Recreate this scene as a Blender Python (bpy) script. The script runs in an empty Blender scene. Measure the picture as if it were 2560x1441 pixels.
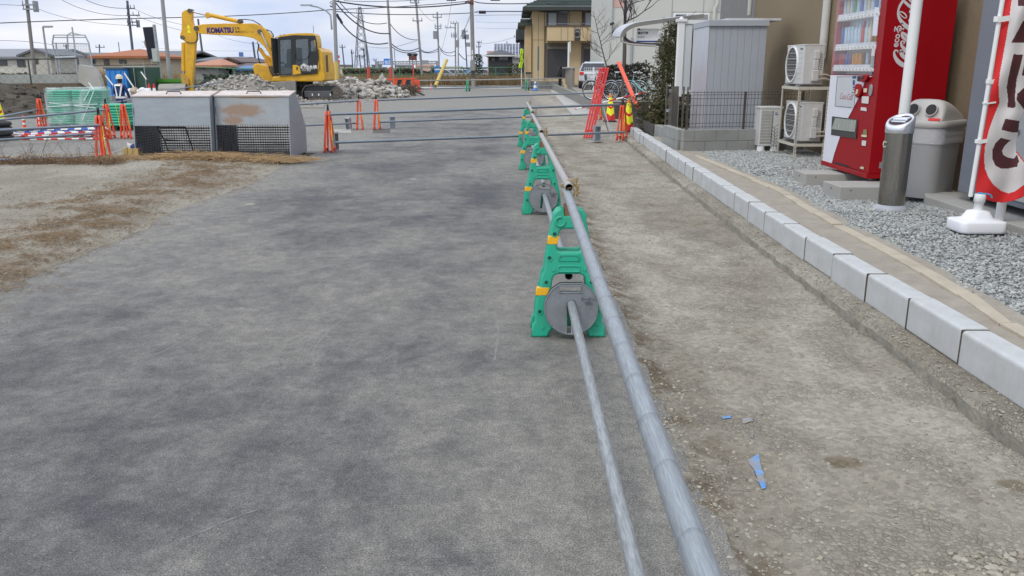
import bpy, bmesh, math, random
import numpy as np
from mathutils import Vector, Matrix, Euler, noise as mnoise
random.seed(7); np.random.seed(7)
S = bpy.context.scene
R = math.radians
PI = math.pi

# ------------------------------------------------------------------ camera
F_PX, EYE = 2080.0, 1.55            # focal length in photo pixels (2560 wide), eye height
PITCH = math.atan(550 / F_PX)
cam_d = bpy.data.cameras.new("camera"); cam = bpy.data.objects.new("camera", cam_d)
S.collection.objects.link(cam)
cam_d.sensor_width = 36; cam_d.lens = 36 * F_PX / 2560
cam_d.clip_start = 0.05; cam_d.clip_end = 8000
cam.location = (0, 0, EYE); cam.rotation_euler = (PI / 2 - PITCH, 0, 0)
S.camera = cam
S.view_settings.view_transform = 'Standard'; S.view_settings.look = 'None'
S.view_settings.exposure = 0.1; S.view_settings.gamma = 1

# ------------------------------------------------------------------ world: pale overcast sky
W = bpy.data.worlds.new("World"); S.world = W; W.use_nodes = True
SUN_EL, SUN_ROT = 48, 215
def build_world():
    nt = W.node_tree; nt.nodes.clear(); N = nt.nodes.new; L = nt.links.new
    sky = N('ShaderNodeTexSky'); sky.sky_type = 'NISHITA'; sky.sun_disc = False
    sky.sun_elevation = R(SUN_EL); sky.sun_rotation = R(SUN_ROT); sky.air_density = 1.3; sky.dust_density = 2.5
    tc = N('ShaderNodeTexCoord'); mp = N('ShaderNodeMapping'); mp.inputs['Scale'].default_value = (1.4, 1.4, 5.5)
    L(tc.outputs['Generated'], mp.inputs['Vector'])
    nz = N('ShaderNodeTexNoise'); nz.inputs['Scale'].default_value = 1.9; nz.inputs['Detail'].default_value = 7; nz.inputs['Roughness'].default_value = .55
    L(mp.outputs[0], nz.inputs['Vector'])
    rp = N('ShaderNodeValToRGB'); rp.color_ramp.elements[0].position = .33; rp.color_ramp.elements[0].color = (.86, .86, .86, 1)
    rp.color_ramp.elements[1].position = .68; rp.color_ramp.elements[1].color = (1, 1, 1, 1)
    L(nz.outputs['Fac'], rp.inputs[0])
    # cloud layer: brighter towards the zenith, as real overcast is
    sx = N('ShaderNodeSeparateXYZ'); L(tc.outputs['Generated'], sx.inputs[0])
    mr = N('ShaderNodeMapRange'); mr.inputs['From Min'].default_value = 0.1; mr.inputs['From Max'].default_value = .9
    mr.inputs['To Min'].default_value = 9.8; mr.inputs['To Max'].default_value = 17.0
    L(sx.outputs['Z'], mr.inputs['Value'])
    nz2 = N('ShaderNodeTexNoise'); nz2.inputs['Scale'].default_value = 3.1; nz2.inputs['Detail'].default_value = 6
    L(mp.outputs[0], nz2.inputs['Vector'])
    rp2 = N('ShaderNodeValToRGB'); rp2.color_ramp.elements[0].position = .35; rp2.color_ramp.elements[0].color = (.585, .69, .92, 1)
    rp2.color_ramp.elements[1].position = .62; rp2.color_ramp.elements[1].color = (.97, .97, 1.0, 1)
    L(nz2.outputs['Fac'], rp2.inputs[0])
    mu = N('ShaderNodeVectorMath'); mu.operation = 'SCALE'
    L(rp2.outputs[0], mu.inputs[0]); L(mr.outputs[0], mu.inputs['Scale'])
    mx = N('ShaderNodeMixRGB'); L(rp.outputs[0], mx.inputs['Fac']); L(sky.outputs[0], mx.inputs[1]); L(mu.outputs[0], mx.inputs[2])
    bg = N('ShaderNodeBackground'); bg.inputs['Strength'].default_value = .1
    L(mx.outputs[0], bg.inputs['Color'])
    o = N('ShaderNodeOutputWorld'); L(bg.outputs[0], o.inputs[0])
build_world()
sun_d = bpy.data.lights.new("sun", 'SUN'); sun_d.energy = 1.1; sun_d.angle = R(16); sun_d.color = (1, .93, .80)
sun = bpy.data.objects.new("sun", sun_d); S.collection.objects.link(sun)
_az = R(SUN_ROT)
_dir = Vector((math.sin(_az) * math.cos(R(SUN_EL)), math.cos(_az) * math.cos(R(SUN_EL)), math.sin(R(SUN_EL))))
sun.rotation_euler = _dir.to_track_quat('Z', 'Y').to_euler(); sun.location = (0, 0, 30)

# ------------------------------------------------------------------ layout helpers: photo measurement -> world point
def _ray(px, py):
    x = (px - 1280) / F_PX; y = -(py - 720.5) / F_PX
    return x, math.cos(PITCH) + y * math.sin(PITCH), -math.sin(PITCH) + y * math.cos(PITCH)
def gp(px, py, z=0.0):
    d = _ray(px, py); t = (z - EYE) / d[2]; return Vector((d[0] * t, d[1] * t, z))
def dp(px, py, Y):
    d = _ray(px, py); t = Y / d[1]; return Vector((d[0] * t, Y, EYE + d[2] * t))
def xp(px, py, X):
    d = _ray(px, py); t = X / d[0]; return Vector((X, d[1] * t, EYE + d[2] * t))

# ------------------------------------------------------------------ object helpers
COL = S.collection
def tag(o, label=None, cat=None, group=None, kind=None):
    if label: o['label'] = label
    if cat: o['category'] = cat
    if group: o['group'] = group
    if kind: o['kind'] = kind
    return o
def thing(name, label, cat, loc=(0, 0, 0), rz=0, group=None):
    o = bpy.data.objects.new(name, None); COL.objects.link(o); o.empty_display_size = .1
    o.location = loc; o.rotation_euler = (0, 0, rz)
    return tag(o, label, cat, group)
def copy_tree(o, parent=None):
    c = o.copy(); COL.objects.link(c); c.parent = parent
    for ch in list(o.children): copy_tree(ch, c)
    return c
def place(proto, used, loc, rz=0, label=None, group=None, rot=None):
    o = copy_tree(proto) if used else proto
    o.location = loc; o.rotation_euler = rot if rot else (0, 0, rz)
    if label: o['label'] = label
    if group: o['group'] = group
    return o

class MB:
    """collects vertices and faces, then becomes one mesh object"""
    def __init__(s): s.v = []; s.f = []; s.sm = []; s.mi = []
    def add(s, vs, fs, smooth=False, mi=0):
        b = len(s.v); s.v += [tuple(v) for v in vs]
        for f in fs: s.f.append([i + b for i in f]); s.sm.append(smooth); s.mi.append(mi)
        return s
    def bx(s, x0, x1, y0, y1, z0, z1, mi=0):
        vs = [(x0, y0, z0), (x1, y0, z0), (x1, y1, z0), (x0, y1, z0), (x0, y0, z1), (x1, y0, z1), (x1, y1, z1), (x0, y1, z1)]
        return s.add(vs, [(0, 3, 2, 1), (4, 5, 6, 7), (0, 1, 5, 4), (1, 2, 6, 5), (2, 3, 7, 6), (3, 0, 4, 7)], False, mi)
    def box(s, c, size, rot=(0, 0, 0), mi=0):
        M = Euler(rot).to_matrix(); h = [a / 2 for a in size]; c = Vector(c)
        vs = [c + M @ Vector((sx * h[0], sy * h[1], sz * h[2])) for sz in (-1, 1) for sx, sy in ((-1, -1), (1, -1), (1, 1), (-1, 1))]
        return s.add(vs, [(0, 3, 2, 1), (4, 5, 6, 7), (0, 1, 5, 4), (1, 2, 6, 5), (2, 3, 7, 6), (3, 0, 4, 7)], False, mi)
    def beam(s, p0, p1, w, h, up=(0, 0, 1), mi=0):
        p0 = Vector(p0); p1 = Vector(p1); d = (p1 - p0).normalized(); u = Vector(up)
        if abs(d.dot(u)) > .98: u = Vector((0, 1, 0))
        a = d.cross(u).normalized(); b = a.cross(d)
        vs = [p + a * sx * w / 2 + b * sy * h / 2 for p in (p0, p1) for sx, sy in ((-1, -1), (1, -1), (1, 1), (-1, 1))]
        return s.add(vs, [(0, 3, 2, 1), (4, 5, 6, 7), (0, 1, 5, 4), (1, 2, 6, 5), (2, 3, 7, 6), (3, 0, 4, 7)], False, mi)
    def tube(s, p0, p1, r0, r1=None, n=10, cap=True, mi=0):
        return s.path([p0, p1], r0, n, cap, r1, mi)
    def path(s, pts, r, n=8, cap=True, r1=None, mi=0, radii=None):
        pts = [Vector(p) for p in pts]; m = len(pts)
        if radii is None: radii = [r + ((r1 if r1 is not None else r) - r) * i / (m - 1) for i in range(m)]
        prev = None; vs = []
        for i, p in enumerate(pts):
            d = (pts[min(i + 1, m - 1)] - pts[max(i - 1, 0)]).normalized()
            if prev is None:
                u = Vector((0, 0, 1)) if abs(d.z) < .9 else Vector((0, 1, 0))
                a = d.cross(u).normalized()
            else:
                a = (prev - d * prev.dot(d)).normalized()
            prev = a; b = d.cross(a)
            for k in range(n):
                t = 2 * PI * k / n; vs.append(p + (a * math.cos(t) + b * math.sin(t)) * radii[i])
        fs = [(i * n + k, i * n + (k + 1) % n, (i + 1) * n + (k + 1) % n, (i + 1) * n + k) for i in range(m - 1) for k in range(n)]
        s.add(vs, fs, True, mi)
        if cap:
            s.add([vs[k] for k in range(n)][::-1], [list(range(n))], False, mi)
            s.add([vs[(m - 1) * n + k] for k in range(n)], [list(range(n))], False, mi)
        return s
    def hollow(s, p0, p1, r, ri, n=20, mi=0):
        p0 = Vector(p0); p1 = Vector(p1); s.path([p0, p1], r, n, False, mi=mi)
        d = (p1 - p0).normalized(); s.path([p1, p0], ri, n, False, mi=mi)
        u = Vector((0, 0, 1)) if abs(d.z) < .9 else Vector((0, 1, 0)); a = d.cross(u).normalized(); b = d.cross(a)
        for p, sg in ((p0, -1), (p1, 1)):
            vs = []
            for k in range(n):
                t = 2 * PI * k / n; q = a * math.cos(t) + b * math.sin(t); vs += [p + q * r, p + q * ri]
            s.add(vs, [(2 * k, 2 * ((k + 1) % n), 2 * ((k + 1) % n) + 1, 2 * k + 1)[::sg] for k in range(n)], False, mi)
        return s
    def lathe(s, prof, n=24, c=(0, 0, 0), mi=0, smooth=True, sy=1.0):
        c = Vector(c); vs = []; m = len(prof)
        for r, z in prof:
            for k in range(n):
                t = 2 * PI * k / n; vs.append(c + Vector((r * math.cos(t), r * math.sin(t) * sy, z)))
        fs = [(i * n + k, i * n + (k + 1) % n, (i + 1) * n + (k + 1) % n, (i + 1) * n + k) for i in range(m - 1) for k in range(n)]
        s.add(vs, fs, smooth, mi)
        if prof[0][0] > 1e-4: s.add(vs[:n][::-1], [list(range(n))], False, mi)
        if prof[-1][0] > 1e-4: s.add(vs[-n:], [list(range(n))], False, mi)
        return s
    def prism(s, pts, d0, d1, plane='xz', mi=0):
        """pts 2D, extruded along the third axis from d0 to d1"""
        def P(a, b, d): return (a, d, b) if plane == 'xz' else ((a, b, d) if plane == 'xy' else (d, a, b))
        n = len(pts); vs = [P(a, b, d0) for a, b in pts] + [P(a, b, d1) for a, b in pts]
        s.add(vs, [list(range(n)), list(range(2 * n - 1, n - 1, -1))] + [(i, i + n, (i + 1) % n + n, (i + 1) % n) for i in range(n)], False, mi)
        return s
    def blob(s, c, r, n=1, jit=.25, sq=(1, 1, 1), mi=0, smooth=False, rot=None):
        bm = bmesh.new(); bmesh.ops.create_icosphere(bm, subdivisions=n, radius=1)
        M = (rot or Euler((random.random() * 6, random.random() * 6, random.random() * 6))).to_matrix()
        vs = []
        for v in bm.verts:
            p = v.co * (1 + random.uniform(-jit, jit)); p = Vector((p.x * sq[0], p.y * sq[1], p.z * sq[2])); vs.append(Vector(c) + (M @ p) * r)
        fs = [[v.index for v in f.verts] for f in bm.faces]; bm.free()
        return s.add(vs, fs, smooth, mi)
    def build(s, name, mats, parent=None, loc=None, bevel=0, seg=2, fix=True):
        me = bpy.data.meshes.new(name); me.from_pydata(s.v, [], s.f)
        if not isinstance(mats, (list, tuple)): mats = [mats]
        for m in mats: me.materials.append(m)
        me.polygons.foreach_set('use_smooth', s.sm); me.polygons.foreach_set('material_index', s.mi)
        if fix:
            bm = bmesh.new(); bm.from_mesh(me); bmesh.ops.recalc_face_normals(bm, faces=bm.faces); bm.to_mesh(me); bm.free()
        me.update()
        o = bpy.data.objects.new(name, me); COL.objects.link(o)
        if parent: o.parent = parent
        if loc is not None: o.location = loc
        if bevel:
            b = o.modifiers.new('bevel', 'BEVEL'); b.width = bevel; b.segments = seg; b.limit_method = 'ANGLE'; b.angle_limit = R(40); b.use_clamp_overlap = True
            b.harden_normals = False
        return o
def raw_mesh(name, V, Fq, mats, parent=None, smooth=False, mi=None):
    V = np.asarray(V, dtype=np.float32); Fq = np.asarray(Fq, dtype=np.int32); k = Fq.shape[1]
    me = bpy.data.meshes.new(name); me.vertices.add(len(V)); me.vertices.foreach_set('co', V.ravel())
    me.loops.add(Fq.size); me.loops.foreach_set('vertex_index', Fq.ravel())
    me.polygons.add(len(Fq)); me.polygons.foreach_set('loop_start', np.arange(0, Fq.size, k, dtype=np.int32))
    me.polygons.foreach_set('loop_total', np.full(len(Fq), k, dtype=np.int32))
    if not isinstance(mats, (list, tuple)): mats = [mats]
    for m in mats: me.materials.append(m)
    if mi is not None: me.polygons.foreach_set('material_index', np.asarray(mi, dtype=np.int32))
    me.polygons.foreach_set('use_smooth', np.full(len(Fq), smooth, dtype=bool))
    me.update(calc_edges=True); me.validate()
    o = bpy.data.objects.new(name, me); COL.objects.link(o)
    if parent: o.parent = parent
    return o
def curve_to_mesh(cu, name, mat, parent, M):
    tmp = bpy.data.objects.new('tmp', cu); COL.objects.link(tmp)
    dg = bpy.context.evaluated_depsgraph_get()
    me = bpy.data.meshes.new_from_object(tmp.evaluated_get(dg)); bpy.data.objects.remove(tmp); bpy.data.curves.remove(cu)
    me.transform(M); me.name = name; me.materials.clear(); me.materials.append(mat)
    o = bpy.data.objects.new(name, me); COL.objects.link(o)
    if parent: o.parent = parent
    return o
def basis(o, u, v):
    """matrix taking 2D shape coords (u right, v up) onto a plane at o"""
    u = Vector(u).normalized(); v = Vector(v).normalized(); w = u.cross(v)
    M = Matrix(((u.x, v.x, w.x, o[0]), (u.y, v.y, w.y, o[1]), (u.z, v.z, w.z, o[2]), (0, 0, 0, 1)))
    return M
def plate(name, outlines, thick, mat, parent=None, M=None, bev=0, res=1):
    """flat shape with holes, extruded by thick with rounded rims; lies in local XY, centred on z"""
    cu = bpy.data.curves.new('c', 'CURVE'); cu.dimensions = '2D'; cu.fill_mode = 'BOTH'
    cu.extrude = max(thick / 2 - bev, 0); cu.bevel_depth = bev; cu.bevel_resolution = res
    if bev: cu.offset = -bev
    for pts in outlines:
        sp = cu.splines.new('POLY'); sp.points.add(len(pts) - 1); sp.use_cyclic_u = True
        for i, p in enumerate(pts): sp.points[i].co = (p[0], p[1], 0, 1)
    return curve_to_mesh(cu, name, mat, parent, M or Matrix.Identity(4))
def text(name, s, size, mat, parent=None, M=None, thick=.002, align='LEFT', bold=0, sx=1.0, shear=0):
    cu = bpy.data.curves.new('t', 'FONT'); cu.body = s; cu.size = size; cu.extrude = thick / 2; cu.align_x = align
    cu.offset = bold; cu.shear = shear; cu.resolution_u = 3
    return curve_to_mesh(cu, name, mat, parent, (M or Matrix.Identity(4)) @ Matrix.Diagonal((sx, 1, 1, 1)))
def rrect(x0, x1, y0, y1, r, n=4):
    pts = []
    for cx, cy, a in ((x1 - r, y1 - r, 0), (x0 + r, y1 - r, 90), (x0 + r, y0 + r, 180), (x1 - r, y0 + r, 270)):
        for k in range(n + 1):
            t = R(a + 90 * k / n); pts.append((cx + r * math.cos(t), cy + r * math.sin(t)))
    return pts
def circ(cx, cy, r, n=20, a0=0, a1=360):
    full = abs(a1 - a0) >= 360
    return [(cx + r * math.cos(R(a0 + (a1 - a0) * k / (n if full else n - 1))), cy + r * math.sin(R(a0 + (a1 - a0) * k / (n if full else n - 1)))) for k in range(n)]
def smooth_pts(pts, it=2, closed=True):
    for _ in range(it):
        q = []; n = len(pts)
        for i in range(n if closed else n - 1):
            a = pts[i]; b = pts[(i + 1) % n]
            q.append(tuple(a[j] * .75 + b[j] * .25 for j in range(len(a)))); q.append(tuple(a[j] * .25 + b[j] * .75 for j in range(len(a))))
        if not closed: q = [pts[0]] + q + [pts[-1]]
        pts = q
    return pts
def ribbon(pts, ws):
    """outline polygon of a stroke through pts with half widths ws"""
    n = len(pts); L_ = []; R_ = []
    for i in range(n):
        a = Vector(pts[max(i - 1, 0)]); b = Vector(pts[min(i + 1, n - 1)]); d = (b - a)
        if d.length < 1e-9: d = Vector((1, 0))
        d.normalize(); nn = Vector((-d.y, d.x)); p = Vector(pts[i]); w = ws[i] if isinstance(ws, (list, tuple)) else ws
        L_.append(tuple(p + nn * w)); R_.append(tuple(p - nn * w))
    return L_, R_
def strokes(name, ST, mat, parent, M, thick=.002):
    """list of (pts, widths) strokes drawn as flat lettering, one mesh"""
    mb = MB()
    for si, (pts, w) in enumerate(ST):
        data = [tuple(p) + (w[i] if isinstance(w, (list, tuple)) else w,) for i, p in enumerate(pts)]
        data = smooth_pts(data, 2, False)
        L_, R_ = ribbon([d[:2] for d in data], [d[2] for d in data])
        z0 = .0004 * (si % 7); n = len(L_)
        vs = [(p[0], p[1], z0 + thick) for p in L_] + [(p[0], p[1], z0 + thick) for p in R_] + [(p[0], p[1], 0) for p in L_] + [(p[0], p[1], 0) for p in R_]
        fs = [(i, i + 1, n + i + 1, n + i) for i in range(n - 1)] + [(i, 2 * n + i, 2 * n + i + 1, i + 1) for i in range(n - 1)] + [(n + i, n + i + 1, 3 * n + i + 1, 3 * n + i) for i in range(n - 1)]
        mb.add(vs, fs)
    mb.v = [tuple(M @ Vector(v)) for v in mb.v]
    return mb.build(name, mat, parent)

# ------------------------------------------------------------------ materials
MC = {}
def mat(name, col, rough=.6, metal=0, var=.12, vs=6, bump=0, bs=60, spec=.5, dirt=None, dfac=.5, ds=3, coat=0, stretch=None, alpha=1, trans=0):
    """procedural: base colour broken by two scales of noise, optional dirt layer with its own shape, bump"""
    if name in MC: return MC[name]
    m = bpy.data.materials.new(name); m.use_nodes = True; MC[name] = m
    nt = m.node_tree; N = nt.nodes.new; L = nt.links.new; b = nt.nodes['Principled BSDF']
    b.inputs['Roughness'].default_value = rough; b.inputs['Metallic'].default_value = metal
    b.inputs['Specular IOR Level'].default_value = spec; b.inputs['Coat Weight'].default_value = coat
    b.inputs['Alpha'].default_value = alpha; b.inputs['Transmission Weight'].default_value = trans
    tc = N('ShaderNodeTexCoord'); vec = tc.outputs['Object']
    if stretch:
        mp = N('ShaderNodeMapping'); mp.inputs['Scale'].default_value = stretch; L(vec, mp.inputs[0]); vec = mp.outputs[0]
    n1 = N('ShaderNodeTexNoise'); n1.inputs['Scale'].default_value = vs; n1.inputs['Detail'].default_value = 6; n1.inputs['Roughness'].default_value = .65; L(vec, n1.inputs['Vector'])
    mr = N('ShaderNodeMapRange'); mr.inputs['From Min'].default_value = .25; mr.inputs['From Max'].default_value = .75
    mr.inputs['To Min'].default_value = 1 - var; mr.inputs['To Max'].default_value = 1 + var; L(n1.outputs['Fac'], mr.inputs[0])
    sc = N('ShaderNodeVectorMath'); sc.operation = 'SCALE'; sc.inputs[0].default_value = col[:3]; L(mr.outputs[0], sc.inputs['Scale'])
    out = sc.outputs[0]
    if dirt:
        n2 = N('ShaderNodeTexNoise'); n2.inputs['Scale'].default_value = ds; n2.inputs['Detail'].default_value = 8; n2.inputs['Roughness'].default_value = .7; L(vec, n2.inputs['Vector'])
        rp = N('ShaderNodeValToRGB'); rp.color_ramp.elements[0].position = .42; rp.color_ramp.elements[0].color = (0, 0, 0, 1)
        rp.color_ramp.elements[1].position = .7; rp.color_ramp.elements[1].color = (dfac, dfac, dfac, 1); L(n2.outputs['Fac'], rp.inputs[0])
        mx = N('ShaderNodeMixRGB'); L(rp.outputs[0], mx.inputs[0]); L(out, mx.inputs[1]); mx.inputs[2].default_value = (*dirt, 1); out = mx.outputs[0]
    L(out, b.inputs['Base Color'])
    r2 = N('ShaderNodeMapRange'); r2.inputs['To Min'].default_value = max(rough - .1, 0); r2.inputs['To Max'].default_value = min(rough + .12, 1); L(n1.outputs['Fac'], r2.inputs[0]); L(r2.outputs[0], b.inputs['Roughness'])
    if bump:
        n3 = N('ShaderNodeTexNoise'); n3.inputs['Scale'].default_value = bs; n3.inputs['Detail'].default_value = 4; L(vec, n3.inputs['Vector'])
        bp = N('ShaderNodeBump'); bp.inputs['Strength'].default_value = bump; bp.inputs['Distance'].default_value = .01; L(n3.outputs['Fac'], bp.inputs['Height']); L(bp.outputs[0], b.inputs['Normal'])
    return m
def simple(nm, c, r=.6, metal=0, **k): return mat(nm, c, r, metal, **k)

def rebase(t, loc):
    """parts were modelled in world coordinates: put the empty at the base and keep the parts where they are"""
    loc = Vector(loc)
    for c in t.children: c.location = c.location - loc
    t.location = loc; return t
def round_poly(pts, r=.01, n=4):
    out = []; m = len(pts)
    for i in range(m):
        p = Vector(pts[i]); a = Vector(pts[i - 1]) - p; b = Vector(pts[(i + 1) % m]) - p; la, lb = a.length, b.length
        q = min(r, la * .45, lb * .45); s_, e = p + a.normalized() * q, p + b.normalized() * q
        for k in range(n + 1):
            t = k / n; out.append(tuple(s_ * (1 - t) ** 2 + p * 2 * t * (1 - t) + e * t * t))
    return out
# ------------------------------------------------------------------ ground materials
def ground_mat(name, kind):
    m = bpy.data.materials.new(name); m.use_nodes = True; nt = m.node_tree; N = nt.nodes.new; L = nt.links.new; b = nt.nodes['Principled BSDF']
    tc = N('ShaderNodeTexCoord'); P = tc.outputs['Object']
    def noise(scale, detail=6, rough=.6, st=None, dist=0, seed=0):
        v = P
        mp = N('ShaderNodeMapping'); mp.inputs['Scale'].default_value = st or (1, 1, 1); mp.inputs['Location'].default_value = (seed, seed * 1.7, 0); L(v, mp.inputs[0]); v = mp.outputs[0]
        n = N('ShaderNodeTexNoise'); n.inputs['Scale'].default_value = scale; n.inputs['Detail'].default_value = detail; n.inputs['Roughness'].default_value = rough; n.inputs['Distortion'].default_value = dist
        L(v, n.inputs['Vector']); return n.outputs['Fac']
    def ramp(f, a, b_, ca=0, cb=1):
        r = N('ShaderNodeMapRange'); r.interpolation_type = 'SMOOTHSTEP'; r.inputs['From Min'].default_value = a; r.inputs['From Max'].default_value = b_
        r.inputs['To Min'].default_value = ca; r.inputs['To Max'].default_value = cb; L(f, r.inputs[0]); return r.outputs[0]
    def mix(f, c1, c2, mode='MIX'):
        x = N('ShaderNodeMixRGB'); x.blend_type = mode
        if isinstance(f, float): x.inputs[0].default_value = f
        else: L(f, x.inputs[0])
        for i, c in ((1, c1), (2, c2)):
            if isinstance(c, tuple): x.inputs[i].default_value = (*c, 1)
            else: L(c, x.inputs[i])
        return x.outputs[0]
    def math_(op, a, b_):
        x = N('ShaderNodeMath'); x.operation = op
        for i, c in ((0, a), (1, b_)):
            if isinstance(c, (int, float)): x.inputs[i].default_value = c
            else: L(c, x.inputs[i])
        return x.outputs[0]
    bstr, bdist = .5, .004
    if kind == 'asphalt':
        f = noise(.85, 10, .68, (.85, .62, 1), .35); f2 = noise(4, 8, .75, (.9, .8, 1), .3, 5); f3 = noise(.16, 3, .5, seed=2)
        dust = math_('ADD', math_('MULTIPLY', f, .55), math_('ADD', math_('MULTIPLY', f2, .3), math_('MULTIPLY', f3, .25)))
        sx = N('ShaderNodeSeparateXYZ'); L(P, sx.inputs[0])
        # tyres keep the middle of the lane clean; dust gathers by the barricades, the verge and far away
        e1 = ramp(sx.outputs['X'], -.6, .75, 0, .10); e2 = ramp(sx.outputs['X'], -3.9, -2.4, .10, 0); e3 = ramp(sx.outputs['Y'], 26, 40, 0, .16)
        dust = math_('ADD', math_('ADD', dust, e1), math_('ADD', e2, e3))
        fac = ramp(dust, .42, .68)
        col = mix(fac, (.062, .065, .070), (.208, .200, .176))
        sp = noise(120, 2, .6); col = mix(ramp(sp, .60, .74, 0, .6), col, (.33, .33, .31)); col = mix(ramp(noise(160, 2, .5, seed=9), .60, .78, 0, .55), col, (.05, .053, .06))
        g = noise(38, 5, .75, (1, .8, 1), seed=4); col = mix(1.0, col, mix(ramp(g, .3, .7), (.82, .82, .82), (1.16, 1.16, 1.16)), 'MULTIPLY'); g = noise(9, 7, .8, (.9, .85, 1), .3, seed=14); col = mix(1.0, col, mix(ramp(g, .33, .67), (.77, .77, .78), (1.19, 1.19, 1.18)), 'MULTIPLY'); g = noise(150, 2, .8, seed=24); col = mix(1.0, col, mix(ramp(g, .35, .65), (.55, .55, .56), (1.4, 1.4, 1.4)), 'MULTIPLY')
        # scrape lines and pale scuffs
        sc = noise(2.6, 5, .7, (1.6, .5, 1), .8, 13); col = mix(ramp(sc, .64, .78, 0, .35), col, (.36, .345, .31))
        vo = N('ShaderNodeTexVoronoi'); vo.inputs['Scale'].default_value = 1.1; mpv = N('ShaderNodeMapping'); mpv.inputs['Scale'].default_value = (1, .7, 1); L(P, mpv.inputs[0]); L(mpv.outputs[0], vo.inputs['Vector'])
        col = mix(ramp(vo.outputs['Distance'], .035, .075, .55, 0), col, (.36, .33, .27))
        L(col, b.inputs['Base Color']); b.inputs['Roughness'].default_value = .85; h = noise(260, 3, .6); h2 = noise(60, 3, .6); h = math_('ADD', h, math_('MULTIPLY', h2, .8)); bstr, bdist = .7, .004
    elif kind == 'dirt':
        f = noise(.9, 8, .65, (1.4, .45, 1), .4); col = mix(ramp(f, .33, .68), (.252, .226, .178), (.372, .352, .296))
        col = mix(ramp(noise(2.3, 7, .7, (1.2, .5, 1), seed=3), .50, .76, 0, .55), col, (.185, .145, .095))
        col = mix(ramp(noise(1.3, 7, .7, (1.2, .5, 1), seed=23), .58, .75, 0, .5), col, (.35, .34, .30))
        sx = N('ShaderNodeSeparateXYZ'); L(P, sx.inputs[0])
        col = mix(math_('MULTIPLY', ramp(sx.outputs['X'], .74, 1.02, .9, 0), ramp(noise(5, 6, .7, seed=31), .42, .6)), col, (.13, .095, .055))
        for (pp, ra, rb) in ((gp(2122, 1158, -.03), .085, .045), (gp(2095, 1150, -.03), .05, .06), (gp(2535, 1212, -.03), .07, .05)):
            mp = N('ShaderNodeMapping'); mp.inputs['Location'].default_value = (-pp.x / ra, -pp.y / rb, 0); mp.inputs['Scale'].default_value = (1 / ra, 1 / rb, 0); L(P, mp.inputs[0]); ln = N('ShaderNodeVectorMath'); ln.operation = 'LENGTH'; L(mp.outputs[0], ln.inputs[0])
            col = mix(ramp(math_('ADD', ln.outputs['Value'], math_('MULTIPLY', noise(22, 5, .7, seed=3), 1.2)), 1.2, 1.75, .85, 0), col, (.165, .135, .085))
        vo = N('ShaderNodeTexVoronoi'); vo.inputs['Scale'].default_value = 42; L(P, vo.inputs['Vector'])
        vr = N('ShaderNodeSeparateColor'); L(vo.outputs['Color'], vr.inputs[0])
        col = mix(1.0, col, mix(vr.outputs[0], (.80, .80, .80), (1.18, 1.18, 1.18)), 'MULTIPLY')
        vo2 = N('ShaderNodeTexVoronoi'); vo2.feature = 'DISTANCE_TO_EDGE'; vo2.inputs['Scale'].default_value = 42; L(P, vo2.inputs['Vector'])
        col = mix(math_('MULTIPLY', ramp(vo2.outputs['Distance'], 0, .10, .28, 0), ramp(noise(3, 5, .6, seed=8), .48, .6)), col, (.10, .085, .065))
        col = mix(1.0, col, mix(noise(90, 4, .7, seed=6), (.76, .76, .76), (1.2, 1.2, 1.2)), 'MULTIPLY')
        L(col, b.inputs['Base Color']); b.inputs['Roughness'].default_value = .95
        h = math_('ADD', math_('MULTIPLY', ramp(vo2.outputs['Distance'], 0, .22), ramp(noise(3, 5, .6, seed=8), .4, .62)), math_('ADD', noise(120, 4, .7), math_('MULTIPLY', noise(25, 4, .7), 1.2))); bstr, bdist = .8, .010
    elif kind == 'verge':
        f = noise(.8, 8, .65, (1.1, .6, 1), .4); col = mix(ramp(f, .32, .7), (.215, .192, .148), (.335, .315, .258))
        # dry straw band along the road edge
        sx = N('ShaderNodeSeparateXYZ'); L(P, sx.inputs[0]); w = math_('ADD', sx.outputs['X'], math_('MULTIPLY', noise(.7, 4, .5, seed=7), 1.2))
        band = math_('MULTIPLY', ramp(w, -5.3, -3.9), ramp(w, -3.1, -3.6, 0, 1))
        col = mix(math_('MULTIPLY', band, ramp(noise(5, 6, .7, (1, 1, 1), .5, 4), .40, .62, .0, .55)), col, (.19, .135, .085))
        col = mix(1.0, col, mix(noise(60, 5, .75, (1, .5, 1), 0, 6), (.60, .60, .60), (1.35, 1.35, 1.35)), 'MULTIPLY')
        L(col, b.inputs['Base Color']); b.inputs['Roughness'].default_value = .97; h = math_('ADD', noise(90, 4, .7), math_('MULTIPLY', noise(18, 4, .7), 1.5)); bstr, bdist = .9, .012
    elif kind == 'soil':
        f = noise(.12, 9, .65); col = mix(ramp(f, .35, .65), (.215, .195, .155), (.33, .31, .27))
        col = mix(1.0, col, mix(noise(9, 8, .75), (.65, .65, .65), (1.3, 1.3, 1.3)), 'MULTIPLY')
        L(col, b.inputs['Base Color']); b.inputs['Roughness'].default_value = .97; h = noise(12, 6, .7); bstr, bdist = .8, .03
    L(h, (bp := N('ShaderNodeBump')).inputs['Height']); bp.inputs['Strength'].default_value = bstr; bp.inputs['Distance'].default_value = bdist
    L(bp.outputs[0], b.inputs['Normal']); MC[name] = m; return m
M_ASPH = ground_mat('asphalt', 'asphalt'); M_DIRT = ground_mat('dirt', 'dirt'); M_VERGE = ground_mat('verge', 'verge'); M_SOIL = ground_mat('soil', 'soil')
M_CONC = mat('concrete', (.40, .40, .375), .9, var=.12, vs=5, bump=.35, bs=90, dirt=(.25, .23, .19), dfac=.5, ds=2.5)
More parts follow.
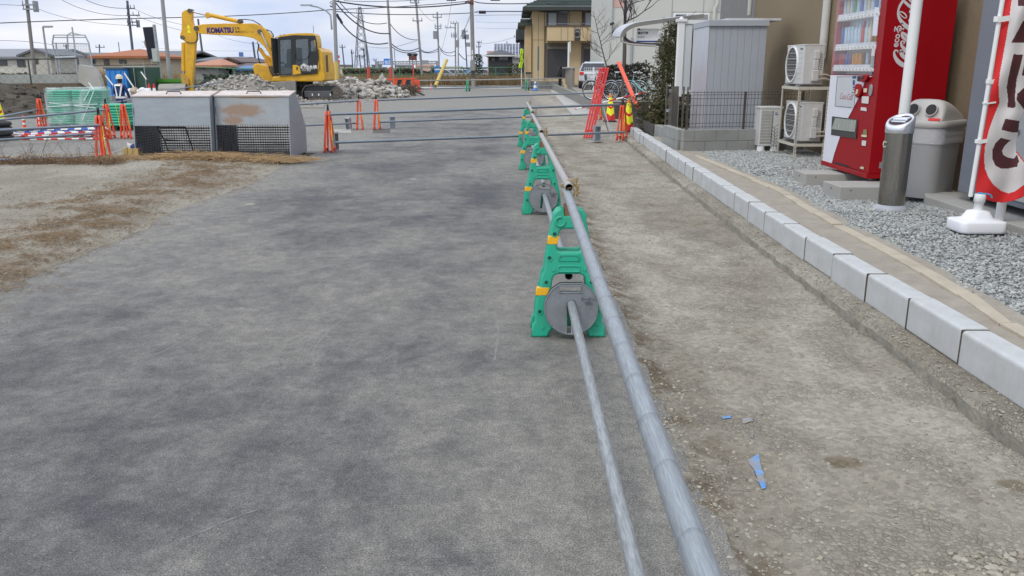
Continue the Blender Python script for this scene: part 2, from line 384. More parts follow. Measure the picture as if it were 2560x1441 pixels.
M_CONC_D = mat('old_concrete', (.235, .235, .215), .92, var=.2, vs=7, bump=.5, bs=70, dirt=(.12, .115, .10), dfac=.6, ds=3)
M_GALV = mat('galvanised', (.44, .50, .55), .42, .55, var=.14, vs=9, bump=.05, bs=40, dirt=(.20, .23, .26), dfac=.7, ds=5, stretch=(7, 1, 7))
M_GALV_T = mat('galvanised_dull', (.36, .40, .42), .5, .45, var=.16, vs=14, dirt=(.22, .20, .18), dfac=.5, ds=8)
M_WHITE = mat('white_plastic', (.78, .80, .80), .45, var=.03, dirt=(.6, .6, .58), dfac=.3)
M_BLACK = mat('black_rubber', (.02, .02, .022), .7, var=.2)
M_GREEN = mat('green_plastic', (.010, .39, .24), .42, var=.07, vs=14, dirt=(.09, .30, .21), dfac=.35, ds=9, bump=.05, bs=60)
M_ORANGE = mat('orange_plastic', (.78, .085, .028), .48, var=.08, vs=10, dirt=(.5, .12, .06), dfac=.35, ds=6)
M_RED = mat('red_plastic', (.62, .02, .018), .45, var=.08)
M_YEL_REF = mat('yellow_reflector', (.86, .84, .02), .4, var=.04)
M_AMBER = mat('amber_band', (.80, .42, .01), .4, var=.06)
M_ZINC = mat('zinc_yellow', (.55, .44, .22), .35, .8, var=.25, vs=30, dirt=(.35, .16, .07), dfac=.7, ds=25)
M_CAST = mat('cast_grey', (.22, .24, .255), .55, .35, var=.14, vs=20, bump=.25, bs=120, dirt=(.15, .165, .18), dfac=.7, ds=12)
M_TWIG = mat('dry_twig', (.16, .10, .055), .9, var=.3, vs=40)
M_STRAW = mat('dry_straw', (.30, .20, .10), .9, var=.35, vs=3)

# ------------------------------------------------------------------ ground sheets
def grid_sheet(name, x0, x1, y0, y1, nx, ny, zf, mt, xf=None):
    xs = np.linspace(0, 1, nx + 1); ys = np.linspace(0, 1, ny + 1) ** 1.6
    V = []; 
    for j in ys:
        y = y0 + (y1 - y0) * j
        for i in xs:
            a, b = (xf(y) if xf else (x0, x1)); x = a + (b - a) * i
            V.append((x, y, zf(x, y)))
    F = [(j * (nx + 1) + i, j * (nx + 1) + i + 1, (j + 1) * (nx + 1) + i + 1, (j + 1) * (nx + 1) + i) for j in range(ny) for i in range(nx)]
    return raw_mesh(name, V, F, mt, smooth=True)
g = MB(); PX0, PX1, PY0, PY1 = -18.2, -12.8, 29.0, 37.0
for a, b_, c_, d_ in ((-3000, 3000, -40, PY0), (-3000, 3000, PY1, 5000), (-3000, PX0, PY0, PY1), (PX1, 3000, PY0, PY1)): g.add([(a, c_, -.10), (b_, c_, -.10), (b_, d_, -.10), (a, d_, -.10)], [(0, 1, 2, 3)])
po = [(PX0, PY0, -.10), (PX1, PY0, -.10), (PX1, PY1, -.10), (PX0, PY1, -.10)]; pi_ = [(PX0 + .6, PY0 + .8, -.55), (PX1 - .6, PY0 + .8, -.55), (PX1 - .6, PY1 - .8, -.55), (PX0 + .6, PY1 - .8, -.55)]
g.add(po + pi_, [(4, 5, 6, 7)] + [(i, (i + 1) % 4, (i + 1) % 4 + 4, i + 4) for i in range(4)])
tag(g.build('ground', M_SOIL, fix=False), kind='structure')

def nz(x, y, s=1.0, o=0): return mnoise.noise((x * s + o, y * s, o * .37))
def edge_x(y):  # ragged edge where the asphalt ends beside the dirt strip
    return .72 + .035 * nz(0, y, 2.2) + .02 * nz(3, y, 9) + .004 * max(y - 4, 0)
def verge_x(y):
    return -3.72 + .16 * nz(5, y, .5) + .05 * nz(3, y, 3)
road = MB()
ys = list(np.arange(-2, 29, .08))
R_ = [(edge_x(y), y) for y in ys] + [(1.05, 29.2), (1.15, 60.5), (14, 60.5), (60, 60.5), (60, 66.5), (-5, 66.5), (-9, 60), (-9.3, 43), (-7.5, 34), (-9, 28.2), (-14, 26.8), (-40, 26.4), (-60, 26.4), (-60, 15.0), (-11, 14.2), (-7.1, 15.3), (-3.7, 15.9)]
ys2 = list(np.arange(14.2, -2, -.12)); R_ += [(verge_x(y), y) for y in ys2]
n = len(R_)
road.add([(x, y, 0) for x, y in R_] + [(x, y, -.09) for x, y in R_], [list(range(n))] + [(i, i + n, (i + 1) % n + n, (i + 1) % n) for i in range(n)])
tag(road.build('asphalt_road', M_ASPH), kind='structure')

def kx(y):      # front face of the new kerb
    pts = [(-2, 2.31), (4, 2.31), (6.5, 2.335), (9.5, 2.41), (13, 2.50), (19.6, 2.70), (60, 3.9)]
    for (a, b), (c, d) in zip(pts, pts[1:]):
        if y <= c: return b + (d - b) * (y - a) / (c - a)
    return pts[-1][1]
def dirt_z(x, y):
    e = min((x - edge_x(y)) / .12, 1.0); e = max(e, 0)
    z = -.004 - .03 * e + .016 * nz(x, y, 1.3) + .011 * nz(x, y, 5, 3) + .006 * nz(x, y, 17, 7)
    if y > 19: z = z * max(0, 1 - (y - 19) / 3) - .012
    return z
d = grid_sheet('dirt_strip', 0, 0, .6, 29.5, 70, 520, dirt_z, M_DIRT, xf=lambda y: (edge_x(y) - .03, kx(y) - .02 + (max(0, y - 19.6) * .12)))
tag(d, kind='structure')
def verge_z(x, y):
    e = min(max((verge_x(y) - x) / .5, 0), 1); return .002 + e * (.05 + .035 * nz(x, y, .8, 9)) + .008 * e * nz(x, y, 6, 2)
d = grid_sheet('verge', 0, 0, 1.5, 15.2, 90, 160, verge_z, M_VERGE, xf=lambda y: (-16, verge_x(y) + .04) if y < 13.2 else (-16 + (y - 13.2) * 4.4, verge_x(y) + .04))
tag(d, kind='structure')
# strip of soil behind the kerb and the gravel bed
def bed_edge(y):
    return np.interp(y, [-2, 4.1, 5.6, 7, 9.4, 12.8, 20], [2.6, 2.68, 2.84, 2.88, 3.03, 2.93, 3.2]) + .025 * nz(1, y, 3)
d = grid_sheet('soil_strip', 0, 0, -1, 17.0, 14, 200, lambda x, y: .215 + .015 * nz(x, y, 2) + .006 * nz(x, y, 14), mat('sandy_fill', (.33, .305, .255), .95, var=.2, vs=7, bump=.6, bs=90, dirt=(.28, .24, .19), dfac=.6, ds=3), xf=lambda y: (kx(y) + .10, bed_edge(y) + .12)); tag(d, kind='structure')
def bed_z(x, y):
    dip = math.exp(-max(abs(x - 3.8) - .5, 0) ** 2 * 12) * math.exp(-max(abs(y - 9.9) - 1.0, 0) ** 2 * 6)
    return .195 + .02 * nz(x, y, .9, 5) - .065 * dip
d = grid_sheet('gravel_base', 0, 0, -1, 14.1, 30, 120, bed_z, mat('gravel_base', (.20, .21, .205), .95, var=.3, vs=60), xf=lambda y: (bed_edge(y) - .02, 9.0)); tag(d, kind='structure')
def stone_field(name, pts, sizes, zs, cols, label, flat=.62):
    """many angular stones merged into one countless mass"""
    n = len(pts); base = bmesh.new(); bmesh.ops.create_icosphere(base, subdivisions=1, radius=1)
    bv = np.array([v.co[:] for v in base.verts]); bf = np.array([[v.index for v in f.verts] for f in base.faces]); base.free()
    k = len(bv); rng = np.random.RandomState(3)
    V = bv[None] * (1 + rng.uniform(-.28, .28, (n, k, 1)))
    V = V * np.stack([rng.uniform(.7, 1.35, n), rng.uniform(.65, 1.1, n), rng.uniform(.45, .8, n) * flat / .62], 1)[:, None]
    a = rng.uniform(0, 2 * PI, n); t = rng.uniform(-.5, .5, n); ca, sa, ct, st = np.cos(a), np.sin(a), np.cos(t), np.sin(t)
    x, y, z = V[..., 0], V[..., 1], V[..., 2]; y, z = y * ct[:, None] - z * st[:, None], y * st[:, None] + z * ct[:, None]
    x, y = x * ca[:, None] - y * sa[:, None], x * sa[:, None] + y * ca[:, None]
    V = np.stack([x, y, z], -1) * np.asarray(sizes)[:, None, None]; V[..., 0] += np.asarray([p[0] for p in pts])[:, None]; V[..., 1] += np.asarray([p[1] for p in pts])[:, None]; V[..., 2] += np.asarray(zs)[:, None]
    Fx = (bf[None] + (np.arange(n) * k)[:, None, None]).reshape(-1, 3)
    mi = np.repeat(rng.choice(len(cols), n), len(bf))
    o = raw_mesh(name, V.reshape(-1, 3), Fx, cols, mi=mi); return tag(o, label, kind='stuff')
def stone_mat(i, c): return mat('stone_%s' % 'abcdefgh'[i], c, .85, var=.18, vs=30)
GR = [stone_mat(0, (.38, .40, .385)), stone_mat(1, (.32, .34, .335)), stone_mat(2, (.27, .29, .285)), stone_mat(3, (.44, .45, .425)), stone_mat(4, (.22, .235, .235))]
rng = np.random.RandomState(5); P = []; SZ = []; ZS = []
for i in range(62000):
    y = 3.2 + 11.0 * rng.rand() ** 1.25; x0 = bed_edge(y) - .03 + abs(rng.randn()) * .05; x = x0 + (min(2.35, 5.2 - x0) + (0.9 if y < 7 else 0)) * rng.rand()
    P.append((x, y)); s = rng.uniform(.008, .0165) * (1.0 if y < 8 else 1.2); SZ.append(s); ZS.append(bed_z(x, y) + .3 * s + rng.rand() * .008)
stone_field('gravel', P, SZ, ZS, GR, 'grey crushed gravel bed between kerb and wall')
# pebbles lying on the dirt strip, in drifts
DR = [stone_mat(5, (.31, .285, .225)), stone_mat(6, (.25, .225, .175)), stone_mat(7, (.35, .33, .27))]
P = []; SZ = []; ZS = []
while len(P) < 19000:
    y = 1.6 + 13 * rng.rand() ** 1.7; x = rng.uniform(edge_x(y) - .05, kx(y) - .16)
    dens = .5 + 1.0 * mnoise.noise((x * 1.5 + 4, y * 1.2, 2.2)) + .5 * mnoise.noise((x * 5, y * 5, 8))
    if x < edge_x(y) + .16 or x > kx(y) - .24: dens += .25
    if y < 2.9 and x > 1.3: dens += .35
    if rng.rand() > max(dens, .05) * .8: continue
    P.append((x, y)); s = .0026 + .009 * rng.rand() ** 4.5; SZ.append(s); ZS.append(dirt_z(x, y) + .05 * s)
for i in range(1900):
    x = 1.28 + abs(rng.randn()) * .28; y = 1.75 + rng.rand() * .75 - .25 * (x < 1.4) * rng.rand(); x = min(x, kx(y) - .17)
    if mnoise.noise((x * 4, y * 4, 1)) < -.12: continue
    P.append((x, y)); s = .006 + .010 * rng.rand(); SZ.append(s); ZS.append(dirt_z(x, y) + .15 * s)
stone_field('pebbles', P, SZ, ZS, DR, 'loose pebbles strewn over the dirt strip', .5)
# gravelly grit and dry straw on the left verge
P = []; SZ = []; ZS = []
for i in range(8000):
    y = 5 + 9.5 * rng.rand() ** .9; x = verge_x(y) + .12 - abs(rng.randn()) * 2.6
    if x < -13: continue
    P.append((x, y)); s = rng.uniform(.003, .010) * (1 + .8 * (rng.rand() < .03)); SZ.append(s); ZS.append((verge_z(x, y) if x < verge_x(y) else 0) + .3 * s)
stone_field('verge_grit', P, SZ, ZS, DR, 'grit and small stones on the earth verge', .5)
def straw_field(name, n, fn, label, mt, L0=.04, L1=.14, wid=.0022, lift=.02):
    V = []; Fx = []
    for i in range(n):
        x, y, z = fn(); a = rng.uniform(0, 2 * PI); l = rng.uniform(L0, L1); e = rng.uniform(-lift, lift) * l * 8
        dx, dy = math.cos(a), math.sin(a); b = len(V); w = wid * rng.uniform(.7, 1.6); c = rng.uniform(-.3, .3) * l
        p0 = (x, y, z + .004); p1 = (x + dx * l * .5 - dy * c, y + dy * l * .5 + dx * c, z + .008 + abs(e) * .6 + .01 * rng.rand()); p2 = (x + dx * l, y + dy * l, z + .004 + abs(e) * rng.rand())
        for p in (p0, p1, p2):
            V += [(p[0] - dy * w, p[1] + dx * w, p[2]), (p[0] + dy * w, p[1] - dx * w, p[2]), (p[0], p[1], p[2] + w * 1.3)]
        for s in (0, 3):
            for k in range(3): Fx.append((b + s + k, b + s + (k + 1) % 3, b + s + 3 + (k + 1) % 3, b + s + 3 + k))
    return tag(raw_mesh(name, V, Fx, mt), label, kind='stuff')
def _sp():
    y = 5 + 9.6 * rng.rand(); x = verge_x(y) - .45 - .15 * math.sin(y) + rng.randn() * .3 - (1.0 * rng.rand() if y > 9 else 0)
    if mnoise.noise((x * 2.5, y * 2.5, 4)) + .4 * mnoise.noise((x * 7, y * 7, 1)) < -.05 and rng.rand() < .85: return _sp()
    return x, y, verge_z(x, y)
straw_field('dry_straw', 9000, _sp, 'brown dead straw scattered along the edge of the road', mat('straw_mid', (.20, .14, .08), .9, var=.45, vs=5), .03, .10, .0016)
def _sp2():
    t = rng.rand(); x = -7.0 + 3.4 * t + rng.randn() * .1; y = 14.35 + rng.randn() * .12 - .5 * abs(t - .45); return x, y, .03 + .09 * math.exp(-((t - .5) / .2) ** 2) * rng.rand()
straw_field('straw_heap', 2300, _sp2, 'golden dead grass heaped in front of the two steel bins', M_STRAW, .12, .5, .0035, .03)
def _sp3():
    x = -11.5 + 5.2 * rng.rand(); y = 13.5 + rng.randn() * .13; return x, y, .03 + .1 * rng.rand() ** 2
straw_field('dead_weeds', 2600, _sp3, 'brown dead weeds along the back edge of the verge', M_TWIG, .05, .3, .003, .06)
# thin bare weeds standing up
wd = MB()
for i in range(70):
    x = -11.5 + 5.2 * rng.rand(); y = 13.4 + rng.randn() * .12; h = rng.uniform(.15, .7); lx, ly = rng.randn() * .12, rng.randn() * .1
    wd.path([(x, y, .02), (x + lx * .4, y + ly, h * .5), (x + lx * 1.4, y + ly, h)], .004, 4, False, .0015)
    for k in range(3): a = rng.rand(); q = Vector((x + lx * a, y + ly * a, h * (.3 + .5 * a))); wd.path([q, q + Vector((rng.randn() * .08, rng.randn() * .05, .12))], .002, 3, False, .001)
tag(wd.build('bare_weeds', M_TWIG, fix=False), 'thin bare weed stems standing in front of the side road', kind='stuff')
# blue spray marks on the dirt
M_BLUE = mat('blue_spray', (.12, .30, .62), .8, var=.35, vs=40, dirt=(.27, .245, .20), dfac=1.0, ds=14)
MC['blue_spray'].node_tree.nodes['Color Ramp'].color_ramp.elements[1].position = .56
bl = MB()
def spray(pxs):
    q = [gp(px, py, -.03) for px, py in pxs]; n_ = 14
    return q
for quad in ([(1872, 1150), (1896, 1132), (1916, 1222), (1905, 1226)], [(1852, 1047), (1880, 1045), (1880, 1055), (1858, 1060)], [(1803, 1040), (1830, 1036), (1828, 1044), (1806, 1048)], [(1877, 1086), (1884, 1084), (1884, 1094), (1879, 1095)]):
    q = spray(quad); nn = 9
    vs = []
    for j in range(nn + 1):
        for i in range(nn + 1):
            a = q[0].lerp(q[1], i / nn); b = q[3].lerp(q[2], i / nn); p = a.lerp(b, j / nn)
            if i in (0, nn): p = p + Vector((rng.randn() * .005, rng.randn() * .004, 0))
            vs.append((p.x, p.y, dirt_z(p.x, p.y) + .0045))
    bl = MB(); bl.add(vs, [(j * (nn + 1) + i, j * (nn + 1) + i + 1, (j + 1) * (nn + 1) + i + 1, (j + 1) * (nn + 1) + i) for j in range(nn) for i in range(nn)], True)
    tag(bl.build('survey_mark', M_BLUE, fix=False), {1872: 'long pointed stroke of blue spray paint on the dirt strip', 1852: 'bright right end of the blue spray paint crossbar on the dirt', 1803: 'faint left end of the blue spray paint crossbar on the dirt', 1877: 'small blue paint fleck between the crossbar and the long stroke'}[quad[0][0]], 'ground mark', 'blue survey paint marks')
# damp brown patches
# ------------------------------------------------------------------ kerb footing and kerb blocks
ft = MB(); ys = list(np.arange(.8, 19.7, .1)); pr = []
for y in ys:
    w = .016 * nz(0, y, 4, 8) + .02 * nz(0, y, 13, 3); a = kx(y) - .145 + w
    pr.append([(a - .012 + w, y, -.07), (a - .006, y, .02 + w * .3), (a + .012 + abs(w), y, .052 + w * .4), (kx(y) + .02, y, .06), (kx(y) + .2, y, .06)])
vs = [p for r_ in pr for p in r_]
for i in range(4): ft.add(vs, [(j * 5 + i, j * 5 + i + 1, (j + 1) * 5 + i + 1, (j + 1) * 5 + i) for j in range(len(ys) - 1)], False, 0 if i < 1 else 1)
tag(ft.build('kerb_footing', [mat('footing_face', (.27, .255, .215), .95, var=.3, vs=12, bump=1, bs=40, dirt=(.16, .15, .12), dfac=.7, ds=9), M_DIRT], fix=False), kind='structure')
P = []; SZ = []; ZS = []
for i in range(3500): y = 1 + 13 * rng.rand() ** 1.5; x = kx(y) - rng.uniform(.0, .14); P.append((x, y)); s = .002 + .008 * rng.rand() ** 3; SZ.append(s); ZS.append(.057 + .2 * s)
stone_field('footing_grit', P, SZ, ZS, DR, 'grit lying on the ledge in front of the kerb', .5)
M_KERB = mat('kerb_concrete', (.50, .52, .525), .8, var=.07, vs=9, bump=.15, bs=160, dirt=(.36, .36, .33), dfac=.45, ds=6)
kb = MB(); r_ = .02; prof = [(0, .055), (0, .25 - r_)] + [(r_ - r_ * math.cos(R(a)), .25 - r_ + r_ * math.sin(R(a))) for a in (30, 60, 90)] + [(.13, .25), (.145, .244), (.15, .235), (.15, .055)]
kb.prism(prof, 0, .588, 'xz')
kerb0 = kb.build('kerb_block', M_KERB, bevel=.012, seg=3)
tag(kerb0, 'pale concrete kerb block in the long new row', 'kerb block', 'new kerb blocks')
used = False; y = .45
while y < 19.0:
    k_ = kerb0 if not used else kerb0.copy()
    if used: COL.objects.link(k_)
    used = True; k_.location = (kx(y) + rng.randn() * .003, y, rng.randn() * .0025); k_.rotation_euler = (0, rng.randn() * .004, -math.atan2(kx(y + .6) - kx(y), .6) + rng.randn() * .003); y += .606
# concrete path, bare soil beside it and the pale kerb strip far ahead
pth = MB(); pth.prism([(2.05, 28.5), (3.0, 28.0), (3.75, 61), (2.75, 61)], -.05, .03, 'xy'); tag(pth.build('pavement', M_CONC, bevel=.02), kind='structure')
so = MB(); so.add([(1.0, 29.45, -.02), (2.1, 29.45, -.02), (2.8, 61, -.02), (1.1, 61, -.02)], [(0, 1, 2, 3)]); so.build('soil_patch', M_DIRT, fix=False)['kind'] = 'structure'
cs = MB(); cs.bx(-16, 5.5, 66.5, 71.2, -.05, .02); tag(cs.build('pale_sidewalk', mat('pale_concrete', (.50, .49, .45), .9, var=.12, vs=2)), kind='structure')
k2 = MB(); k2.bx(-22, 22, 71.2, 71.5, -.05, .16); tag(k2.build('far_kerb', M_CONC_D), 'low dark kerb wall along the far grass strip', 'kerb')

# mortar showing dark in the kerb joints, scrapes and covers on the road
jt = MB(); yj = 1.056
while yj < 19.0: jt.bx(kx(yj) + .003, kx(yj) + .14, yj - .018, yj, .06, .248); yj += .606
tag(jt.build('kerb_mortar', mat('mortar_dark', (.075, .065, .05), .95)), kind='structure')
def scrape(lab, pxs, w=.005, z=.0015):
    q = [gp(*p, z) for p in pxs]; mb = MB(); pts = smooth_pts([(p.x + rng.randn() * .01, p.y + rng.randn() * .01) for p in q], 2, False); a, b = ribbon([Vector(p) for p in pts], [w * (.4 + rng.rand()) for _ in pts]); n_ = len(a)
    mb.add([(x, y, z) for x, y in a + b], [(i, i + 1, n_ + i + 1, n_ + i) for i in range(n_ - 1)]); tag(mb.build('scrape_mark', mat('scrape_pale', (.21, .205, .19), .9, var=.3, vs=40, dirt=(.16, .16, .155), dfac=1, ds=18), fix=False), lab, 'scrape mark', 'pale scrapes on the asphalt')
scrape('curved pale scrape in the middle of the road', [(780, 915), (783, 880), (815, 835), (860, 795), (880, 768)]); scrape('long straight pale scrape left of the middle of the road', [(330, 912), (400, 880), (470, 850), (545, 812)]); scrape('faint pale scrape near the bottom of the road', [(455, 1350), (520, 1325), (600, 1295), (660, 1270)], .004); scrape('short pale scrape between the two barricade feet', [(1240, 790), (1250, 830), (1235, 900)], .006)
for k, (x0, x1, y0, y1, c) in enumerate(((835, 878, 324, 332, (.36, .35, .31)), (932, 975, 323, 333, (.075, .07, .062)))):
    a, b, c_, d = gp(x0, y1, .004), gp(x1, y1, .004), gp(x1, y0, .004), gp(x0, y0, .004); mb = MB(); mb.add([a, b, c_, d] + [p + Vector((0, 0, -.003)) for p in (a, b, c_, d)], [(0, 1, 2, 3), (0, 1, 5, 4), (1, 2, 6, 5), (2, 3, 7, 6), (3, 0, 4, 7)]); tag(mb.build('drain_cover', mat('cover_%d' % k, c, .8, var=.3, vs=12)), ['pale flat cover in the road left of the twin orange barricades', 'dark flat cover in the road below the twin orange barricades'][k], 'cover')
# ------------------------------------------------------------------ barricades (A-shaped plastic leaves) with clamps and weights
def leaf_outline():
    L_ = [(-.222, 0), (-.214, .075), (-.2, .092), (-.202, .12), (-.192, .235), (-.168, .32), (-.162, .37), (-.148, .395), (-.146, .42), (-.128, .545), (-.108, .655), (-.098, .69), (-.099, .725), (-.074, .757), (-.04, .765), (-.033, .758), (-.032, .72)]
    out = L_ + [(-x, z) for x, z in L_[::-1]]
    foot = [(.122, 0), (.112, .03), (.085, .058), (.04, .066), (-.04, .066), (-.085, .058), (-.112, .03), (-.122, 0)]
    return out + foot
def make_barricade(name, label, green=True):
    t = thing(name, label, 'barricade')
    body = M_GREEN if green else M_ORANGE
    tilt = .085
    for sgn in (-1, 1):
        def MX(off=0):   # leaf plane: x right, z up, leaning so the feet stand apart
            base = basis((0, sgn * (.095 + off), 0), (1, 0, 0), (0, -sgn * tilt, 1))
            return base
        if green:
            hole1 = round_poly([(-.078, .512), (.078, .512), (.057, .645), (-.057, .645)], .03)
            hole2 = round_poly([(-.115, .20), (.115, .20), (.092, .378), (-.092, .378)], .035)
            lf = plate('leaf', [leaf_outline(), hole1, hole2], .05, body, t, MX(), .012, 2)
        else:
            hole = round_poly([(-.155, .09), (.155, .09), (.125, .33), (.055, .64), (-.055, .64), (-.125, .33)], .03)
            lf = plate('leaf', [leaf_outline(), hole], .045, body, t, MX(), .01, 2)
        if sgn < 0:
            # moulded details on the outer face
            det = MB(); w = .027
            if green:
                M = MX(0)
                def P3(x, z, d): return tuple(M @ Vector((x, z, d)))
                for sx in (-1, 1):
                    for z, xx in ((.155, .17), (.33, .133), (.475, .115), (.615, .086)):
                        for (ra, rb, d0, d1) in ((.017, .013, .02, .031),):
                            c0 = P3(sx * xx, z, 0); 
                            det.hollow(P3(sx * xx, z, .022), P3(sx * xx, z, .030), .0185, .0115, 14)
                    det.tube(P3(sx * .155, .06, .02), P3(sx * .155, .06, .033), .012, .009, 12)
                    det.tube(P3(sx * .092, .405, .02), P3(sx * .092, .405, .032), .012, .009, 12)
                det.hollow(P3(.155, .07, .022), P3(.155, .07, .031), .028, .015, 18)
                rr = plate('rim', [rrect(-.068, .068, .39, .432, .01), rrect(-.058, .058, .399, .423, .008)], .01, body, lf, MX() @ Matrix.Translation((0, 0, .026)), .003)
                rr = plate('rim', [rrect(-.066, .066, .455, .50, .02), rrect(-.054, .054, .465, .492, .014)], .01, body, lf, MX() @ Matrix.Translation((0, 0, .026)), .003)
                # hook moulded beside the head
                pts = [P3(-.055 + .027 * math.cos(R(a)), .688 + .027 * math.sin(R(a)), .028) for a in range(75, 365, 24)]
                det.path(pts, .008, 6)
                det.build('moulding', body, lf)
                dk = MB()
                for sx in (-1, 1):
                    for z, xx in ((.155, .17), (.33, .133), (.475, .115), (.615, .086)):
                        dk.tube(P3(sx * xx, z, .0255), P3(sx * xx, z, .0262), .0112, n=12)
                dk.build('screw_hole', mat('dark_green', (.004, .07, .045), .7), lf)
                for z0, z1, xa, xb in ((.252, .30, -.198, -.128), (.555, .605, -.131, -.073)):
                    sh = (z1 - z0) * .24
                    plate('reflective_band', [[(xa, z0), (xb + .004, z0), (xb + sh + .002, z1), (xa + sh - .002, z1)]], .054, M_AMBER, lf, MX(), .004)
            else:
                for dx in (-1,):
                    band = [(-.150, .09), (-.170, .30), (-.075, .58)]
                    a, b = ribbon([Vector(p) for p in smooth_pts(band, 1, False)], .012)
                    plate('reflective_band', [a + b[::-1]], .01, M_YEL_REF, lf, MX() @ Matrix.Translation((.012, 0, .03)), 0)
                plate('reflector', [rrect(-.205, -.185, .2, .245, .002)], .008, M_RED, lf, MX() @ Matrix.Translation((0.0, 0, .027)), 0)
        # steel head bracket
        br = MB(); br.box((0, sgn * .030, .742), (.058, .012, .075)); br.build('head_bracket', mat('rusty_bracket', (.32, .20, .12), .5, .6, var=.3, vs=20, dirt=(.25, .09, .03), dfac=.8, ds=20), t)
    pv = MB(); pv.box((0, 0, .80), (.032, .05, .05)); pv.build('clamp_base', M_ZINC, t, bevel=.004)
    return t
BX = .335
def pipe_clamp(t, z, y, rr=.026, ang=0):
    c = MB(); c.hollow((0, y - .016, z), (0, y + .016, z), rr + .007, rr, 22)
    c.box((rr + .016, y, z), (.03, .028, .016)); c.tube((rr + .018, y, z - .02), (rr + .018, y, z + .04), .005, n=8); c.tube((rr + .018, y, z + .024), (rr + .018, y, z + .038), .011, n=6)
    c.box((-rr - .012, y, z - .006), (.02, .024, .022)); c.box((0, y, z - rr - .012), (.03, .028, .02))
    return c.build('pipe_clamp', M_ZINC, t)
bar0 = make_barricade('barricade', 'green plastic barricade nearest the camera, its steel weight plate showing in full')
ZT = .865
pipe_clamp(bar0, ZT - .012, -.03); pipe_clamp(bar0, ZT + .022, .055)
def weight_disc(name, label, lettering):
    pts = []
    for k in range(48):
        a = 2 * PI * k / 48; r = .160; x, z = r * math.cos(a), r * math.sin(a)
        z = min(z, .148); x = max(min(x, .157), -.157); pts.append((x, z))
    slot = []
    lo = [(-.003, -.158), (-.003, -.02)]
    # slot opens at the bottom: cut into outline
    out = [p for p in pts if not (p[1] < 0 and abs(p[0] - .0) < .022)]
    i0 = next(i for i, p in enumerate(out) if p[1] < -.1 and p[0] > .0)
    out = out[:i0] + [(-.022, -.158), (-.022, .0)] + [(.0 + .026 * math.cos(R(a)), .02 + .026 * math.sin(R(a))) for a in range(180, -1, -20)] + [(.022, -.0), (.022, -.158)] + out[i0:] if False else pts
    cut = [(-.024, -.149)] + [(-.024, .02)] + [(.024 * math.cos(R(a)), .022 + .024 * math.sin(R(a))) for a in range(160, 19, -20)] + [(.024, .02), (.0, .0), (.0, -.149)]
    hand = rrect(-.066, .058, .096, .126, .004)
    o = plate(name, [pts, cut, hand], .05, M_CAST, None, basis((0, 0, 0), (1, 0, 0), (0, 0, 1)), .006, 2)
    rim = plate('rim', [pts, [(x * .945, z * .945) for x, z in pts]], .058, M_CAST, o, basis((0, 0, 0), (1, 0, 0), (0, 0, 1)), .004)
    rim = plate('rim', [rrect(-.074, .066, .088, .136, .004), rrect(-.067, .059, .0955, .1265, .004)], .06, M_CAST, o, basis((0, 0, 0), (1, 0, 0), (0, 0, 1)), .002)
    text('raised_lettering', 'クーロック', .021, M_CAST, o, basis((.052, -.030, .048), (1, 0, 0), (0, 0, 1)), .006)
    text('raised_lettering', '特重', .021, M_CAST, o, basis((.078, -.030, .024), (1, 0, 0), (0, 0, 1)), .006)
    return tag(o, label, 'weight', 'round barricade weights')
w0 = weight_disc('weight_plate', 'round cast weight plate hung on the nearest green barricade', True)
BY = [4.83, 9.13, 13.25, 17.23]; BXs = [.335, .33, .33, .335]
labs = ['green plastic barricade nearest the camera, its steel weight plate showing in full', 'second green barricade from the camera, yellow bands on its leg', 'third green barricade from the camera in the row', 'farthest green barricade of the near row, at the end of the pipes']
wl = ['round cast weight plate on the nearest green barricade, raised lettering on it', 'round weight plate leaning on the second green barricade', 'round weight plate leaning on the third green barricade', 'round weight plate on the farthest green barricade of the near row']
for i, y in enumerate(BY):
    place(bar0, i > 0, (BXs[i], y, 0), R([0, 1.5, -2, 1][i]), labs[i], 'green barricades carrying the long pipes')
    w = w0
    if i:
        w = copy_tree(w0)
    w.location = (BXs[i] + .012, y - .155 + .02, .19); w.rotation_euler = (R(-7), R([0, 6, -4, 5][i]), 0); w['label'] = wl[i]
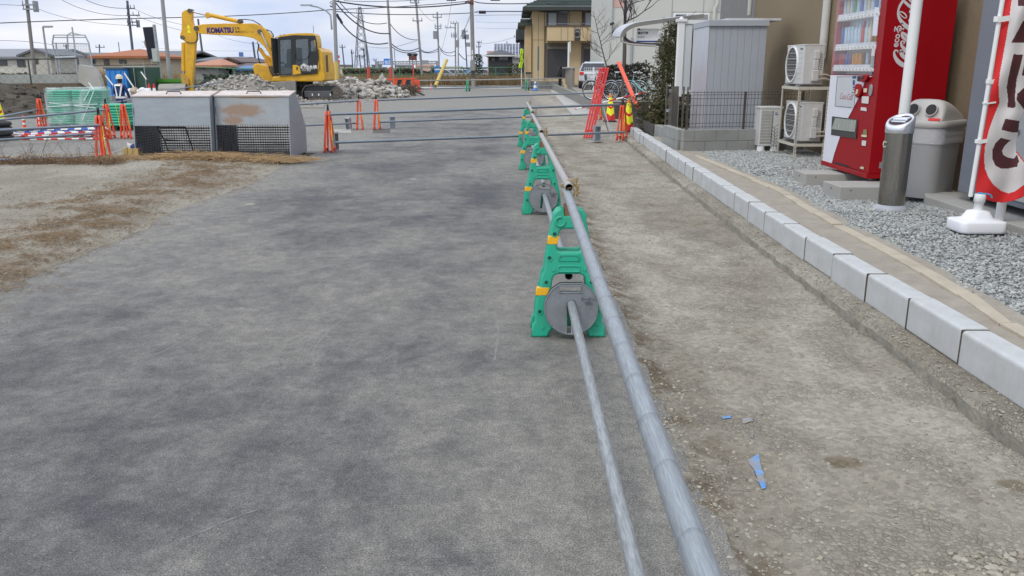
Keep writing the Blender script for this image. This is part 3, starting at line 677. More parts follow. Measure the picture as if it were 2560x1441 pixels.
# scaffold pipes
def pipe(p0, p1, label, r=.0243, m=None, name='scaffold_pipe', group='grey steel scaffold pipes', bands=False, sag=0):
    b = MB(); p0 = Vector(p0); p1 = Vector(p1); d = (p1 - p0).normalized()
    b.hollow(p0, p1, r, r - .003, 28 if bands else 14)
    o = b.build(name, m or M_PIPE); return tag(o, label, 'pipe', group)
def pipe_material():
    m = mat('pipe_steel', (.30, .335, .36), .48, .3, var=.22, vs=14, dirt=(.17, .19, .21), dfac=.8, ds=9, stretch=(26, 1.6, 26))
    nt = m.node_tree; N = nt.nodes.new; L = nt.links.new; b = nt.nodes['Principled BSDF']
    src = b.inputs['Base Color'].links[0].from_socket
    tc = N('ShaderNodeTexCoord'); wv = N('ShaderNodeTexWave'); wv.bands_direction = 'Y'; wv.wave_profile = 'SAW'; wv.inputs['Scale'].default_value = 1.4; wv.inputs['Distortion'].default_value = 1.6; wv.inputs['Detail'].default_value = 3; wv.inputs['Detail Scale'].default_value = 9
    L(tc.outputs['Object'], wv.inputs['Vector'])
    rp = N('ShaderNodeValToRGB'); e = rp.color_ramp.elements; e[0].position = .0; e[0].color = (0, 0, 0, 1); e[1].position = 1; e[1].color = (.7, .7, .7, 1)
    x = e.new(.86); x.color = (0, 0, 0, 1); L(wv.outputs['Fac'], rp.inputs[0])
    n = N('ShaderNodeTexNoise'); n.inputs['Scale'].default_value = 70; n.inputs['Detail'].default_value = 4; L(tc.outputs['Object'], n.inputs['Vector'])
    mu = N('ShaderNodeMath'); mu.operation = 'MULTIPLY'; L(rp.outputs[0], mu.inputs[0]); L(n.outputs['Fac'], mu.inputs[1])
    mx = N('ShaderNodeMixRGB'); L(mu.outputs[0], mx.inputs[0]); L(src, mx.inputs[1]); mx.inputs[2].default_value = (.08, .095, .11, 1); L(mx.outputs[0], b.inputs['Base Color'])
    return m
M_PIPE = pipe_material()
M_PIPE2 = mat('pipe_weathered', (.36, .365, .355), .52, .3, var=.2, vs=9, dirt=(.30, .25, .22), dfac=.7, ds=7, stretch=(12, 3, 12))
M_PIPED = mat('pipe_dark', (.21, .25, .29), .42, .5, var=.12, vs=6)
pipe((.262, .10, ZT - .012), (.318, 4.86, ZT - .012), 'top pipe nearest the camera, running out of the bottom of the picture', bands=True)
pipe((.325, 4.72, ZT + .026), (.312, 9.16, ZT - .008), 'second top pipe, its open end showing above the nearest green barricade', bands=True, m=M_PIPE2)
pipe((.318, 9.05, ZT + .022), (.312, 13.3, ZT - .01), 'third top pipe between the second and third green barricades', m=M_PIPE2)
pipe((.318, 13.1, ZT + .02), (.305, 17.35, ZT + .0), 'last top pipe of the row, its far end clamped on the farthest green barricade', m=M_PIPE2)
pipe((.335, .5, .215), (.347, 4.78, .215), 'low pipe nearest the camera, passing through the first weight plate', bands=True, m=mat('pipe_scratched', (.34, .365, .375), .5, .3, var=.3, vs=16, dirt=(.15, .165, .175), dfac=.9, ds=10, stretch=(14, 1.2, 14)))
pipe((.345, 4.90, .33), (.352, 9.0, .215), 'second low pipe between the first and second green barricades', bands=True)
pipe((.352, 9.2, .30), (.352, 13.12, .215), 'third low pipe between the second and third green barricades')
pipe((.352, 13.3, .28), (.352, 17.1, .215), 'last low pipe of the row before the farthest green barricade')
# orange barricades across the road
orb = make_barricade('barricade', 'x', False)
pipe_clamp(orb, ZT - .012, 0).data.materials[0] = M_BLACK
for c_ in orb.children:
    if c_.name.startswith('clamp_base'): c_.data.materials[0] = M_BLACK
OB = [((822, 382), 0, 'orange barricade seen edge-on right of the steel bins, nearest of those on the road', 92), ((1556, 352), 0, 'orange barricade with a yellow strip beside the near end of the kerb', 68),
      ((898, 325), 0, 'left one of the two orange barricades standing close together on the road', 97), ((941, 325), 0, 'right one of the two orange barricades standing close together on the road', 95), ((1497, 300), 0, 'faded orange barricade behind the leaning red stack', 75),
      ((252, 402), 0, 'orange barricade at the verge, left of the wooden box', 101), ((268, 348), 0, 'orange barricade in front of the left end of the green stack', 99), ((310, 348), 0, 'orange barricade close beside the left steel bin', 126), ((100, 320), 0, 'orange barricade far left in front of the dark earth heap', 130), ((1040, 222), 0, '', 0)]
OB = OB[:9]; obp = []
for i, (p, z, lab, rz) in enumerate(OB):
    q = gp(*p); q.y += .12; obp.append(q); place(orb, i > 0, (q.x, q.y, 0), R(rz), lab, 'orange barricades').scale = (.92, .78, 1)
def pz(px, py, Y): return tuple(dp(px, py, Y))
H = 'dark grey pipe'
pipe(pz(815, 287, 15.95), pz(1548, 262, 18.5), 'dark pipe across the road on top of the nearest orange barricades', m=M_PIPED)
pipe(pz(838, 357, 15.9), pz(1562, 331, 18.45), 'low dark pipe crossing the road behind the green row', m=M_PIPED)
pipe(pz(943, 251, 22.1), pz(1500, 232, 26.0), 'farther top pipe crossing the road towards the red stack', m=M_PIPED)
pipe(pz(945, 306, 22.05), pz(1496, 286, 26.0), 'farther low pipe crossing the road through the upright bracket', m=M_PIPED)
pipe(pz(744, 262, 20.4), pz(898, 252, 22.0), 'top pipe running left from the twin orange barricades behind the bins', m=M_PIPED)
pipe(pz(748, 315, 20.4), pz(895, 308, 22.0), 'low pipe running left from the twin orange barricades behind the bins', m=M_PIPED)
pipe(pz(-40, 328, 13.2), pz(247, 314, 14.5), 'thick near pipe at the far left on the verge barricade', m=M_PIPED)
pipe(pz(-40, 402, 13.2), pz(236, 392, 14.5), 'lowest pipe at the far left above the dead weeds', m=M_PIPED)
pipe(pz(-40, 304, 17.0), pz(262, 275, 19.0), 'middle pipe at the far left crossing the wrapped stack', m=M_PIPED)
pipe(pz(-40, 353, 17.0), pz(262, 333, 19.0), 'low middle pipe at the far left over the striped poles', m=M_PIPED)
pipe(pz(-40, 300, 20.0), pz(100, 274, 22.8), 'thin pipe at the far left in front of the dark earth heap', m=M_PIPED)
pipe(pz(96, 276, 22.8), pz(252, 262, 27.0), 'thin pipe running behind the wrapped stack', m=M_PIPED)
pipe(pz(246, 264, 26.0), pz(336, 248, 29.0), 'thin pipe passing in front of the worker', m=M_PIPED)
pipe(pz(336, 240, 33.0), pz(560, 205, 38.0), 'thin sloping pipe in front of the green container', m=M_PIPED)
# upright steel brackets that hold the low pipes
def bracket(px, py, lab, h=.27, rz=0, tilt=0, base=True):
    q = gp(px, py); t = thing('pipe_bracket', lab, 'bracket', (q.x, q.y, 0), R(rz), 'upright pipe brackets')
    b = MB(); b.bx(-.07, -.055, -.05, .05, .02, h); b.bx(.055, .07, -.05, .05, .02, h); b.bx(-.055, .055, .035, .05, .02, h)
    b.bx(-.06, .06, -.05, .035, h - .03, h - .012); b.build('channel', M_GALV, t, bevel=.003)
    if base: c = MB(); c.bx(-.11, .11, -.09, .09, 0, .018); c.build('base_plate', M_GALV_T, t)
    t.rotation_euler = (R(tilt), 0, R(rz)); return t
bracket(838, 378, 'upright steel bracket beside the nearest orange barricade', .36, 70)
bracket(1492, 352, 'upright galvanised bracket holding the low pipe near the kerb', .33, 20)
bracket(982, 321, 'short pale bracket on the low pipe right of the twin orange barricades', .32, 10)
bracket(873, 324, 'tilted pale bracket left of the twin orange barricades', .32, -15, 12)
bracket(1268 - 1060, 345, 'small white weight block over the striped poles', .2, 0)
# ------------------------------------------------------------------ right side: wall, drink machine, bins, flag, air conditioners
XW = 5.0
M_STUCCO = mat('tan_stucco', (.235, .185, .115), .95, var=.10, vs=14, bump=.6, bs=150)
M_BRED = mat('machine_red', (.31, .003, .008), .42, var=.05, vs=4, spec=.22)
M_MWHITE = mat('machine_white', (.72, .74, .80), .35, var=.02)
M_LOGO = mat('logo_white', (.62, .60, .62), .45, var=.03)
b = thing('shop_building', 'tan stucco wall of the shop behind the vending machines', 'building')
w = MB(); w.bx(XW, XW + 6, 2.0, 18.0, -.1, 5.2); w.build('stucco_wall', M_STUCCO, b)
w = MB(); w.bx(XW + .12, XW + 6, 18.0, 21.5, 2.55, 5.2); w.bx(XW + .7, XW + 6, 18.0, 21.5, -.1, 2.55); w.build('grey_wing', mat('grey_stucco', (.20, .20, .195), .9, bump=.3, bs=120), b)
w = MB(); w.path([(XW - .02 - .03, 18.3, 5.0), (XW - .05, 18.3, 3.6), (XW - .05, 18.15, 3.45), (XW - .1, 18.05, 3.35), (XW - .1, 18.05, 2.6)], .045, 10); w.build('drainpipe', mat('pale_pipe', (.42, .43, .40), .6), b)
w = MB(); w.tube((XW - .07, 13.72, 1.7), (XW - .07, 13.72, 5), .062, n=16); w.tube((XW - .07, 13.72, 3.2), (XW - .07, 13.72, 3.24), .072, n=16); w.build('drainpipe', mat('cream_pipe', (.52, .53, .50), .5, var=.05), b)
w = MB(); w.tube((XW - .03, 11.25, .2), (XW - .03, 11.25, 5), .028, n=10); w.build('conduit', mat('cream_pipe', (.5, .5, .48), .5), b)

# --- red drink vending machine
X0, Y0, Y1, ZB, ZTOP, XB = 4.09, 9.57, 11.02, .32, 2.42, 4.86
vm = thing('vending_machine', 'red and white drink vending machine with script lettering on its side', 'vending machine')
FM = lambda off=0.: basis((X0 - off, 0, 0), (0, -1, 0), (0, 0, 1))
def q4(x, y): p = xp(2060 + x / 5.54, y / 5.54, X0); return (-p.y, p.z)
def q5(x, y): p = xp(2060 + x / 4.805, 150 + y / 4.805, X0); return (-p.y, p.z)
c = MB()
# body: side walls, back, base; front has the display recess cut out
wl, wr, wb, wt = Y0 + .155, Y1 - .06, 1.475, 2.36
c.bx(X0 + .001, XB, Y0, wl, ZB + .06, ZTOP); c.bx(X0 + .001, XB, wr, Y1, ZB + .06, ZTOP); c.bx(X0 + .16, XB - .002, wl, wr, ZB + .062, ZTOP - .002); c.bx(X0 + .002, X0 + .16, wl, wr, ZB + .062, wb - .005); c.bx(X0 + .002, X0 + .16, wl, wr, wt, ZTOP - .001)
c.build('cabinet', M_BRED, vm)
c = MB(); c.bx(X0 - .02, XB, Y0 - .006, Y1, ZB, ZB + .056); c.build('base_bar', M_BRED, vm, bevel=.006)
for yy in (Y0 + .13, Y1 - .13):
    for xx in (X0 + .1, XB - .1): c = MB(); c.tube((xx, yy, .29), (xx, yy, ZB), .014, n=8); c.tube((xx, yy, .288), (xx, yy, .30), .03, n=10); c.build('levelling_foot', M_GALV_T, vm)
c = MB(); c.bx(X0 + .158, X0 + .1595, wl + .002, wr - .002, wb, wt - .002); c.build('display_backing', mat('display_back', (.62, .68, .74), .5, var=.15, vs=3), vm)
# shelves with rows of buttons and bottles
M_BTN = mat('button_white', (.70, .71, .70), .35, var=.05)
pal = [mat('drink_' + n_, c_, .3, var=.2, vs=30) for n_, c_ in (('blue', (.04, .12, .40)), ('red', (.45, .03, .03)), ('brown', (.16, .07, .03)), ('clear', (.45, .60, .72)), ('orange', (.65, .30, .04)), ('cream', (.62, .56, .42)), ('purple', (.16, .08, .25)), ('green', (.08, .28, .12)))]
rowz = []
for (a, bb, zb_) in (((2091, 50), (2175, 37), 0), ((2083, 123), (2172, 117), 0), ((2079, 174), (2166, 173), 0)):
    rowz.append(xp(*bb, X0).z)
rr_ = random.Random(4)
for k, z in enumerate(rowz):
    z = [1.985, 1.71, 1.50][k] if False else z
    s = MB(); s.bx(X0 - .006, X0 + .15, wl + .003, wr - .003, z - .028, z + .016); s.build('shelf', M_BTN, vm, bevel=.004)
    s = MB(); s.bx(X0 - .004, X0 + .004, wl + .02, wr - .02, z + .0165, z + .05); s.build('price_strip', mat('price_strip', (.60, .62, .66), .5, var=.5, vs=40), vm)
    for i in range(12):
        yy = wl + .055 + i * (wr - wl - .11) / 11
        s = MB(); s.tube((X0 - .0065, yy, z - .006), (X0 - .012, yy, z - .006), .021, n=14); s.tube((X0 - .0122, yy, z - .004), (X0 - .0135, yy, z - .004), .009, n=10, mi=1); s.build('button', [M_BTN, mat('button_dark', (.05, .06, .05), .4)], vm)
        hgt = [.30, .25, .165][k]; small = (k == 2 and i > 2) or (k == 1 and i > 7)
        cmat = pal[[3, 3, 0, 3, 5, 3, 0, 3, 7, 3, 5, 3][i] if k == 0 else ([0, 3, 3, 3, 3, 3, 1, 3, 5, 2, 4, 2][11 - i] if k == 1 else [1, 1, 0, 6, 4, 4, 4, 2, 3, 2, 2, 1][11 - i])]
        s = MB(); hh = hgt * (.8 if small else 1)
        if small: s.lathe([(.024, 0), (.029, .006), (.029, hh - .012), (.024, hh)], 14, (X0 + .075, yy, z + .052))
        else: s.lathe([(.026, 0), (.03, .012), (.029, hh * .3), (.031, hh * .62), (.014, hh * .86), (.013, hh * .95), (.015, hh * .955), (.015, hh)], 14, (X0 + .075, yy, z + .052))
        s.build('display_bottle', cmat, vm)
gl = bpy.data.materials.new('display_glass'); gl.use_nodes = True; g_ = gl.node_tree.nodes['Principled BSDF']; g_.inputs['Base Color'].default_value = (.9, .95, 1, 1); g_.inputs['Roughness'].default_value = .02; g_.inputs['Alpha'].default_value = .10; g_.inputs['Specular IOR Level'].default_value = 1.0
s = MB(); s.bx(X0 - .022, X0 - .018, wl - .004, wr + .004, wb - .002, wt + .01); s.build('display_window', gl, vm)
def fpoly(name, pts, mt, off, th=.006, parent=vm, bev=0, r=0):
    if r: pts = round_poly(pts, r)
    return plate(name, [pts], th, mt, parent, FM(off), bev)
wp = [(-Y1 + .012, wb - .012), (-wl + .01, wb - .012), q5(505, 230), q5(440, 420), q5(300, 690), q5(195, 930), q5(130, 1120), q5(98, 1244), (-Y1 + .012, q5(5, 1232)[1])]
fpoly('white_panel', wp, M_MWHITE, .004)
fpoly('poster_frame', [q5(168, 200), q5(358, 200), q5(330, 576), q5(140, 556)], mat('dark_frame', (.12, .11, .12), .4), .009, .006)
fpoly('poster', [q5(178, 208), q5(400, 206), q5(372, 574), q5(150, 552)], mat('poster_white', (.55, .57, .60), .3, var=.05), .0135, .003)
M_PRED = mat('poster_red', (.35, .10, .10), .5)
cx_, cz_ = q5(200, 470)
text('script_lettering', 'Coca-Cola', .105, M_PRED, vm, FM(.0155) @ Matrix.Translation((cx_, cz_, 0)), .001, sx=.88, shear=.35)
M_NAVY = mat('navy_print', (.02, .06, .22), .5)
fpoly('label', [q5(360, 195), q5(404, 193), q5(400, 224), q5(357, 227)], M_NAVY, .0165, .002)
for i, (a, z1, z2) in enumerate(((362, 245, 305), (362, 320, 336), (360, 350, 358), (352, 388, 398), (350, 420, 427))):
    w_ = [24, 22, 28, 24, 26][i]; fpoly('print', [q5(a, z1), q5(a + w_, z1), q5(a + w_, z2), q5(a, z2)], M_NAVY, .0168, .001)
fpoly('display_screen', [q5(416, 194), q5(476, 197), q5(470, 260), q5(412, 256)], M_BLACK, .012, .006)
# red moulded coin housing
fpoly('coin_housing', smooth_pts([q5(480, 190), q5(540, 165), q5(562, 190), q5(540, 250), q5(500, 275), q5(468, 255)], 2), M_BRED, .022, .03, bev=.008)
fpoly('coin_slot', smooth_pts([q5(490, 205), q5(525, 195), q5(520, 225), q5(490, 240)], 2), M_BLACK, .039, .004)
fpoly('note_housing', smooth_pts([q5(430, 280), q5(470, 300), q5(470, 420), q5(425, 470), q5(395, 400), q5(402, 310)], 2), M_BRED, .022, .03, bev=.008)
fpoly('note_slot', [q5(428, 355), q5(448, 355), q5(444, 405), q5(416, 420)], mat('cream_plastic', (.62, .55, .36), .5), .039, .004)
fpoly('lock_plate', smooth_pts([q5(560, 300), q5(580, 290), q5(592, 320), q5(582, 420), q5(562, 442), q5(545, 420)], 2), M_GALV_T, .008, .014, bev=.003)
M_STK = mat('sticker', (.68, .66, .64), .5, var=.06); M_STK2 = mat('cream_sticker', (.70, .63, .45), .5)
for pts, mt in (([(482, 343), (522, 343), (518, 392), (480, 390)], M_STK2), ([(462, 438), (545, 440), (538, 528), (458, 520)], M_STK), ([(450, 568), (512, 575), (518, 618), (445, 606)], M_STK), ([(462, 968), (512, 972), (505, 1036), (458, 1028)], M_STK), ([(442, 1282), (482, 1288), (480, 1316), (440, 1308)], M_STK2)):
    fpoly('sticker', [q5(*p) for p in pts], mt, .005, .003)
fpoly('coin_return', round_poly([q5(482, 835), q5(520, 838), q5(520, 920), q5(470, 915)], .012), mat('olive', (.22, .20, .08), .6), .006, .004)
fpoly('coin_tray', [q5(470, 900), q5(522, 908), q5(522, 930), q5(468, 922)], M_STK2, .014, .014)
# pick-up port
fpoly('port_frame', [q5(105, 678), q5(408, 716), q5(392, 948), q5(92, 902)], mat('port_dark', (.045, .047, .045), .5), .006, .008)
fpoly('port_flap', [q5(150, 700), q5(396, 726), q5(386, 868), q5(104, 832)], mat('port_flap', (.34, .37, .33), .25, var=.15, vs=8), .013, .008)
fpoly('grille_opening', smooth_pts([q5(70, 1246), q5(140, 1228), q5(262, 1258), q5(330, 1300), q5(400, 1345), (q5(420, 1345)[0] - .02, ZB + .062), (q5(98, 1246)[0], ZB + .062)], 1), M_BLACK, .0062, .003)
fpoly('long_label', round_poly([q4(710, 100), q4(775, 105), q4(740, 500), q4(675, 500)], .01), M_MWHITE, .005, .004)
fpoly('side_label', [q4(675, 640), q4(720, 640), q4(706, 780), q4(660, 780)], M_STK, .005, .004); fpoly('side_label', [q4(662, 782), q4(705, 782), q4(695, 942), q4(645, 942)], M_GALV_T, .005, .004)
# lettering on the side panel that faces the camera
SM = lambda off=0.: basis((0, Y0 - off, 0), (1, 0, 0), (0, 0, 1))
def qs(x, y): p = dp(2200 + x / 8.007, y / 8.007, Y0); return (p.x, p.z)
u8 = 9.35 / 2080 / 8.007
def ST(pts, w): return ([qs(*p) for p in pts], [a * u8 for a in w] if isinstance(w, list) else w * u8)
logo = [ST([(345, 1050), (362, 1030), (335, 1008), (300, 1008), (279, 1050), (287, 1115), (325, 1195), (385, 1260), (465, 1312), (560, 1330), (650, 1312), (720, 1250)], [16, 12, 12, 14, 18, 26, 36, 44, 44, 34, 22, 10]),
        ST([(400, 1060), (395, 1010), (430, 1000), (500, 1035), (570, 1085), (610, 1150), (595, 1190), (540, 1185), (470, 1140), (410, 1070), (398, 1020)], [13, 10, 10, 11, 13, 17, 22, 32, 40, 30, 12]),
        ST([(440, 1068), (480, 1060), (500, 1020), (495, 985)], [10, 10, 12, 14]),
        ST([(465, 880), (492, 862), (480, 832), (440, 822), (415, 860), (430, 925), (490, 985), (560, 1030), (610, 1020), (632, 980), (610, 930)], [12, 12, 11, 12, 18, 26, 30, 24, 18, 16, 16]),
        ST([(440, 640), (432, 690), (450, 745), (520, 810), (590, 860), (630, 880), (625, 900)], [12, 22, 28, 26, 22, 18, 14]),
        ST([(445, 645), (500, 690), (560, 745), (630, 790), (660, 750), (650, 700), (600, 645), (560, 640)], [12, 26, 30, 24, 20, 18, 16, 10]),
        ST([(520, 730), (560, 790), (620, 830)], [10, 14, 16]),
        ST([(452, 572), (475, 590)], 17), ST([(448, 582), (482, 578)], 14),
        ST([(455, 30), (400, 110), (368, 190), (355, 280), (385, 380), (450, 465), (540, 545), (630, 600), (720, 600), (780, 560)], [26, 24, 18, 20, 28, 36, 42, 38, 30, 14]),
        ST([(372, 250), (420, 235), (490, 270), (532, 330), (520, 368), (470, 360), (400, 290), (375, 250)], [10, 12, 13, 12, 10, 10, 10, 10]),
        ST([(430, -30), (500, 50), (590, 130), (680, 190), (750, 200)], [20, 24, 30, 26, 16]), ST([(560, -30), (620, 40), (700, 110), (760, 150)], [16, 16, 22, 20]), ST([(640, -40), (700, 30), (780, 90)], [14, 20, 20]),
        ST([(600, 260), (590, 215), (640, 205), (700, 235), (690, 262), (650, 250), (640, 290), (700, 330), (760, 340)], [16, 12, 12, 12, 10, 12, 20, 26, 22]),
        ST([(620, 470), (578, 420), (590, 380), (640, 378), (710, 420), (740, 460)], [26, 20, 12, 12, 14, 14]), ST([(600, 440), (650, 490), (710, 520), (760, 500)], [20, 30, 26, 18])]
strokes('script_lettering', logo, M_LOGO, vm, SM(.0012), .0015)
xa, za = qs(352, 955)
text('side_lettering', 'ecoる,', .098, M_LOGO, vm, basis((xa, Y0 - .0025, za), (.075, 0, 1), (-1, 0, .075)), .002, bold=.0022)
c = MB(); c.bx(X0 + .115, X0 + .19, Y0 - .003, Y0 + .001, ZB + .12, ZB + .19); c.build('sticker', M_GALV_T, vm)
rebase(vm, (X0 + .35, (Y0 + Y1) / 2, .29))
# concrete pads under it
def conc_block(x0, x1, y0, y1, lab):
    t = MB(); t.bx(x0, x1, y0, y1, .08, .288); t.tube((x0 + .12, y0 + .004, .25), (x0 + .12, y0 - .0015, .25), .008, n=10, mi=1); t.tube((x0 - .0015, (y0 + y1) / 2, .24), (x0 + .004, (y0 + y1) / 2, .24), .012, n=10, mi=1)
    return tag(t.build('concrete_block', [M_CONC, M_BLACK], bevel=.006), lab, 'block', 'concrete blocks under the vending machine')
conc_block(3.60, 4.95, 9.0, 9.75, 'nearer grey concrete block under the red machine') if False else None
conc_block(3.60, 4.5, 9.10, 9.62, 'nearer concrete block under the front corner of the red machine')
conc_block(3.62, 4.5, 10.25, 10.72, 'farther concrete block under the far corner of the red machine')
# --- grey vending machine beside it, mostly out of the picture
X2 = 4.52
gm = thing('vending_machine', 'plain grey machine at the right edge behind the flag', 'vending machine')
M_GREYM = mat('machine_grey', (.17, .19, .225), .45, var=.08, vs=3, stretch=(1, 1, 4))
c = MB(); c.bx(X2, XW - .02, 6.75, 8.42, .34, 2.5); c.build('cabinet', M_GREYM, gm, bevel=.012)
c = MB(); c.bx(X2 - .012, X2 - .001, 6.8, 7.62, .4, 1.24); c.build('front_panel', mat('panel_light', (.42, .44, .44), .4), gm, bevel=.004)
c = MB(); c.bx(X2 - .014, X2 - .001, 6.8, 7.60, 1.27, 1.33); c.build('button_strip', M_BTN, gm, bevel=.004)
c = MB(); c.bx(X2 - .01, X2 - .001, 6.8, 7.60, 1.36, 1.9); c.build('green_panel', mat('green_panel', (.03, .22, .12), .4), gm)
c = MB(); c.tube((X2 - .012, 7.52, 1.0), (X2 - .03, 7.52, 1.0), .03, n=16); c.build('lock', M_GALV_T, gm)
for x, y in ((4.62, 6.9), (4.62, 8.3), (4.9, 6.9), (4.9, 8.3)): c = MB(); c.tube((x, y, .27), (x, y, .34), .025, n=8); c.build('levelling_foot', M_BLACK, gm)
rebase(gm, (4.75, 7.6, .27))
sl = MB(); sl.prism([(4.25, 6.2), (4.95, 6.2), (4.95, 8.9), (4.45, 8.95), (4.3, 8.6)], .16, .262, 'xy'); sl.box((4.3, 7.35, .225), (.3, .5, .07), (0, 0, .2)); tag(sl.build('concrete_slab', M_CONC, bevel=.008), 'flat concrete slab under the grey machine', 'slab')
# --- ash bin
ab = thing('ash_bin', 'round brushed steel smoking bin with slanted top', 'bin', (3.735, 8.14, .2))
ab.scale = (.78, .78, 1.09)
M_STEEL = mat('brushed_steel', (.30, .29, .26), .27, .95, var=.08, vs=5, stretch=(1, 1, .3))
M_ALU = mat('bright_aluminium', (.72, .75, .80), .28, .85, var=.04)
c = MB(); c.lathe([(.158, .045), (.158, .70)], 40); c.build('body', M_STEEL, ab)
c = MB(); c.lathe([(.215, 0), (.215, .012), (.20, .03), (.158, .048)], 40); c.build('base_ring', mat('base_grey', (.36, .38, .42), .5, var=.1), ab)
c = MB(); n_ = 40; dirv = Vector((-.80, -.60, 0))   # low side faces the road
def slz(x, y, r=.16): return .80 + .055 * (Vector((x, y, 0)).dot(-dirv) / r)
vs = []
for (r, zf) in ((.162, lambda x, y: .685), (.166, lambda x, y: .69), (.166, lambda x, y: slz(x, y) - .018), (.155, lambda x, y: slz(x, y)), (.128, lambda x, y: slz(x, y)), (.122, lambda x, y: slz(x, y) - .012)):
    for k in range(n_): t = 2 * PI * k / n_; x, y = r * math.cos(t), r * math.sin(t); vs.append((x, y, zf(x, y)))
c.add(vs, [(i * n_ + k, i * n_ + (k + 1) % n_, (i + 1) * n_ + (k + 1) % n_, (i + 1) * n_ + k) for i in range(5) for k in range(n_)], True); c.build('rim', M_ALU, ab)
c = MB(); vs = [(.123 * math.cos(2 * PI * k / n_), .123 * math.sin(2 * PI * k / n_), 0) for k in range(n_)]; vs = [(x, y, slz(x, y) - .012) for x, y, _ in vs]; c.add(vs, [list(range(n_))])
c.build('tray', mat('ash_dark', (.05, .02, .02), .6, var=.3), ab)
c = MB(); 
for w_ in (-.045, .0, .045): a = Vector((-dirv.y, dirv.x, 0)); p = dirv * w_; q = a * .09; p0 = p - q; p1 = p + q; c.tube((p0.x, p0.y, slz(p0.x, p0.y) - .004), (p1.x, p1.y, slz(p1.x, p1.y) - .004), .009 if w_ else .02, n=8)
c.build('grid', M_ALU, ab)
c = MB()
for s_ in (-1, 1):
    c.path([(s_ * .155, -.02, .60), (s_ * .185, -.02, .61), (s_ * .192, -.02, .585), (s_ * .185, -.02, .56), (s_ * .158, -.02, .565)], .006, 8)
c.build('lug', mat('cream_plastic2', (.6, .58, .5), .5), ab)
# --- round-cornered waste bin with hooded lid
wbn = thing('recycling_bin', 'large light grey bottle bin with a hooded two-hole lid and clear liner', 'bin', (4.52, 9.10, .2))
def rsec(w, d, z, r=.1, n=5, cx=0, cy=0): return [(x + cx, y + cy, z) for x, y in rrect(-w / 2, w / 2, -d / 2, d / 2, r, n)]
def loft(mb, secs, caps=True, mi=0):
    n = len(secs[0]); vs = [p for s in secs for p in s]; mb.add(vs, [(i * n + k, i * n + (k + 1) % n, (i + 1) * n + (k + 1) % n, (i + 1) * n + k) for i in range(len(secs) - 1) for k in range(n)], True, mi)
    if caps: mb.add(secs[0][::-1], [list(range(n))], False, mi); mb.add(secs[-1], [list(range(n))], False, mi)
M_BINB = mat('bin_grey', (.36, .365, .37), .55, var=.04, vs=3, dirt=(.30, .28, .27), dfac=.4); M_BINL = mat('bin_lid', (.50, .485, .46), .5, var=.03, dirt=(.4, .38, .35), dfac=.3)
BD, BW_ = .50, .64
c = MB(); loft(c, [rsec(BW_ - .08, BD - .06, 0, .12), rsec(BW_ - .07, BD - .05, .02, .12), rsec(BW_ - .02, BD - .01, .74, .12)]); c.build('body', M_BINB, wbn)
ln = MB(); k_ = 60
secs = []
for j in range(14):
    z = .755 - j * .0135; base = rsec(BW_ + .004, BD + .018, z, .125, 14); secs.append([(x * (1 + .010 * math.sin(i * 1.1 + j * .9) * math.sin(j * .8 + i * .23)), y * (1 + .012 * math.sin(i * .9 - j * 1.2)), zz) for i, (x, y, zz) in enumerate(base)])
loft(ln, secs, False)
lin = bpy.data.materials.new('clear_liner'); lin.use_nodes = True; g_ = lin.node_tree.nodes['Principled BSDF']; g_.inputs['Base Color'].default_value = (.78, .78, .80, 1); g_.inputs['Roughness'].default_value = .25; g_.inputs['Alpha'].default_value = .5
ln.build('liner', lin, wbn)
c = MB(); loft(c, [rsec(BW_ + .03, BD + .03, .745, .13), rsec(BW_ + .05, BD + .05, .76, .13), rsec(BW_ + .05, BD + .05, .80, .13), rsec(BW_ + .03, BD + .03, .815, .13)])
# hood: long rounded dome along Y, sloping face to the road (−x)
HN = 16; secs = []
for j in range(15):
    t = j / 14; x = -.29 + .60 * t
    hz = .81 + (.225 * min(1, (t / .16)) ** 1.0 if t < .16 else .225 * (1 - ((t - .16) / .84) ** 2.2 * .72))
    hw = .235 * (1 - .15 * t) ; sec = []
    for k in range(HN + 1): a = PI * k / HN; sec.append((x, -hw * math.copysign(abs(math.cos(a)) ** .55, math.cos(a)), .80 + (hz - .80) * math.sin(a) ** .55))
    secs.append(sec)
m_ = HN + 1; vs = [p for s in secs for p in s]; c.add(vs, [(i * m_ + k, i * m_ + k + 1, (i + 1) * m_ + k + 1, (i + 1) * m_ + k) for i in range(14) for k in range(HN)], True); c.add(secs[0], [list(range(m_))]); c.add(secs[-1][::-1], [list(range(m_))])
c.build('lid', M_BINL, wbn)
for yy in (-.10, .10):
    nrm = Vector((-.92, 0, .39)); p = Vector((-.265, yy, .925)); c = MB(); c.tube(p - nrm * .02, p + nrm * .013, .066, n=26); c.build('hole_rim', M_BINL, wbn); c = MB(); c.tube(p + nrm * .0128, p + nrm * .0145, .058, n=26); c.build('hole', M_BLACK, wbn)
c = MB(); c.box((-.305, -.16, .832), (.004, .13, .03), (0, R(35), 0)); c.build('red_label', M_RED, wbn)
wbn.rotation_euler = (0, 0, R(38)); wbn.scale = (.95, .95, 1.0)
# --- white posts
c = MB(); c.tube((3.98, 8.62, .1), (3.98, 8.62, 4.2), .052, n=20); tag(c.build('white_post', M_WHITE), 'tall white round post rising behind the steel smoking bin', 'post', 'white posts')
c = MB(); c.tube((4.27, 7.2, .15), (4.27, 7.2, 3.6), .038, n=20); tag(c.build('white_post', M_WHITE), 'white post standing behind the flag at the right edge', 'post', 'white posts')
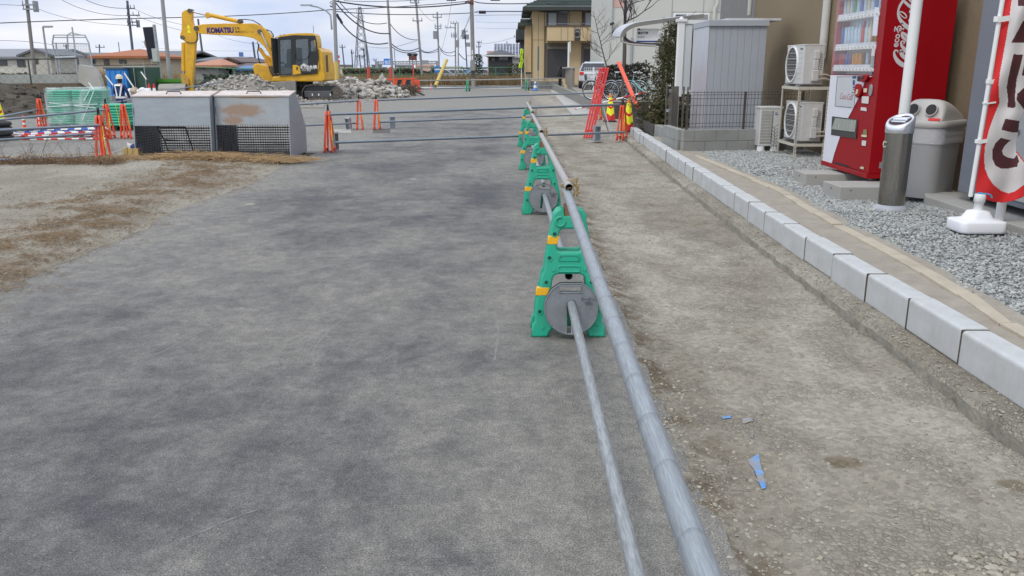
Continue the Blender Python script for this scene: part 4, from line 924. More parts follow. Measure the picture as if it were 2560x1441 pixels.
# --- flag with water-filled foot
fl = thing('advertising_flag', 'red and white banner flag with dark brown letters on a white pole', 'flag')
FY = 6.98
def o2(x, y): return (2420 + x / 4.8, y / 4.8)
def o3(x, y): return (2420 + x / 5.543, 260 + y / 5.543)
left = [(2528, -60), o2(445, 0), o2(400, 190), o2(385, 330), o2(300, 940), o2(260, 1190), o2(215, 1440), o3(205, 480), o3(100, 1180), o3(100, 1215)]
bottom = [o3(200, 1310), o3(340, 1355), o3(480, 1370), o3(640, 1340), o3(776, 1285), (2620, 470)]
outline = left + bottom + [(2650, 440), (2650, -60)]
gap = [(2660, 262), o3(776, 100), o3(735, 200), o3(705, 290), o3(690, 400), o3(668, 540), o3(668, 660), o3(680, 668), o3(776, 790), (2660, 460)]
white = [(2532, -60), (2529, 0), (2524, 42), (2522, 60), (2512, 117), (2500, 183), (2496, 212), (2498, 258), (2481, 300), (2470.5, 332), (2462, 368), (2460, 397), (2462, 422), (2472, 446), (2483, 462), (2503, 478), (2521, 484), (2537, 479), (2560, 462), (2660, 420), (2660, -60)]
brown = [[(2549, -60), (2545, 16), (2660, 18), (2660, -60)], [(2557.5, 52), (2528, 107), (2660, 109), (2660, 40)], [(2533.5, 136), (2557.5, 137.5), (2549, 171), (2541, 200), (2537, 244), (2539, 267), (2532.5, 271), (2518, 269), (2519.6, 250), (2516, 219), (2520, 196), (2528, 158)],
         [(2560, 162), (2554, 190), (2660, 191), (2660, 160)], [(2562, 218), (2543, 235), (2541, 250), (2560, 275), (2660, 300), (2660, 210)], [(2513, 297), (2548, 303), (2547, 312), (2544.5, 332), (2528, 331), (2503, 325)],
         [o3(*p) for p in ((450, 470), (380, 540), (335, 640), (335, 760), (380, 860), (450, 895), (560, 895), (690, 870), (690, 830), (710, 800), (680, 700), (640, 755), (560, 750), (490, 710), (470, 650), (500, 590), (560, 530), (590, 505))]]
def inside(p, poly):
    x, y = p; r = False; j = len(poly) - 1
    for i in range(len(poly)):
        xi, yi = poly[i]; xj, yj = poly[j]
        if (yi > y) != (yj > y) and x < (xj - xi) * (y - yi) / (yj - yi) + xi: r = not r
        j = i
    return r
def seg_d(p, a, b):
    p = Vector(p); a = Vector(a); b = Vector(b); t = max(0, min(1, (p - a).dot(b - a) / (b - a).length_squared)); return (p - a - (b - a) * t).length
stp = 1.35; xs = np.arange(2436, 2650, stp); ysf = np.arange(-60, 509, stp)
def fy(px, py):
    a = (px - 2440) / 100; return FY + .035 * math.sin(a * 3.2 + py * .012) * min(1, max(a, 0) * 2) + .018 * math.sin(a * 9 + py * .03) * min(1, a) + (.02 * math.exp(-((py - 270) / 18) ** 2) * a) + .012 * math.sin((py - 40) * .05 + a * 5)
V = [tuple(dp(x, y, fy(x, y))) for y in ysf for x in xs]; nx = len(xs); Fq = []; MI = []
for j in range(len(ysf) - 1):
    for i in range(nx - 1):
        c_ = (xs[i] + stp / 2, ysf[j] + stp / 2)
        if not inside(c_, outline) or inside(c_, gap): continue
        m_ = 0
        if inside(c_, white): m_ = 1
        if any(inside(c_, b_) for b_ in brown): m_ = 2
        if seg_d(c_, o3(676, 664), o3(790, 806)) < 2.6: m_ = 0
        Fq.append((j * nx + i, j * nx + i + 1, (j + 1) * nx + i + 1, (j + 1) * nx + i)); MI.append(m_)
used_ = sorted(set(k for f in Fq for k in f)); rm = {k: i for i, k in enumerate(used_)}
cl = raw_mesh('cloth', [V[k] for k in used_], [[rm[k] for k in f] for f in Fq], [mat('flag_red', (.62, .018, .02), .75, var=.04), mat('flag_white', (.62, .60, .60), .75, var=.03), mat('flag_brown', (.075, .018, .022), .75, var=.05)], fl, smooth=True, mi=MI)
sm = cl.modifiers.new('thick', 'SOLIDIFY'); sm.thickness = .002
c = MB(); pb, pt = dp(2426, 492, FY - .01), dp(2508, -10, FY - .01); d_ = (pt - pb); c.path([pb, pb + d_ * .5, pb + d_ * 1.6], .0175, 14, True); c.build('pole', M_WHITE, fl)
for (x, y, w_, h_) in ((2497, 48, 21, 12), (2477, 204, 18, 10), (2468, 258, 18, 3.5), (2449, 354, 16, 9)):
    a_ = dp(x + 1, y, FY - .034); c = MB(); c.box(a_ + Vector((w_ * .0016, 0, 0)), (w_ * .0042, .008, h_ * .0034), (0, R(-9), 0)); c.tube(a_ - Vector((.01, -.02, h_ * .0017)), a_ + Vector((-.01, .02, h_ * .0017)), .021, n=12); c.build('fastener', M_WHITE, fl)
fb = dp(2420, 560, FY)
c = MB(); cx, cy = 3.93, 6.95
loft(c, [rsec(.365, .285, .215, .05, 5, cx, cy), rsec(.378, .298, .222, .055, 5, cx, cy), rsec(.385, .305, .235, .055, 5, cx, cy), rsec(.385, .305, .298, .055, 5, cx, cy), rsec(.378, .298, .308, .055, 5, cx, cy), rsec(.36, .28, .313, .055, 5, cx, cy), rsec(.25, .20, .325, .07, 5, cx, cy), rsec(.225, .18, .335, .07, 5, cx, cy), rsec(.16, .16, .385, .06, 5, cx, cy), rsec(.09, .09, .395, .04, 5, cx, cy)])
c.build('water_base', mat('base_white', (.80, .82, .86), .4, var=.02), fl)
for dx in (-.13, .13):
    for dy in (-.1, .1): c = MB(); c.box((cx + dx, cy + dy, .206), (.08, .08, .02)); c.build('rubber_foot', M_BLACK, fl)
c = MB(); c.lathe([(.038, .39), (.036, .46), (.045, .462), (.045, .515), (.038, .53)], 20, (cx, cy, 0)); c.build('socket', M_WHITE, fl)
c = MB(); c.path([(cx - .02, cy - .02, .532), (cx + .03, cy - .03, .535), (cx + .07, cy - .03, .525), (cx + .085, cy - .03, .50)], .007, 6); c.lathe([(.02, .53), (.028, .532), (.02, .54)], 14, (cx, cy, 0)); c.build('blue_tie', mat('blue_tie', (.05, .30, .55), .5), fl)
rebase(fl, (cx, cy, .2))
# --- air conditioner stand and units
M_ACW = mat('ac_white', (.58, .585, .58), .5, var=.04, dirt=(.42, .40, .35), dfac=.4, ds=4)
M_DARKG = mat('grille_dark', (.035, .032, .034), .6)
def ac_unit(name, lab):
    t = thing(name, lab, 'air conditioner', group='outdoor air conditioner units')
    # local: x 0..0.30 (depth, front at x=0 faces −x), y 0..0.80, z 0..0.62
    c = MB(); c.bx(0, .32, 0, .80, .03, .62); c.build('casing', M_ACW, t, bevel=.018, seg=3)
    c = MB(); c.bx(-.004, .325, -.004, .804, .60, .622); c.build('top_cover', M_ACW, t, bevel=.006)
    ccy, ccz, r = .50, .33, .255
    c = MB(); c.hollow((-.022, ccy, ccz), (.004, ccy, ccz), r + .018, r - .003, 44); c.build('fan_ring', M_WHITE, t)
    c = MB(); c.tube((-.0015, ccy, ccz), (-.003, ccy, ccz), r, n=44); c.build('fan_opening', M_DARKG, t)
    c = MB()
    for k in range(1, 22):
        z = -r + 2 * r * k / 22; h = math.sqrt(max(r * r - z * z, 0)); c.beam((-.010, ccy - h, ccz + z), (-.010, ccy + h, ccz + z), .004, .0035)
    for k in (-.66, -.33, 0, .33, .66): z = r * k; h = math.sqrt(r * r - z * z); c.beam((-.016, ccy - h, ccz + z), (-.016, ccy + h, ccz + z), .006, .007)
    c.build('fan_grille', M_ACW, t)
    c = MB()
    for k in range(6): c.beam((-.001, .05, .12 + .075 * k), (-.001, .24, .12 + .075 * k), .003, .003)
    c.build('groove', M_GALV_T, t)
    c = MB(); c.bx(.15, .235, -.05, .001, .40, .53); c.bx(.145, .225, -.045, .001, .25, .40); c.bx(.13, .235, -.06, .001, .08, .25); c.build('valve_cover', M_ACW, t, bevel=.014)
    c = MB()
    for k in range(9): c.bx(.262, .292, -.002, .001, .25 + k * .028, .258 + k * .028)
    c.build('vent', M_DARKG, t)
    for zz in (.17, .11):
        c = MB(); c.path([(.235, -.04, zz), (.33, -.06, zz + .01), (.42, -.03, zz - .02), (.5, .0, zz)], .017, 10); c.build('hose', mat('pipe_beige', (.40, .34, .28), .7), t)
    c = MB(); c.bx(-.002, .002, .06, .18, .545, .565); c.build('nameplate', M_DARKG, t)
    for yy in (.12, .68): c = MB(); c.box((.16, yy, .014), (.40, .05, .028)); c.build('mounting_foot', M_GALV_T, t)
    return t
ac = ac_unit('air_conditioner', 'x'); AX, AY = 4.40, 13.02
place(ac, False, (AX, AY, 1.275), 0, 'upper white outdoor unit on top of the cream steel stand')
place(ac, True, (AX + .05, AY, .42), 0, 'lower white outdoor unit inside the cream steel stand')
M_CREAM = mat('cream_steel', (.56, .54, .46), .5, var=.05, dirt=(.42, .38, .28), dfac=.5, ds=6)
st = thing('steel_stand', 'cream slotted steel stand holding two outdoor units', 'stand', (AX - .03, AY - .02, .2))
sx, sy = .46, .84
for (x, y) in ((0, 0), (sx, 0), (0, sy), (sx, sy)):
    ex = .03 if x == 0 else -.03; c = MB(); c.bx(min(x, x + ex), max(x, x + ex), y, y + .004, .03, 1.06); c.bx(x if x == 0 else x - .004, x + .004 if x == 0 else x, min(y, y + (.04 if y == 0 else -.04)), max(y, y + (.04 if y == 0 else -.04)), .03, 1.06)
    for k in range(18): c.box((x + ex / 2, y - .0015, .08 + k * .055), (.007, .003, .024), mi=1)
    c.bx(x - .03, x + .03, y - .03, y + .03, .022, .03); c.build('leg', [M_CREAM, M_DARKG], st)
for z in (.175, 1.03):
    c = MB(); c.bx(.0, sx, -.006, -.002, z, z + .045); c.bx(.0, sx, sy + .002, sy + .006, z, z + .045); c.bx(-.006, -.002, 0, sy, z, z + .045); c.bx(sx + .002, sx + .006, 0, sy, z, z + .045); c.bx(0, sx, .10, .15, z + .018, z + .024); c.bx(0, sx, .66, .71, z + .018, z + .024); c.build('rail', M_CREAM, st)
for (x, yy) in ((AX - .1, AY - .12), (AX - .1, AY + .62)):
    c = MB(); c.bx(x, x + .62, yy, yy + .2, .17, .222); tag(c.build('concrete_block', M_CONC_D, bevel=.005), 'dark concrete footing under the %s legs of the cream stand' % ('near' if yy < AY else 'far'), 'block')
# third small unit
t3 = thing('heat_pump_unit', 'small white unit with a louvred panel beside the stand, on two plastic feet', 'air conditioner', (4.10, 14.0, .2))
c = MB(); c.bx(0, .36, 0, .34, .09, .72); c.build('casing', M_ACW, t3, bevel=.015, seg=3)
c = MB(); c.bx(-.01, .37, -.01, .35, .70, .735); c.build('top_cover', M_ACW, t3, bevel=.008)
c = MB(); c.bx(.015, .20, -.008, -.001, .14, .67); c.build('grille_panel', mat('grille_grey', (.36, .355, .33), .6), t3, bevel=.004)
c = MB(); [c.bx(.02, .196, -.014, -.009, .16 + k * .05, .166 + k * .05) for k in range(10)]; c.build('louvre', M_ACW, t3)
c = MB(); c.bx(.205, .212, -.004, -.001, .14, .67); c.build('slot', M_DARKG, t3)
c = MB(); c.bx(.245, .262, -.003, -.001, .60, .62); c.bx(.268, .285, -.003, -.001, .60, .62); c.bx(.245, .262, -.003, -.001, .63, .65); c.build('badge', M_NAVY, t3)
for xx in (.06, .28): c = MB(); c.lathe([(.065, 0), (.06, .09)], 16, (xx, .06, 0)); c.build('foot', M_WHITE, t3)
wdp = MB(); q = Vector((4.32, 13.9, .2)); wdp.path([q, q + Vector((.01, 0, .2)), q + Vector((-.01, 0, .42))], .004, 5)
for k in range(14): p = q + Vector((0, 0, .05 + .028 * k)); a = (k % 2) * 2 - 1; wdp.path([p, p + Vector((a * .045, -.01, .03))], .003, 4); wdp.blob(p + Vector((a * .05, -.01, .035)), .009, 1, .2, (1.5, .4, .8))
tag(wdp.build('weed', mat('weed_green', (.05, .065, .03), .9)), 'thin weed growing in front of the small louvred unit', 'plant')
# --- tan concrete edging of the gravel bed
eg = MB(); y = -.5; k = 0
while y < 12.9:
    l = .55 + .1 * rng.rand(); a0, a1 = bed_edge(y), bed_edge(y + l); w_ = .075 + .02 * rng.rand()
    eg.prism([(a0 - w_, y), (a0 + .01 + .012 * rng.randn(), y + .004), (a1 + .01 + .012 * rng.randn(), y + l - .006), (a1 - w_, y + l - .006)], .15, .232 + .004 * rng.randn(), 'xy'); y += l
tag(eg.build('gravel_edging', mat('tan_edging', (.48, .43, .34), .92, var=.14, vs=12, bump=.5, bs=70, dirt=(.27, .24, .19), dfac=.6, ds=6), bevel=.006), kind='structure')
# --- block wall with mesh fence, shed, white panels, gate
M_BLOCK = mat('block_grey', (.30, .31, .295), .92, var=.10, vs=8, bump=.5, bs=140, dirt=(.17, .17, .155), dfac=.55, ds=4)
def block_wall(t, p0, p1, z0, courses, th=.12, L_=.39, h=.19, m=None, name='block'):
    p0 = Vector((*p0, 0)); p1 = Vector((*p1, 0)); d = (p1 - p0); Ln = d.length; d.normalize(); a = math.atan2(d.y, d.x)
    c = MB()
    for r_ in range(courses):
        s = -(L_ / 2 if r_ % 2 else 0)
        while s < Ln - .02:
            a0, a1 = max(s, 0), min(s + L_ - .008, Ln)
            if a1 - a0 > .03: q = p0 + d * (a0 + a1) / 2; c.box((q.x, q.y, z0 + r_ * h + h / 2 - .002), (a1 - a0, th + .004 * rng.rand(), h - .007), (0, 0, a))
            s += L_
    q = p0 + d * Ln / 2; c.box((q.x, q.y, z0 + courses * h / 2 - .004), (Ln - .01, th - .012, courses * h - .012), (0, 0, a), mi=1)
    return c.build(name, [m or M_BLOCK, M_CONC_D], t, bevel=.003, seg=1)
bwl = thing('block_wall', 'low two-course grey block wall around the grey shed', 'wall')
block_wall(bwl, (2.83, 14.02), (4.98, 14.45), .18, 2, name='front_blocks'); block_wall(bwl, (2.79, 15.3), (2.83, 14.12), .18, 2, name='side_blocks'); rebase(bwl, (2.83, 14.0, .18))
M_WIRE = mat('fence_brown', (.085, .075, .065), .5, .3)
def mesh_panel(p0, p1, z0, z1, m, step=.075, cross=None, r=.0032):
    p0 = Vector((*p0, 0)); p1 = Vector((*p1, 0)); d = p1 - p0; n_ = int(d.length / step); c = MB()
    for i in range(n_ + 1): q = p0 + d * i / n_; c.tube(q + Vector((0, 0, z0)), q + Vector((0, 0, z1)), r, n=4, cap=False)
    for z in cross: c.tube(p0 + Vector((0, 0, z)), p1 + Vector((0, 0, z)), r * 1.2, n=4, cap=False)
    return c
mf = thing('mesh_fence', 'brown wire mesh fence on the low block wall in front of the shed', 'fence')
cr = [.60, .66, .80, .95, 1.06, 1.12, 1.16]
mesh_panel((2.88, 14.04), (4.95, 14.45), .58, 1.18, M_WIRE, .06, cr).build('mesh_panel', M_WIRE, mf)
for (x, y) in ((2.90, 14.06), (3.9, 14.26), (4.93, 14.46)): c = MB(); c.box((x, y, .86), (.035, .035, .62)); c.build('post', M_WIRE, mf)
rebase(mf, (2.9, 14.06, .56))
gt = thing('folding_gate', 'brown metal gate standing open beside the low block wall', 'gate')
M_GATE = mat('gate_brown', (.13, .12, .105), .5, .3, var=.1)
gq = [dp(1664, 345, 16.2), dp(1694, 345, 15.4)]
for (x0, x1, yy, ztop, zb) in ((2.94, 2.965, 16.3, 1.27, .25), (2.99, 3.12, 16.0, 1.22, .3), (3.14, 3.17, 15.7, 1.22, .3), (3.18, 3.2, 15.5, 1.22, .3)):
    c = MB(); c.bx(x0, x1, yy - .02, yy + .02, zb, ztop); c.build('gate_post', M_GATE, gt)
c = MB()
for z in (.34, 1.14): c.beam((2.88, 15.35, z), (3.0, 16.3, z), .03, .05)
for z in (.5, .66, .82, .98): c.beam((2.88, 15.35, z), (3.0, 16.3, z), .008, .008)
for k in range(9): c.beam((2.88 + .12 * k / 8, 15.35 + .95 * k / 8, .34), (2.88 + .12 * k / 8, 15.35 + .95 * k / 8, 1.14), .008, .008, up=(1, 0, 0))
c.build('gate_leaf', M_GATE, gt); c = MB(); c.box((2.92, 15.9, .78), (.05, .12, .05)); c.build('latch', M_GALV, gt); rebase(gt, (3.0, 16.0, .2))
shd = thing('storage_shed', 'tall grey ribbed metal storage shed inside the low block wall', 'shed')
M_SHED = mat('shed_grey', (.37, .40, .44), .5, .05, var=.04, vs=3)
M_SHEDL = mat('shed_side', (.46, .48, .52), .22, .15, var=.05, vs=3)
s0, s1, sh0, sh1 = (3.42, 15.05), (4.42, 15.05), .3, 2.25
c = MB(); n_ = 8; w_ = (s1[0] - s0[0]) / n_
c.bx(s0[0] + .004, s1[0] - .004, 15.075, 16.25, sh0, sh1)
for i in range(n_):
    a = s0[0] + i * w_; c.prism([(a + .001, 15.075), (a + .006, 15.067), (a + w_ - .006, 15.067), (a + w_ - .001, 15.075)], sh0, sh1, 'xy')
c.build('ribbed_wall', M_SHED, shd)
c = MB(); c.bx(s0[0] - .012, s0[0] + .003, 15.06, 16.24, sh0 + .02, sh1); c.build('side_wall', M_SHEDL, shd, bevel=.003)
c = MB(); c.prism([(s0[0] - .03, 15.02), (s1[0] + .02, 15.02), (s1[0] + .02, 16.3), (s0[0] - .03, 16.3)], sh1, sh1 + .1, 'xy'); c.build('roof', M_SHED, shd, bevel=.006)
c = MB(); c.bx(3.8, 4.75, 15.4, 16.2, sh1 + .11, sh1 + .15); c.build('roof_sheet', mat('roof_sheet', (.55, .57, .58), .5), shd)
for i in range(6): pass
rebase(shd, (3.96, 15.6, .2))
pfn = thing('panel_fence', 'white plastic panel fence left of the grey shed', 'fence')
c = MB(); c.bx(3.23, 3.36, 16.9, 17.03, 1.0, 2.42); c.build('post', M_WHITE, pfn, bevel=.01)
c = MB(); c.bx(3.20, 3.39, 16.87, 17.06, 2.42, 2.47); c.lathe([(.06, 2.47), (.0, 2.52)], 4, (3.295, 16.965, 0)); c.build('post_cap', M_WHITE, pfn)
c = MB(); c.bx(3.36, 4.6, 16.94, 16.99, 1.12, 2.38); [c.bx(3.40 + k * .11, 3.53 + k * .11, 16.928, 16.94, 1.14, 2.34) for k in range(9)]; c.build('panel', mat('panel_white', (.60, .64, .66), .5, var=.03), pfn)
c = MB(); c.bx(3.36, 4.6, 16.91, 17.02, 2.38, 2.45); c.bx(3.36, 4.6, 16.91, 17.02, 1.05, 1.12); c.build('rail', M_WHITE, pfn); c = MB(); c.bx(3.27, 3.32, 16.94, 16.99, .1, 1.0); c.bx(4.5, 4.55, 16.94, 16.99, .1, 1.05); c.build('leg', M_GALV_T, pfn); rebase(pfn, (3.42, 16.96, .1))
# ------------------------------------------------------------------ steel waste bins at the verge
RUST = mat('rusted_sheet', (.34, .37, .38), .5, .3, var=.10, vs=3, dirt=(.26, .10, .035), dfac=.0, ds=4)
def rusty():
    m = mat('steel_sheet_rusty', (.33, .36, .38), .5, .35, var=.12, vs=4, dirt=(.30, .31, .26), dfac=.5, ds=2.2); nt = m.node_tree; N = nt.nodes.new; L = nt.links.new; b = nt.nodes['Principled BSDF']
    src = b.inputs['Base Color'].links[0].from_socket; tc = N('ShaderNodeTexCoord')
    tot = None
    for (cx, cy, cz, sx, sz, k) in ((.48, 0, .84, .55, .18, 1.7), (.30, 0, .68, .28, .16, 1.5), (.70, 0, 1.055, .62, .035, 1.6), (.05, 0, .75, .03, .35, .9), (.5, 0, .60, .3, .03, .9)):
        mp = N('ShaderNodeMapping'); mp.vector_type = 'POINT'; mp.inputs['Location'].default_value = (-cx / sx, 0, -cz / sz); mp.inputs['Scale'].default_value = (1 / sx, 0, 1 / sz); L(tc.outputs['Object'], mp.inputs[0])
        ln = N('ShaderNodeVectorMath'); ln.operation = 'LENGTH'; L(mp.outputs[0], ln.inputs[0])
        r = N('ShaderNodeMapRange'); r.interpolation_type = 'SMOOTHSTEP'; r.inputs['From Min'].default_value = 0; r.inputs['From Max'].default_value = 1.3; r.inputs['To Min'].default_value = k; r.inputs['To Max'].default_value = 0; L(ln.outputs['Value'], r.inputs[0])
        if tot is None: tot = r.outputs[0]
        else: a = N('ShaderNodeMath'); a.operation = 'MAXIMUM'; L(tot, a.inputs[0]); L(r.outputs[0], a.inputs[1]); tot = a.outputs[0]
    n = N('ShaderNodeTexNoise'); n.inputs['Scale'].default_value = 6; n.inputs['Detail'].default_value = 8; n.inputs['Roughness'].default_value = .7; mp = N('ShaderNodeMapping'); mp.inputs['Scale'].default_value = (1, 1, 2.2); L(tc.outputs['Object'], mp.inputs[0]); L(mp.outputs[0], n.inputs['Vector'])
    mu = N('ShaderNodeMath'); mu.operation = 'MULTIPLY'; L(tot, mu.inputs[0]); L(n.outputs['Fac'], mu.inputs[1])
    r = N('ShaderNodeMapRange'); r.inputs['From Min'].default_value = .32; r.inputs['From Max'].default_value = .60; r.inputs['To Max'].default_value = .7; L(mu.outputs[0], r.inputs[0])
    mx = N('ShaderNodeMixRGB'); L(r.outputs[0], mx.inputs[0]); L(src, mx.inputs[1]); mx.inputs[2].default_value = (.30, .165, .08, 1); L(mx.outputs[0], b.inputs['Base Color']); return m
M_SHEET = mat('steel_sheet', (.32, .355, .39), .45, .4, var=.12, vs=3, dirt=(.24, .27, .30), dfac=.5, ds=2, stretch=(1, 1, 3)); M_SHEETR = rusty()
M_CREAMTOP = mat('lid_edge', (.56, .52, .49), .55, dirt=(.4, .18, .08), dfac=.5, ds=5)
M_TRK0 = mat('bin_floor', (.06, .055, .05), .9)
def steel_bin(lab, X0b, Wd, Yb, rz, m, roll=0):
    t = thing('waste_cage', lab, 'waste bin', (X0b, Yb, .0), rz)
    pf = [(0, .02), (.14, 1.07), (.60, 1.14), (.92, .86), (1.25, .48), (1.25, .02)]
    for x in (0, Wd - .014): c = MB(); c.prism([(y, z) for y, z in pf], x, x + .014, 'yz'); c.build('side_panel', M_SHEET, t, bevel=.002, seg=1)
    th = .012
    def sheet(nm, a, b, mt, x0=.014, x1=None): 
        x1 = x1 or Wd - .014; c = MB(); c.add([(x0, a[0], a[1]), (x1, a[0], a[1]), (x1, b[0], b[1]), (x0, b[0], b[1]), (x0, a[0] + th, a[1]), (x1, a[0] + th, a[1]), (x1, b[0] + th, b[1]), (x0, b[0] + th, b[1])], [(0, 1, 2, 3), (4, 5, 6, 7), (0, 1, 5, 4), (1, 2, 6, 5), (2, 3, 7, 6), (3, 0, 4, 7)]); return c.build(nm, mt, t)
    sheet('front_sheet', (.085, .585), (.142, 1.07), m); 
    c = MB(); c.prism([(.125, 1.068), (.62, 1.142), (.62, 1.16), (.12, 1.09)], -.01, Wd + .01, 'yz'); c.build('lid', M_CREAMTOP, t)
    c = MB(); c.path([(Wd * .40, .3, 1.11), (Wd * .42, .3, 1.155), (Wd * .58, .3, 1.155), (Wd * .60, .3, 1.11)], .010, 6); c.build('handle', M_BLACK, t)
    sheet('rear_slope', (.62, 1.12), (.92, .86), M_SHEET)
    c = MB(); c.bx(.014, Wd - .014, .005, .03, 0, .06); c.bx(.014, Wd - .014, .05, 1.22, .02, .03); c.build('bottom_rail', M_GALV, t)
    c = MB(); c.bx(.02, Wd - .02, .04, 1.2, .031, .045); c.build('floor', M_TRK0, t)
    c = MB(); n_ = int(Wd / .042)
    for i in range(1, n_): x = Wd * i / n_; c.tube((x, .012, .03), (x, .085, .60), .0034, n=4, cap=False)
    for k in range(12): z = .06 + k * .045; c.tube((.01, .012 + (z - .02) * .128, z), (Wd - .01, .012 + (z - .02) * .128, z), .0033, n=4, cap=False)
    c.build('front_mesh', M_BLACK, t)
    c = MB()
    for i in range(1, n_): x = Wd * i / n_; c.tube((x, 1.23, .03), (x, 1.23, .5), .0028, n=4, cap=False)
    for k in range(10): z = .06 + k * .045; c.tube((.01, 1.232, z), (Wd - .01, 1.232, z), .009, n=4, cap=False)
    for i in range(1, n_ * 2 // 3): a = i / (n_ * 2 / 3); c.tube((.02, .05 + 1.15 * a, .04), (.02, .05 + 1.15 * a, .9), .0035, n=4, cap=False)
    for k in range(16): z = .06 + k * .045; c.tube((.022, .1, z), (.022, 1.2, z), .0035, n=4, cap=False)
    c.build('inner_mesh', M_BLACK, t)
    return t
bq = gp(340, 402); steel_bin('left steel waste cage with a plain grey front and mesh below', bq.x, 1.32, bq.y - .02, R(1.5), M_SHEET)
bq = gp(542, 399); steel_bin('right steel waste cage with brown rust stains on its front', bq.x, 1.30, bq.y, R(.5), M_SHEETR)
fr = MB(); o_ = gp(340, 402) + Vector((.28, .35, .03))
fr.path([o_ + Vector((.0, 0, .52)), o_ + Vector((.1, 0, .3)), o_ + Vector((.18, 0, 0)), o_ + Vector((.5, .3, 0)), o_ + Vector((.38, .3, .5))], .012, 6); fr.path([o_ + Vector((.0, 0, .52)), o_ + Vector((.38, .3, .5))], .012, 6); fr.path([o_ + Vector((.09, 0, .3)), o_ + Vector((.42, .3, .25))], .01, 6)
tag(fr.build('chair_frame', M_BLACK), 'bent black tubular frame lying inside the left waste cage', 'frame')
wb_ = thing('wooden_box', 'small yellow wooden box beside the left waste cage', 'box', tuple(gp(328, 401, .01)), R(8))
c = MB(); [c.bx(-.13 + k * .088, -.05 + k * .088, 0, .02, 0, .2) for k in range(3)]; c.bx(-.13, -.11, .02, .24, 0, .2); c.bx(.11, .13, .02, .24, 0, .2); c.bx(-.13, .13, .24, .26, 0, .2); c.bx(-.11, .11, .02, .24, 0, .02); c.build('crate_boards', mat('pale_wood', (.50, .36, .15), .8, var=.15, vs=8, stretch=(1, 1, .2)), wb_, bevel=.003)
c = MB(); rg = random.Random(2)
for k in range(6): c.blob((rg.uniform(-.08, .08), rg.uniform(.05, .2), .2 + rg.uniform(0, .03)), .06, 1, .3, (1.3, 1, .6), mi=k % 3)
tag(c.build('rag_heap', [mat('rag_purple', (.25, .12, .25), .9), mat('rag_white', (.6, .6, .6), .9), mat('rag_blue', (.08, .12, .3), .9)], loc=gp(328, 401, .01)), 'crumpled purple and white rags on top of the wooden box', 'rags')
# ------------------------------------------------------------------ left-hand site: stacks, poles, cones
def up(o, v): return o
def green_stack(lab, name, px0, px1, pyb, layers, cols, depth=.8, h=.062):
    a = gp(px0, pyb); b = gp(px1, pyb); W_ = b.x - a.x; t = thing(name, lab, 'stack', (a.x, a.y, .12)); rg = random.Random(layers); cw = W_ / cols
    for cidx in range(cols):
        for k in range(layers):
            o = MB(); j = rg.uniform(-.02, .02); x0 = cidx * cw + .02; x1 = (cidx + 1) * cw - .02; z = k * h
            loft(o, [[(x + (x0 + x1) / 2 + j, y + depth / 2, zz) for x, y, zz in rsec((x1 - x0) * s, depth * s, zo, .08, 3)] for s, zo in ((.96, z + .002), (1, z + .015), (1, z + h - .016), (.95, z + h - .003))])
            o.build('barricade_leaf', M_GREEN, t)
    o = MB(); o.bx(-.01, W_ + .01, .03, depth - .02, -.12, -.09); [o.bx(x, x + .09, .03, depth - .02, -.09, -.02) for x in (0, W_ / 2 - .045, W_ - .09)]; o.bx(-.01, W_ + .01, .03, depth - .02, -.02, -.001); o.build('pallet', M_BLACK, t)
    return t, W_, depth, layers * h
gs, w_, d_, h_ = green_stack('tall stack of green barricade leaves wrapped in clear film', 'wrapped_stack', 124, 250, 322, 15, 2, .85, .058)
film = bpy.data.materials.new('stretch_film'); film.use_nodes = True; p_ = film.node_tree.nodes['Principled BSDF']; p_.inputs['Base Color'].default_value = (.72, .85, .84, 1); p_.inputs['Roughness'].default_value = .22; p_.inputs['Specular IOR Level'].default_value = .8
nt_ = film.node_tree; nn_ = nt_.nodes.new('ShaderNodeTexNoise'); nn_.inputs['Scale'].default_value = 1.6; nn_.inputs['Detail'].default_value = 5; nn_.inputs['Distortion'].default_value = 1.5; mr_ = nt_.nodes.new('ShaderNodeMapRange'); mr_.inputs['From Min'].default_value = .35; mr_.inputs['From Max'].default_value = .7; mr_.inputs['To Min'].default_value = .10; mr_.inputs['To Max'].default_value = .50
tcn = nt_.nodes.new('ShaderNodeTexCoord'); nt_.links.new(tcn.outputs['Object'], nn_.inputs['Vector']); nt_.links.new(nn_.outputs['Fac'], mr_.inputs[0]); nt_.links.new(mr_.outputs[0], p_.inputs['Alpha'])
o = MB(); secs = []
for j in range(16):
    z = -.08 + (h_ + .10) * j / 15; secs.append([(x + w_ / 2 + .010 * math.sin(i * .8 + j * .3), y + d_ / 2 + .010 * math.sin(i * .5 + j * .4), zz) for i, (x, y, zz) in enumerate(rsec(w_ + .05, d_ + .05, z, .06, 6))])
secs.append([(x * .97 + w_ / 2 - .0, y * .97 + d_ / 2, h_ + .05 + .03 * math.sin(i * 1.7)) for i, (x, y, zz) in enumerate(rsec(w_, d_, 0, .06, 6))])
loft(o, secs, True); o.build('stretch_film', film, gs)
o = MB(); 
for (x0, z0, x1, z1) in ((.95, .1, 1.35, .85), (.05, .45, 1.4, .52), (.1, .55, 1.35, .42), (1.05, .6, 1.3, .95)): o.beam((x0, -.04, z0), (x1, -.04, z1), .006, .022)
o.build('film_fold', mat('film_fold', (.62, .72, .70), .3), gs)
gs.rotation_euler = (0, 0, R(-3))
g2, _, _, h2_ = green_stack('short stack of bare green barricade leaves beside the wrapped stack', 'bare_stack', 254, 322, 328, 8, 1, .75, .068)
o = MB(); o.path([(.43, -.01, h2_ + .003), (.47, -.012, h2_ * .5), (.48, -.01, 0)], .006, 4); o.build('yellow_strap', M_YEL_REF, g2)
